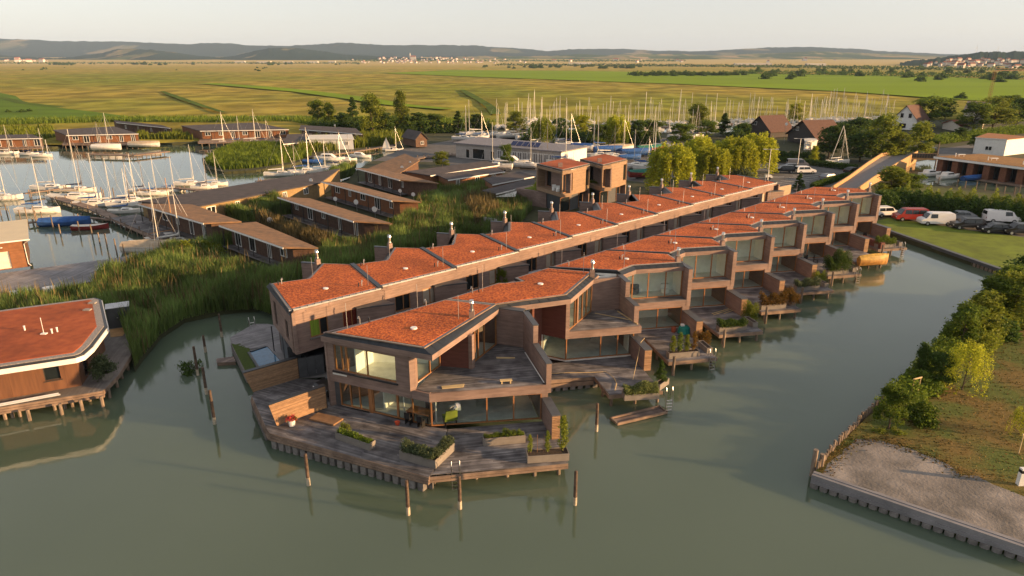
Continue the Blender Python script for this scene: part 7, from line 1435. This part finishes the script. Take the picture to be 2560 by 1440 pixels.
# bushes on the reed island, along the shore and by the walkway
for i, (p, H_, W_, k) in enumerate((((-66.79,168.65), 2.6, 6, 'bush'), ((-71.26,170.01), 2, 5, 'bush'), ((-63.08,172.09), 3, 6, 'bush'), ((-60.43,179.38), 2.6, 5, 'bush'), ((-70.77,184.86), 2.4, 6, 'bush'), ((-41.94,85.04), 3.2, 4.5, 'bush'), ((-39.75,85.99), 2.8, 4, 'bush'))):
    plant(k, p, .4, H_, W_, ['round green bush on the reed island, front middle', 'low green bush at the left tip of the reed island', 'largest green bush on the reed island', 'green bush at the right end of the reed island', 'green bush at the back of the reed island', 'sunlit olive bush beside the beige-covered boat', 'olive bush right of the beige-covered boat'][i], 'green_bush', 'bush', m=L_olive if i > 4 else None)
plant('small', (-26.97,52.40), -.15, 1.7, 1.9, 'half-drowned bush standing in the left channel', 'drowned_bush', 'bush', m=L_dark)
plant('bush2', (-32.10,48.85), 1.5, 1.9, 2.0, 'leafy grey-green bush in a pale pot on the grey deck', 'potted_bush', 'bush', m=L_grey); w = Wl((-32.19,48.58), (-31.63,48.63)); planter('pale square pot under the leafy bush on the grey deck', w, .7, .55)
# courtyard bamboos
for i, p in enumerate(((-7.64,63.19), (-0.98,63.97), (-1.08,63.65), (5.67,77.56), (12.67,82.07), (18.53,89.32), (32.29,105.87), (44.88,116.69))):
    plant('round', p, 1.0 if i not in (1, 2) else 3.2, [4.6, 2.4, 2.4, 5, 4.2, 4.6, 4.6, 4][i], [2.2, 1.6, 1.6, 3, 2.2, 2.2, 2.4, 2][i], ['bamboo tree in the courtyard opposite the second courtyard house', 'yellow-green pot bush on a roof terrace, upper', 'yellow-green pot bush on the triangular-terrace house roof', 'largest bamboo tree of the courtyard', 'bamboo tree fifth along the courtyard', 'bamboo tree sixth along the courtyard', 'bamboo tree near the far end of the courtyard', 'bushy tree against the yellow-lit end wall'][i], 'courtyard_tree', 'tree', m=L_mid if i not in (1, 2, 4) else L_olive, group='trees in the courtyard')
# ------------------------------------------------------------ trees
def tr(p, H_, W_, key, lab, m=None, name='broadleaf_tree', group=None): return tree(key, p[0], p[1], .55, H_, W_, lab, 'tree' if 'tree' in name or 'willow' in name else 'bush', group, name, m=m)
tr((30.38,131.36), 9.6, 9.4, 'willow', 'big round weeping willow nearest the courtyard row', name='weeping_willow')
for p, H_, W_, lab in (((40.84,141.27), 8.2, 8.6, 'weeping willow second from left in the yellow-green row'), ((47.61,146.25), 9.2, 9, 'weeping willow in the middle of the yellow-green row'), ((55.09,154.95), 9.2, 9, 'weeping willow at the right end of the yellow-green row'), ((48.82,156.11), 8, 8, 'weeping willow behind the yellow-green row'), ((42.43,156.11), 8.5, 7.5, 'weeping willow between the big willow and the row')): tr(p, H_, W_, 'willow2' if H_ < 8.3 else 'willow', lab, name='weeping_willow')
tr((47.67,140.31), 4, 6, 'bush2', 'grey-green willow bush at the end of the yellow-green row', L_grey, 'willow_bush')
for p, H_, W_, k, lab, m in (((-75.19,270.91), 9.5, 8, 'round', 'tall dark tree left of the shore clump', L_mid), ((-69.69,267.58), 8.5, 7, 'round2', 'olive tree second from left in the shore clump', None), ((-59.79,264.34), 11, 8, 'cone', 'dark tree rising behind the shore clump', None), ((-47.13,235.65), 13, 11.5, 'round2', 'largest olive tree of the shore clump', None), ((-38.88,246.37), 14, 7, 'poplar', 'tall slender tree standing right of the shore clump', L_olive), ((-59.38,246.37), 6.5, 9, 'round3', 'low dark bushy tree in the shore clump', None), ((-43.35,239.56), 7, 9, 'round3', 'low dark tree between the largest and the slender tree', None),
    ((-33.23,246.37), 6.5, 10, 'round3', 'dark bushy tree right of the slender tree', None), ((-27.88,249.20), 6, 9, 'round', 'mid green bushy tree behind the small cabin', None), ((-18.88,243.60), 7.5, 7, 'cone', 'dark conical tree behind the yard corner', None), ((-12.73,246.37), 6, 8, 'round3', 'dark round tree left of the blue-and-white tall boat', None), ((1.40,243.60), 7, 9, 'round2', 'olive tree at the left of the far marina', None), ((8.89,205.32), 8.5, 7.5, 'willow', 'small willow behind the hall roof', L_olive), ((15.29,221.17), 6.5, 8, 'round3', 'dark tree behind the hall roof', None), ((22.47,226.99), 7, 8, 'round2', 'yellow-green tree above the yard, left', L_yellow), ((25.15,202.40), 6.5, 9, 'round', 'green tree above the middle of the yard', None), ((30.69,204.34), 9.5, 8, 'willow2', 'weeping willow at the back of the yard', None),
    ((37.28,208.31), 7, 9, 'round3', 'dark tree right of the yard willow', None), ((41.88,210.35), 7, 9, 'round', 'green tree at the right of the yard', None), ((48.25,198.64), 7, 9, 'round', 'green tree behind the big weeping willow', None), ((67.17,253.56), 9, 11, 'round2', 'broad yellow-green tree in front of the far marina', L_olive), ((70.77,233.11), 7.5, 8, 'cone', 'dark pine left of the chalets', None), ((63.35,226.99), 5.5, 11, 'round', 'spreading green tree left of the dark pine', None), ((65.48,198.64), 7, 10, 'round3', 'dark tree below the chalets, left', None), ((113.39,281.37), 7.5, 9.5, 'round2', 'bright yellow-green tree behind the chalets', L_yellow),
    ((82.31,179.38), 7.9, 10.4, 'round3', 'dark round tree right of the nearer chalet', None), ((92.06,191.51), 7.3, 10.4, 'round3', 'dark tree behind the creek sailboat', None), ((86.91,172.09), 6.7, 10.4, 'round3', 'low dark tree at the creek before the bridge', None), ((91.92,172.09), 11, 11.5, 'round2', 'large golden-green tree left of the bridge end', L_olive), ((96.12,172.09), 7.2, 8, 'round2', 'golden-green tree right of the large one', L_olive), ((103.96,177.13), 9, 9.5, 'round2', 'broad golden tree above the bridge', L_olive), ((106.61,212.43), 7.3, 11.7, 'round3', 'dark tree behind the large golden-green tree', None), ((157.43,264.34), 11.0, 18.2, 'round', 'broad green tree right of the white gabled house', None), ((183.18,296.61), 8.5, 9, 'round3', 'dark tree in front of the modern grey building', None), ((158.25,239.56), 10.4, 15.6, 'round', 'green garden tree left of the white flat house', None), ((174.46,253.56), 11.0, 15.6, 'round2', 'olive garden tree above the white flat house', None), ((194.16,269.23), 10, 13, 'round3', 'dark garden tree at the right edge', None), ((224.71,318.07), 9, 14, 'round', 'green tree at the right edge behind the gardens', None), ((141.28,218.92), 4, 6, 'round3', 'dark low tree beside the red-roofed sheds', None), ((132.69,198.64), 4, 5, 'round', 'small bright tree in front of the white flat house', None), ((282.56,446.02), 6, 8, 'far', 'lone dark tree on the meadow edge', None),
    ((70.69,126.50), 5.4, 8.2, 'round2', 'big round bush at the foot of the bridge', None), ((74.12,127.28), 4.2, 6.5, 'round', 'second round bush right of the big one', None), ((73.86,168.65), 4.4, 3, 'poplar', 'bright young tree standing in the car park hedge', L_yellow), ((55.76,132.21), 3.6, 3.2, 'cone', 'dark young tree at the near side of the car park', None), ((-1.14,162.15), 5.5, 4, 'round', 'round green tree in front of the long white hall', None), ((-16.68,163.41), 3.6, 5, 'round2', 'small tree among the brown roofs', None), ((5.33,119.80), 4.2, 4.4, 'round2', 'umbrella-shaped bright tree in front of the nearer cube house', L_yellow), ((14.56,121.59), 3.8, 4, 'round2', 'shrubby tree between the cube houses', L_olive), ((26.32,123.44), 2.2, 4, 'bush', 'low bush by the farther cube house', L_dark)): tr(p, H_, W_, k, lab, m)
# right bank trees
for p, H_, W_, k, lab, m, nm in (((26.02,41.70), 3.4, 2.7, 'round', 'round young tree nearest the sand on the right bank', L_mid, 'young_tree'), ((28.86,42.81), 2.2, 2.6, 'bush', 'bush beside the round young tree', L_mid, 'bank_bush'), ((25.16,41.38), .7, .9, 'small', 'small yellow-green clump at the stake row', L_olive, 'bank_bush'), ((26.48,41.28), .7, 1.1, 'small', 'small yellow-green clump under the young tree', L_olive, 'bank_bush'), ((32.37,49.28), 3.4, 1.5, 'poplar', 'slender dark young tree at the bank edge', L_dark, 'young_tree'), ((31.74,47.89), 2, 3.2, 'bush', 'dark bush below the slender young tree', L_mid, 'bank_bush'), ((33.34,48.23), 2.9, 3, 'round', 'dark green tree touching the left of the small willow', L_dark, 'young_tree'), ((34.79,47.55), 4.4, 3.2, 'willow_small', 'small sunlit weeping willow on the right bank', L_yellow, 'weeping_willow'),
    ((39.67,55.65), 4.2, 4, 'round', 'tree behind the small willow, left', L_mid, 'bank_tree'), ((42.44,57.46), 4.6, 4.6, 'round2', 'tree behind the small willow, right', L_olive, 'bank_tree'), ((46.68,62.49), 4.4, 4.4, 'round', 'middle tree of the right-bank row', L_mid, 'bank_tree'), ((50.17,65.31), 4.6, 5, 'round2', 'second farthest tree of the right-bank row', L_mid, 'bank_tree'), ((48.84,62.49), 5.4, 5.4, 'willow2', 'large bright tree at the right end of the bank row', L_olive, 'bank_tree'), ((54.17,68.36), 5, 6, 'round3', 'dark tree farthest along the right bank', None, 'bank_tree'), ((44.72,58.41), 2.6, 4, 'bush', 'dark undergrowth bush below the bank row', L_dark, 'bank_bush'), ((34.66,41.01), 2.3, 1.6, 'willow_small', 'thin yellow young willow at the right edge of the dry bank', L_yellow, 'young_willow')): tr(p, H_, W_, k, lab, m, nm, 'trees on the right bank')
hedge('shrub_belt', [(27.49,44.08),(31.23,47.55),(35.51,51.90),(41.10,57.93),(47.55,64.73),(54.03,70.31)], 2.0, 2.6, 900, .1, L_mid, 'dense belt of green shrubs along the water edge of the right bank', 'shrubs', .7, 41, wob=.5)
hedge('shrub_belt', [(39.83,54.77),(44.63,59.39),(49.80,63.59),(55.16,67.11)], 2.6, 3.4, 800, .11, L_olive, 'taller lit shrubs behind the small willow on the right bank', 'shrubs', .7, 42, wob=.45)
g2 = np.random.default_rng(12); x = g2.uniform(20, 70, 60000); y = g2.uniform(28, 70, 60000); k = inside(RB, x, y) & ~inside(sp_, x, y); x, y = x[k][:16000], y[k][:16000]
v = np.stack([x, y, np.full(len(x), .78)], 1); ed = []
for a, b in zip(sp_, sp_[1:] + sp_[:1]):
    if min(a[1], b[1]) > 35.5 or a[0] > 34: 
        for _ in range(int(math.hypot(b[0] - a[0], b[1] - a[1]) * 60)): t = random.random(); ed.append((a[0] + (b[0] - a[0]) * t + random.gauss(0, .35), a[1] + (b[1] - a[1]) * t + random.gauss(0, .35), .8))
ed = [e for e in ed if inside(RB, np.array([e[0]]), np.array([e[1]]))[0]]; v = np.concatenate([v, np.array(ed)]); tag(link('bank_grass', fast_mesh('bank_grass', leaf_quads(v, .075, g2), 4, leaf_mat('leaf_drygrass', (.15, .085, .025), (.06, .065, .015), .2, 0))), None, kind='stuff')
# hedges
hedge('clipped_hedge', [(62.52,172.79),(70.72,168.65),(79.04,157.28)], 1.6, 1.6, 420, .14, L_dark, 'long clipped dark hedge behind the car park', 'hedge', .6, 2, wob=.06)
hedge('ramp_hedge', [(59.57,134.81),(68.57,144.22),(77.20,151.57)], 1.3, 1.4, 420, .12, L_dark, 'low dark hedge along the ramp', 'hedge', .6, 3, wob=.06)
hedge('lane_hedge', [(60.63,113.10),(67.43,115.69),(73.52,110.01),(87.00,102.13)], 4.0, 5, 1300, .18, L_dark, 'deep dark green hedge behind the row of parked cars', 'hedge', .6, 4, wob=.25)
hedge('lane_hedge', [(67.87,119.10),(75.85,113.74),(90.45,106.50)], 4.4, 3, 500, .17, L_olive, 'sunlit top growth behind the dark hedge of the parked cars', 'hedge', .6, 6, wob=.3)
hedge('garden_hedge', [(67.72,179.38),(76.17,177.13),(79.02,174.22)], 2.2, 2, 350, .18, L_dark, 'garden hedge below the chalets', 'hedge', .6, 5, wob=.15)
hedge('garden_hedge', [(108.87,246.37),(128.67,264.34),(149.07,274.31)], 3.0, 4, 350, .25, L_dark, 'dark hedge between the far marina and the gardens', 'hedge', .6, 7, wob=.35)
hedge('garden_hedge', [(127.45,210.35),(151.53,226.99),(180.98,246.37)], 3.2, 5, 350, .25, L_mid, 'green garden hedge before the red-roofed sheds', 'hedge', .6, 8, wob=.4)
hedge('yard_hedge', [(2.52,218.92),(17.66,218.92),(29.13,210.35),(43.88,205.32)], 4.5, 6, 350, .26, L_dark, 'dark tree hedge between the yard and the far marina', 'hedge', .6, 9, wob=.35)
hedge('shore_scrub', [(-73.95,258.07),(-54.33,249.20),(-32.17,243.60),(-7.15,249.20)], 4, 8, 300, .28, L_dark, 'dark scrub under the shore tree clump', 'scrub', .6, 10, wob=.4)
for p, lab in (((-233.90,326.75), 'leftmost of three dark bushes on the green marsh'), ((-228.32,326.75), 'largest of three dark bushes on the green marsh'), ((-227.98,331.79), 'rightmost of three dark bushes on the green marsh')): tr(p, 3, 6 if 'largest' in lab else 4, 'far', lab, None, 'marsh_bush')

# ------------------------------------------------------------ hills
def hill_mat(name, forest, field, amt, sc):
    m, nt, b = new_mat(name); L = nt.links.new; ge = N(nt, 'ShaderNodeNewGeometry'); mp = N(nt, 'ShaderNodeMapping'); mp.inputs['Scale'].default_value = (1, .4, 2.5); L(ge.outputs['Position'], mp.inputs[0])
    n1 = N(nt, 'ShaderNodeTexNoise', i_Scale=sc, i_Detail=6.); L(mp.outputs[0], n1.inputs[0]); r = N(nt, 'ShaderNodeMapRange', clamp=True); r.inputs[1].default_value = amt; r.inputs[2].default_value = amt + .05; L(n1.outputs[0], r.inputs[0])
    vo = N(nt, 'ShaderNodeTexVoronoi', i_Scale=sc * 3); L(mp.outputs[0], vo.inputs[0]); fm = N(nt, 'ShaderNodeMix', data_type='RGBA'); fm.inputs[6].default_value = c4(field[0]); fm.inputs[7].default_value = c4(field[1]); sx = N(nt, 'ShaderNodeSeparateXYZ'); L(vo.outputs['Color'], sx.inputs[0]); L(sx.outputs[0], fm.inputs[0])
    mx = N(nt, 'ShaderNodeMix', data_type='RGBA'); L(r.outputs[0], mx.inputs[0]); mx.inputs[6].default_value = c4(forest); L(fm.outputs[2], mx.inputs[7]); L(mx.outputs[2], b.inputs['Base Color']); b.inputs['Roughness'].default_value = 1; b.inputs['Specular IOR Level'].default_value = 0
    n2 = N(nt, 'ShaderNodeTexNoise', i_Scale=.02, i_Detail=4.); L(ge.outputs['Position'], n2.inputs[0]); bp = N(nt, 'ShaderNodeBump'); bp.inputs['Distance'].default_value = 14; bp.inputs['Strength'].default_value = .5; L(n2.outputs[0], bp.inputs['Height']); L(bp.outputs[0], b.inputs['Normal']); return m
def base_z(y): return G0 + max(0, y - 4000) * .011
def hill(name, prof, D, depth, m, seed, rough=1.):
    """ridge whose crest stands D metres out; prof: crest directions (degrees from +y) and heights"""
    g = np.random.default_rng(seed); n = 420; a = np.linspace(prof[0][0], prof[-1][0], n); h = np.interp(a, [p[0] for p in prof], [p[1] for p in prof]); h = h + np.interp(a, np.linspace(a[0], a[-1], 40), g.normal(size=40)) * 4 * rough + g.normal(size=n) * 2.2 * rough + np.interp(a, np.linspace(a[0], a[-1], 140), g.normal(size=140)) * 3 * rough
    rows = [(-1, 0), (-.72, .12), (-.45, .36), (-.2, .74), (0, 1), (.25, .9), (.6, .5), (1, 0)]; v = []
    for t, k in rows:
        wv = np.interp(a, np.linspace(a[0], a[-1], 25), g.normal(size=25)) * .09
        for i in range(n):
            d = D + depth * t; X, Y = d * math.tan(R(a[i])), d; v.append((X, Y, base_z(Y) * (1 - k) - (3 if k == 0 else 0) + max(0, h[i]) * max(0, k + (wv[i] if 0 < k < 1 else 0))))
    f = [(r * n + i, r * n + i + 1, (r + 1) * n + i + 1, (r + 1) * n + i) for r in range(len(rows) - 1) for i in range(n - 1)]
    m_ = MB(); m_.v = v; m_.f = f; m_.m = [0] * len(f); return m_.build(name, m, kind='structure', smooth=True)
def dirs(l, D):
    out = []
    for px, py in l: out.append((math.degrees(math.atan2(px - 1280, 1707 * math.cos(R(18.525)) + (720 - py) * math.sin(R(18.525)))), 25 + D * math.tan(math.atan((720 - py) / 1707) - R(18.525))))
    return out
hm1 = hill_mat('far_forest', (.016, .03, .02), ((.06, .08, .03), (.24, .18, .09)), .59, .0013); hm2 = hill_mat('near_forest', (.018, .034, .018), ((.07, .1, .03), (.28, .2, .1)), .58, .0019); hm3 = hill_mat('vineyards', (.045, .07, .022), ((.07, .11, .03), (.34, .24, .12)), .47, .0026)
hill('hills', dirs([(-900, 104), (-300, 95), (0, 97), (60, 99), (150, 104), (280, 103), (400, 108), (460, 110), (540, 107), (620, 112), (720, 115), (820, 108), (870, 107), (960, 113), (1060, 112), (1180, 113), (1280, 119), (1370, 127), (1450, 124), (1560, 122), (1660, 125), (1740, 127), (1830, 124), (1930, 118), (2040, 118), (2140, 124), (2240, 129), (2340, 134), (2560, 138), (3300, 130)], 10000), 10000, 2200, hm1, 1)
hill('hills', dirs([(-900, 140), (-200, 130), (0, 138), (140, 146), (230, 137), (290, 123), (340, 121), (430, 130), (500, 141), (560, 143), (640, 127), (690, 120), (740, 118), (800, 126), (860, 137), (950, 142), (1100, 146), (1200, 149)], 6600), 6600, 1100, hm2, 2, .6)
hill('hills', dirs([(1050, 148), (1200, 141), (1350, 139), (1500, 138), (1650, 134), (1800, 138), (1950, 132), (2050, 129), (2200, 134), (2350, 140), (2600, 142), (3200, 136)], 7400), 7400, 1500, hm3, 3, .6)
hill('hills', dirs([(2250, 156), (2320, 148), (2390, 138), (2450, 131), (2540, 129), (2700, 126), (3100, 128)], 3300), 3300, 700, hm2, 4, .5)
# ------------------------------------------------------------ towns
wallsw = mat('town_wall', (.5, .47, .43), rough=.9, var=.05, objrand=.2); roofsr = mat('town_roof', (.26, .1, .06), rough=.9, var=.12, objrand=.3)
def town_house(L, Wd, h, rh):
    m = MB().box(-L / 2, L / 2, -Wd / 2, Wd / 2, -3, h); m.mi(1).add([(-L / 2 - .4, -Wd / 2 - .4, h - .1), (L / 2 + .4, -Wd / 2 - .4, h - .1), (L / 2 + .4, Wd / 2 + .4, h - .1), (-L / 2 - .4, Wd / 2 + .4, h - .1), (-L / 2, 0, h + rh), (L / 2, 0, h + rh)], [(0, 1, 5, 4), (2, 3, 4, 5), (3, 0, 4), (1, 2, 5), (3, 2, 1, 0)]); return m
THs = [town_house(*a).build('town_house', [wallsw, roofsr], local=True) for a in ((16, 11, 7, 4), (24, 12, 9, 4.5), (13, 11, 6, 4), (20, 14, 11, 5))]
th_n = 0
def put_house(x, y, z, s=1.):
    global th_n
    o = THs[th_n] if th_n < 4 else THs[th_n % 4].copy()
    if th_n >= 4: COL.objects.link(o)
    th_n += 1; o.location = (x, y, z); o.rotation_euler[2] = random.uniform(0, 3.1); o.scale = (s, s, s); return o
def dir_xy(px, d): t = (px - 1280) / (1707 * math.cos(R(18.525)) + 570 * math.sin(R(18.525))); return d * t, d
rd = random.Random(11)
for i in range(120):
    px = rd.choice([rd.gauss(1130, 80), rd.gauss(1000, 50), rd.uniform(900, 1300)]); d = rd.uniform(4100, 5400); x, y = dir_xy(px, d); tag(put_house(x, y, base_z(d) + max(0, d - 4300) * .022 * max(0, 1 - abs(px - 1060) / 260), rd.uniform(.45, .85)), 'tiny pale house of the distant town below the middle hills', 'house', 'houses of the distant town')
for i in range(70):
    px = rd.choice([rd.gauss(2420, 60), rd.uniform(2330, 2640)]); d = rd.uniform(1750, 2500); x, y = dir_xy(px, d); tag(put_house(x, y, G0 + max(0, d - 1750) * .03, rd.uniform(.5, .8)), 'small white house of the village under the right-hand hill', 'house', 'houses of the right-hand village')
for i in range(26):
    px = rd.choice([rd.uniform(10, 120), rd.uniform(1380, 2100)]); d = rd.uniform(4400, 5400); x, y = dir_xy(px, d); tag(put_house(x, y, base_z(d), rd.uniform(.8, 1.6)), 'scattered pale building at the foot of the far hills', 'building', 'scattered far buildings')
for i, (px, d, L_) in enumerate(((600, 4300, 60), (660, 4250, 80), (720, 4200, 50), (780, 4300, 70), (830, 4350, 40), (1865, 2900, 90), (1910, 2950, 60), (2040, 2700, 70), (1450, 3400, 110))):
    x, y = dir_xy(px, d); m = MB().box(-L_ / 2, L_ / 2, -12, 12, -2, 9); m.mi(1).box(-L_ / 2 - .5, L_ / 2 + .5, -12.5, 12.5, 9, 9.8); o = m.build('warehouse', [wallsw, offwhite], local=True); o.location = (x, y, base_z(d)); tag(o, 'long pale shed on the far edge of the plain', 'shed', 'far sheds')
x, y = dir_xy(1033, 4900); ch = empty('church', (x, y, base_z(4900) + 14), 'white church with a tower above the distant town', 'church'); MB().box(-18, 18, -8, 8, -12, 16).build('nave', wallsw, ch, local=True); MB().add([(-18, -9, 16), (18, -9, 16), (18, 9, 16), (-18, 9, 16), (-18, 0, 25), (18, 0, 25)], [(0, 1, 5, 4), (2, 3, 4, 5), (3, 0, 4), (1, 2, 5)]).build('roof', roofsr, ch, local=True); MB().box(-24, -16, -4, 4, -12, 30).cyl(-20, 0, 30, 44, 4.5, .3, 8).build('tower', wallsw, ch, local=True)
# ------------------------------------------------------------ far trees
fn = 0
def far_tree(px, d, s, lab, grp, z=None):
    global fn
    x, y = dir_xy(px, d); me = TREES['far'][0]; o = link('far_tree', me); o.location = (x, y, (base_z(d) if z is None else z) - .3); o.scale = (s * rd.uniform(.8, 1.2), s, s * rd.uniform(.75, 1.15)); o.rotation_euler[2] = rd.uniform(0, 6); tag(o, lab, 'tree', grp)
for i in range(26): far_tree(1585 + i * 9.6 + rd.uniform(-4, 4), 1080 + rd.uniform(-40, 60), rd.uniform(1.0, 1.5), 'dark tree of the belt beyond the green meadow, middle right', 'tree belt beyond the meadow')
for i in range(60): px = rd.uniform(1840, 2600); far_tree(px, rd.uniform(900, 1500) - (px - 1840) * .25, rd.uniform(1.1, 1.9), 'tree of the mixed wood beyond the meadow at the right', 'wood at the right of the plain')
for i in range(46): far_tree(rd.uniform(1180, 1600), rd.uniform(1900, 2500), rd.uniform(1.2, 1.9), 'distant tree on the far side of the meadow', 'distant trees of the plain')
for i in range(60): far_tree(rd.choice([rd.gauss(150, 15), rd.gauss(700, 40), rd.uniform(0, 900), rd.gauss(380, 30)]), rd.uniform(3000, 4000), rd.uniform(1.2, 2.4), 'distant tree on the left edge of the plain', 'distant trees of the plain left')
for i in range(14): far_tree(rd.choice([rd.gauss(115, 4), rd.gauss(435, 6), rd.gauss(650, 12), rd.uniform(0, 200)]), rd.uniform(1500, 2200), rd.uniform(.5, .9), 'small dark bush out on the tan reed plain', 'bushes on the plain')
hedge('far_wood', [dir_xy(1250, 2900), dir_xy(1600, 2600), dir_xy(2000, 2100), dir_xy(2300, 1700), dir_xy(2700, 1500)], 11, 120, 2.2, 3.2, L_dark, None, None, .6, 21, 'stuff'); hedge('far_wood', [dir_xy(1835, 1250), dir_xy(2050, 1150), dir_xy(2300, 1050), dir_xy(2620, 900)], 9, 90, 9, 1.3, L_dark, None, None, .6, 24, 'stuff'); hedge('far_wood', [dir_xy(1570, 1110), dir_xy(1840, 1100)], 7, 14, 12, 1.1, L_dark, None, None, .6, 25, 'stuff'); hedge('far_wood', [dir_xy(-200, 4100), dir_xy(300, 4050), dir_xy(640, 4000), dir_xy(900, 4000)], 11, 200, .8, 4.5, L_dark, None, None, .6, 22, 'stuff'); hedge('far_wood', [dir_xy(880, 4900), dir_xy(1100, 5200), dir_xy(1400, 5000), dir_xy(1700, 4700)], 14, 700, 1.2, 5.5, L_dark, None, None, base_z(4900), 23, 'stuff')
# tower crane and wind turbines
orange_p = mat('crane_orange', (.3, .13, .06), rough=.6); cx, cy_ = dir_xy(2494, 330); cr = empty('tower_crane', (cx, cy_, 0), 'slim orange tower crane at the right edge', 'crane'); m = MB(); ht = 20
for sx in (-.5, .5):
    for sy in (-.5, .5): m.tube([(sx, sy, .5), (sx, sy, ht)], .07, 4)
for i in range(16): m.tube([(-.5, -.5, .5 + i * 1.2), (.5, -.5, 1.7 + i * 1.2)], .05, 3, False).tube([(.5, .5, .5 + i * 1.2), (-.5, .5, 1.7 + i * 1.2)], .05, 3, False)
m.build('mast', orange_p, cr, local=True); m = MB().tube([(0, 0, ht), (22, 3, ht + .3)], .12, 4).tube([(0, 0, ht + 1), (22, 3, ht + .5)], .08, 4)
for i in range(18): m.tube([(i * 1.2, i * .16, ht), (i * 1.2 + .6, i * .16 + .08, ht + .95)], .05, 3, False)
m.build('jib', orange_p, cr, local=True)
for px, d in ((2436, 9000), (2490, 9400), (2550, 9200)):
    x, y = dir_xy(px, d); r = empty('wind_turbine', (x, y, 60), 'faint wind turbine on the skyline, ' + {2436: 'leftmost', 2490: 'middle', 2550: 'rightmost'}[px] + ' of three', 'wind turbine', 'wind turbines'); MB().cyl(0, 0, 0, 105, 3, 1.8, 6).build('tower', white, r, local=True); m = MB(); 
    for k in range(3): a = k * 2.094 + px; m.tube([(0, -3, 105), (math.sin(a) * 42, -3, 105 + math.cos(a) * 42)], [2.2, .6], 4)
    m.build('rotor', white, r, local=True)
# ------------------------------------------------------------ air
hz = bpy.data.materials.new('haze_air'); hz.use_nodes = True; nt = hz.node_tree; nt.nodes.remove(nt.nodes['Principled BSDF']); vp = N(nt, 'ShaderNodeVolumePrincipled'); vp.inputs['Color'].default_value = (.5, .7, 1, 1); vp.inputs['Density'].default_value = .000042; vp.inputs['Anisotropy'].default_value = 0; nt.links.new(vp.outputs[0], nt.nodes['Material Output'].inputs['Volume'])
MB().box(-22000, 22000, -400, 13500, -5, 360).build('haze', hz, kind='stuff')
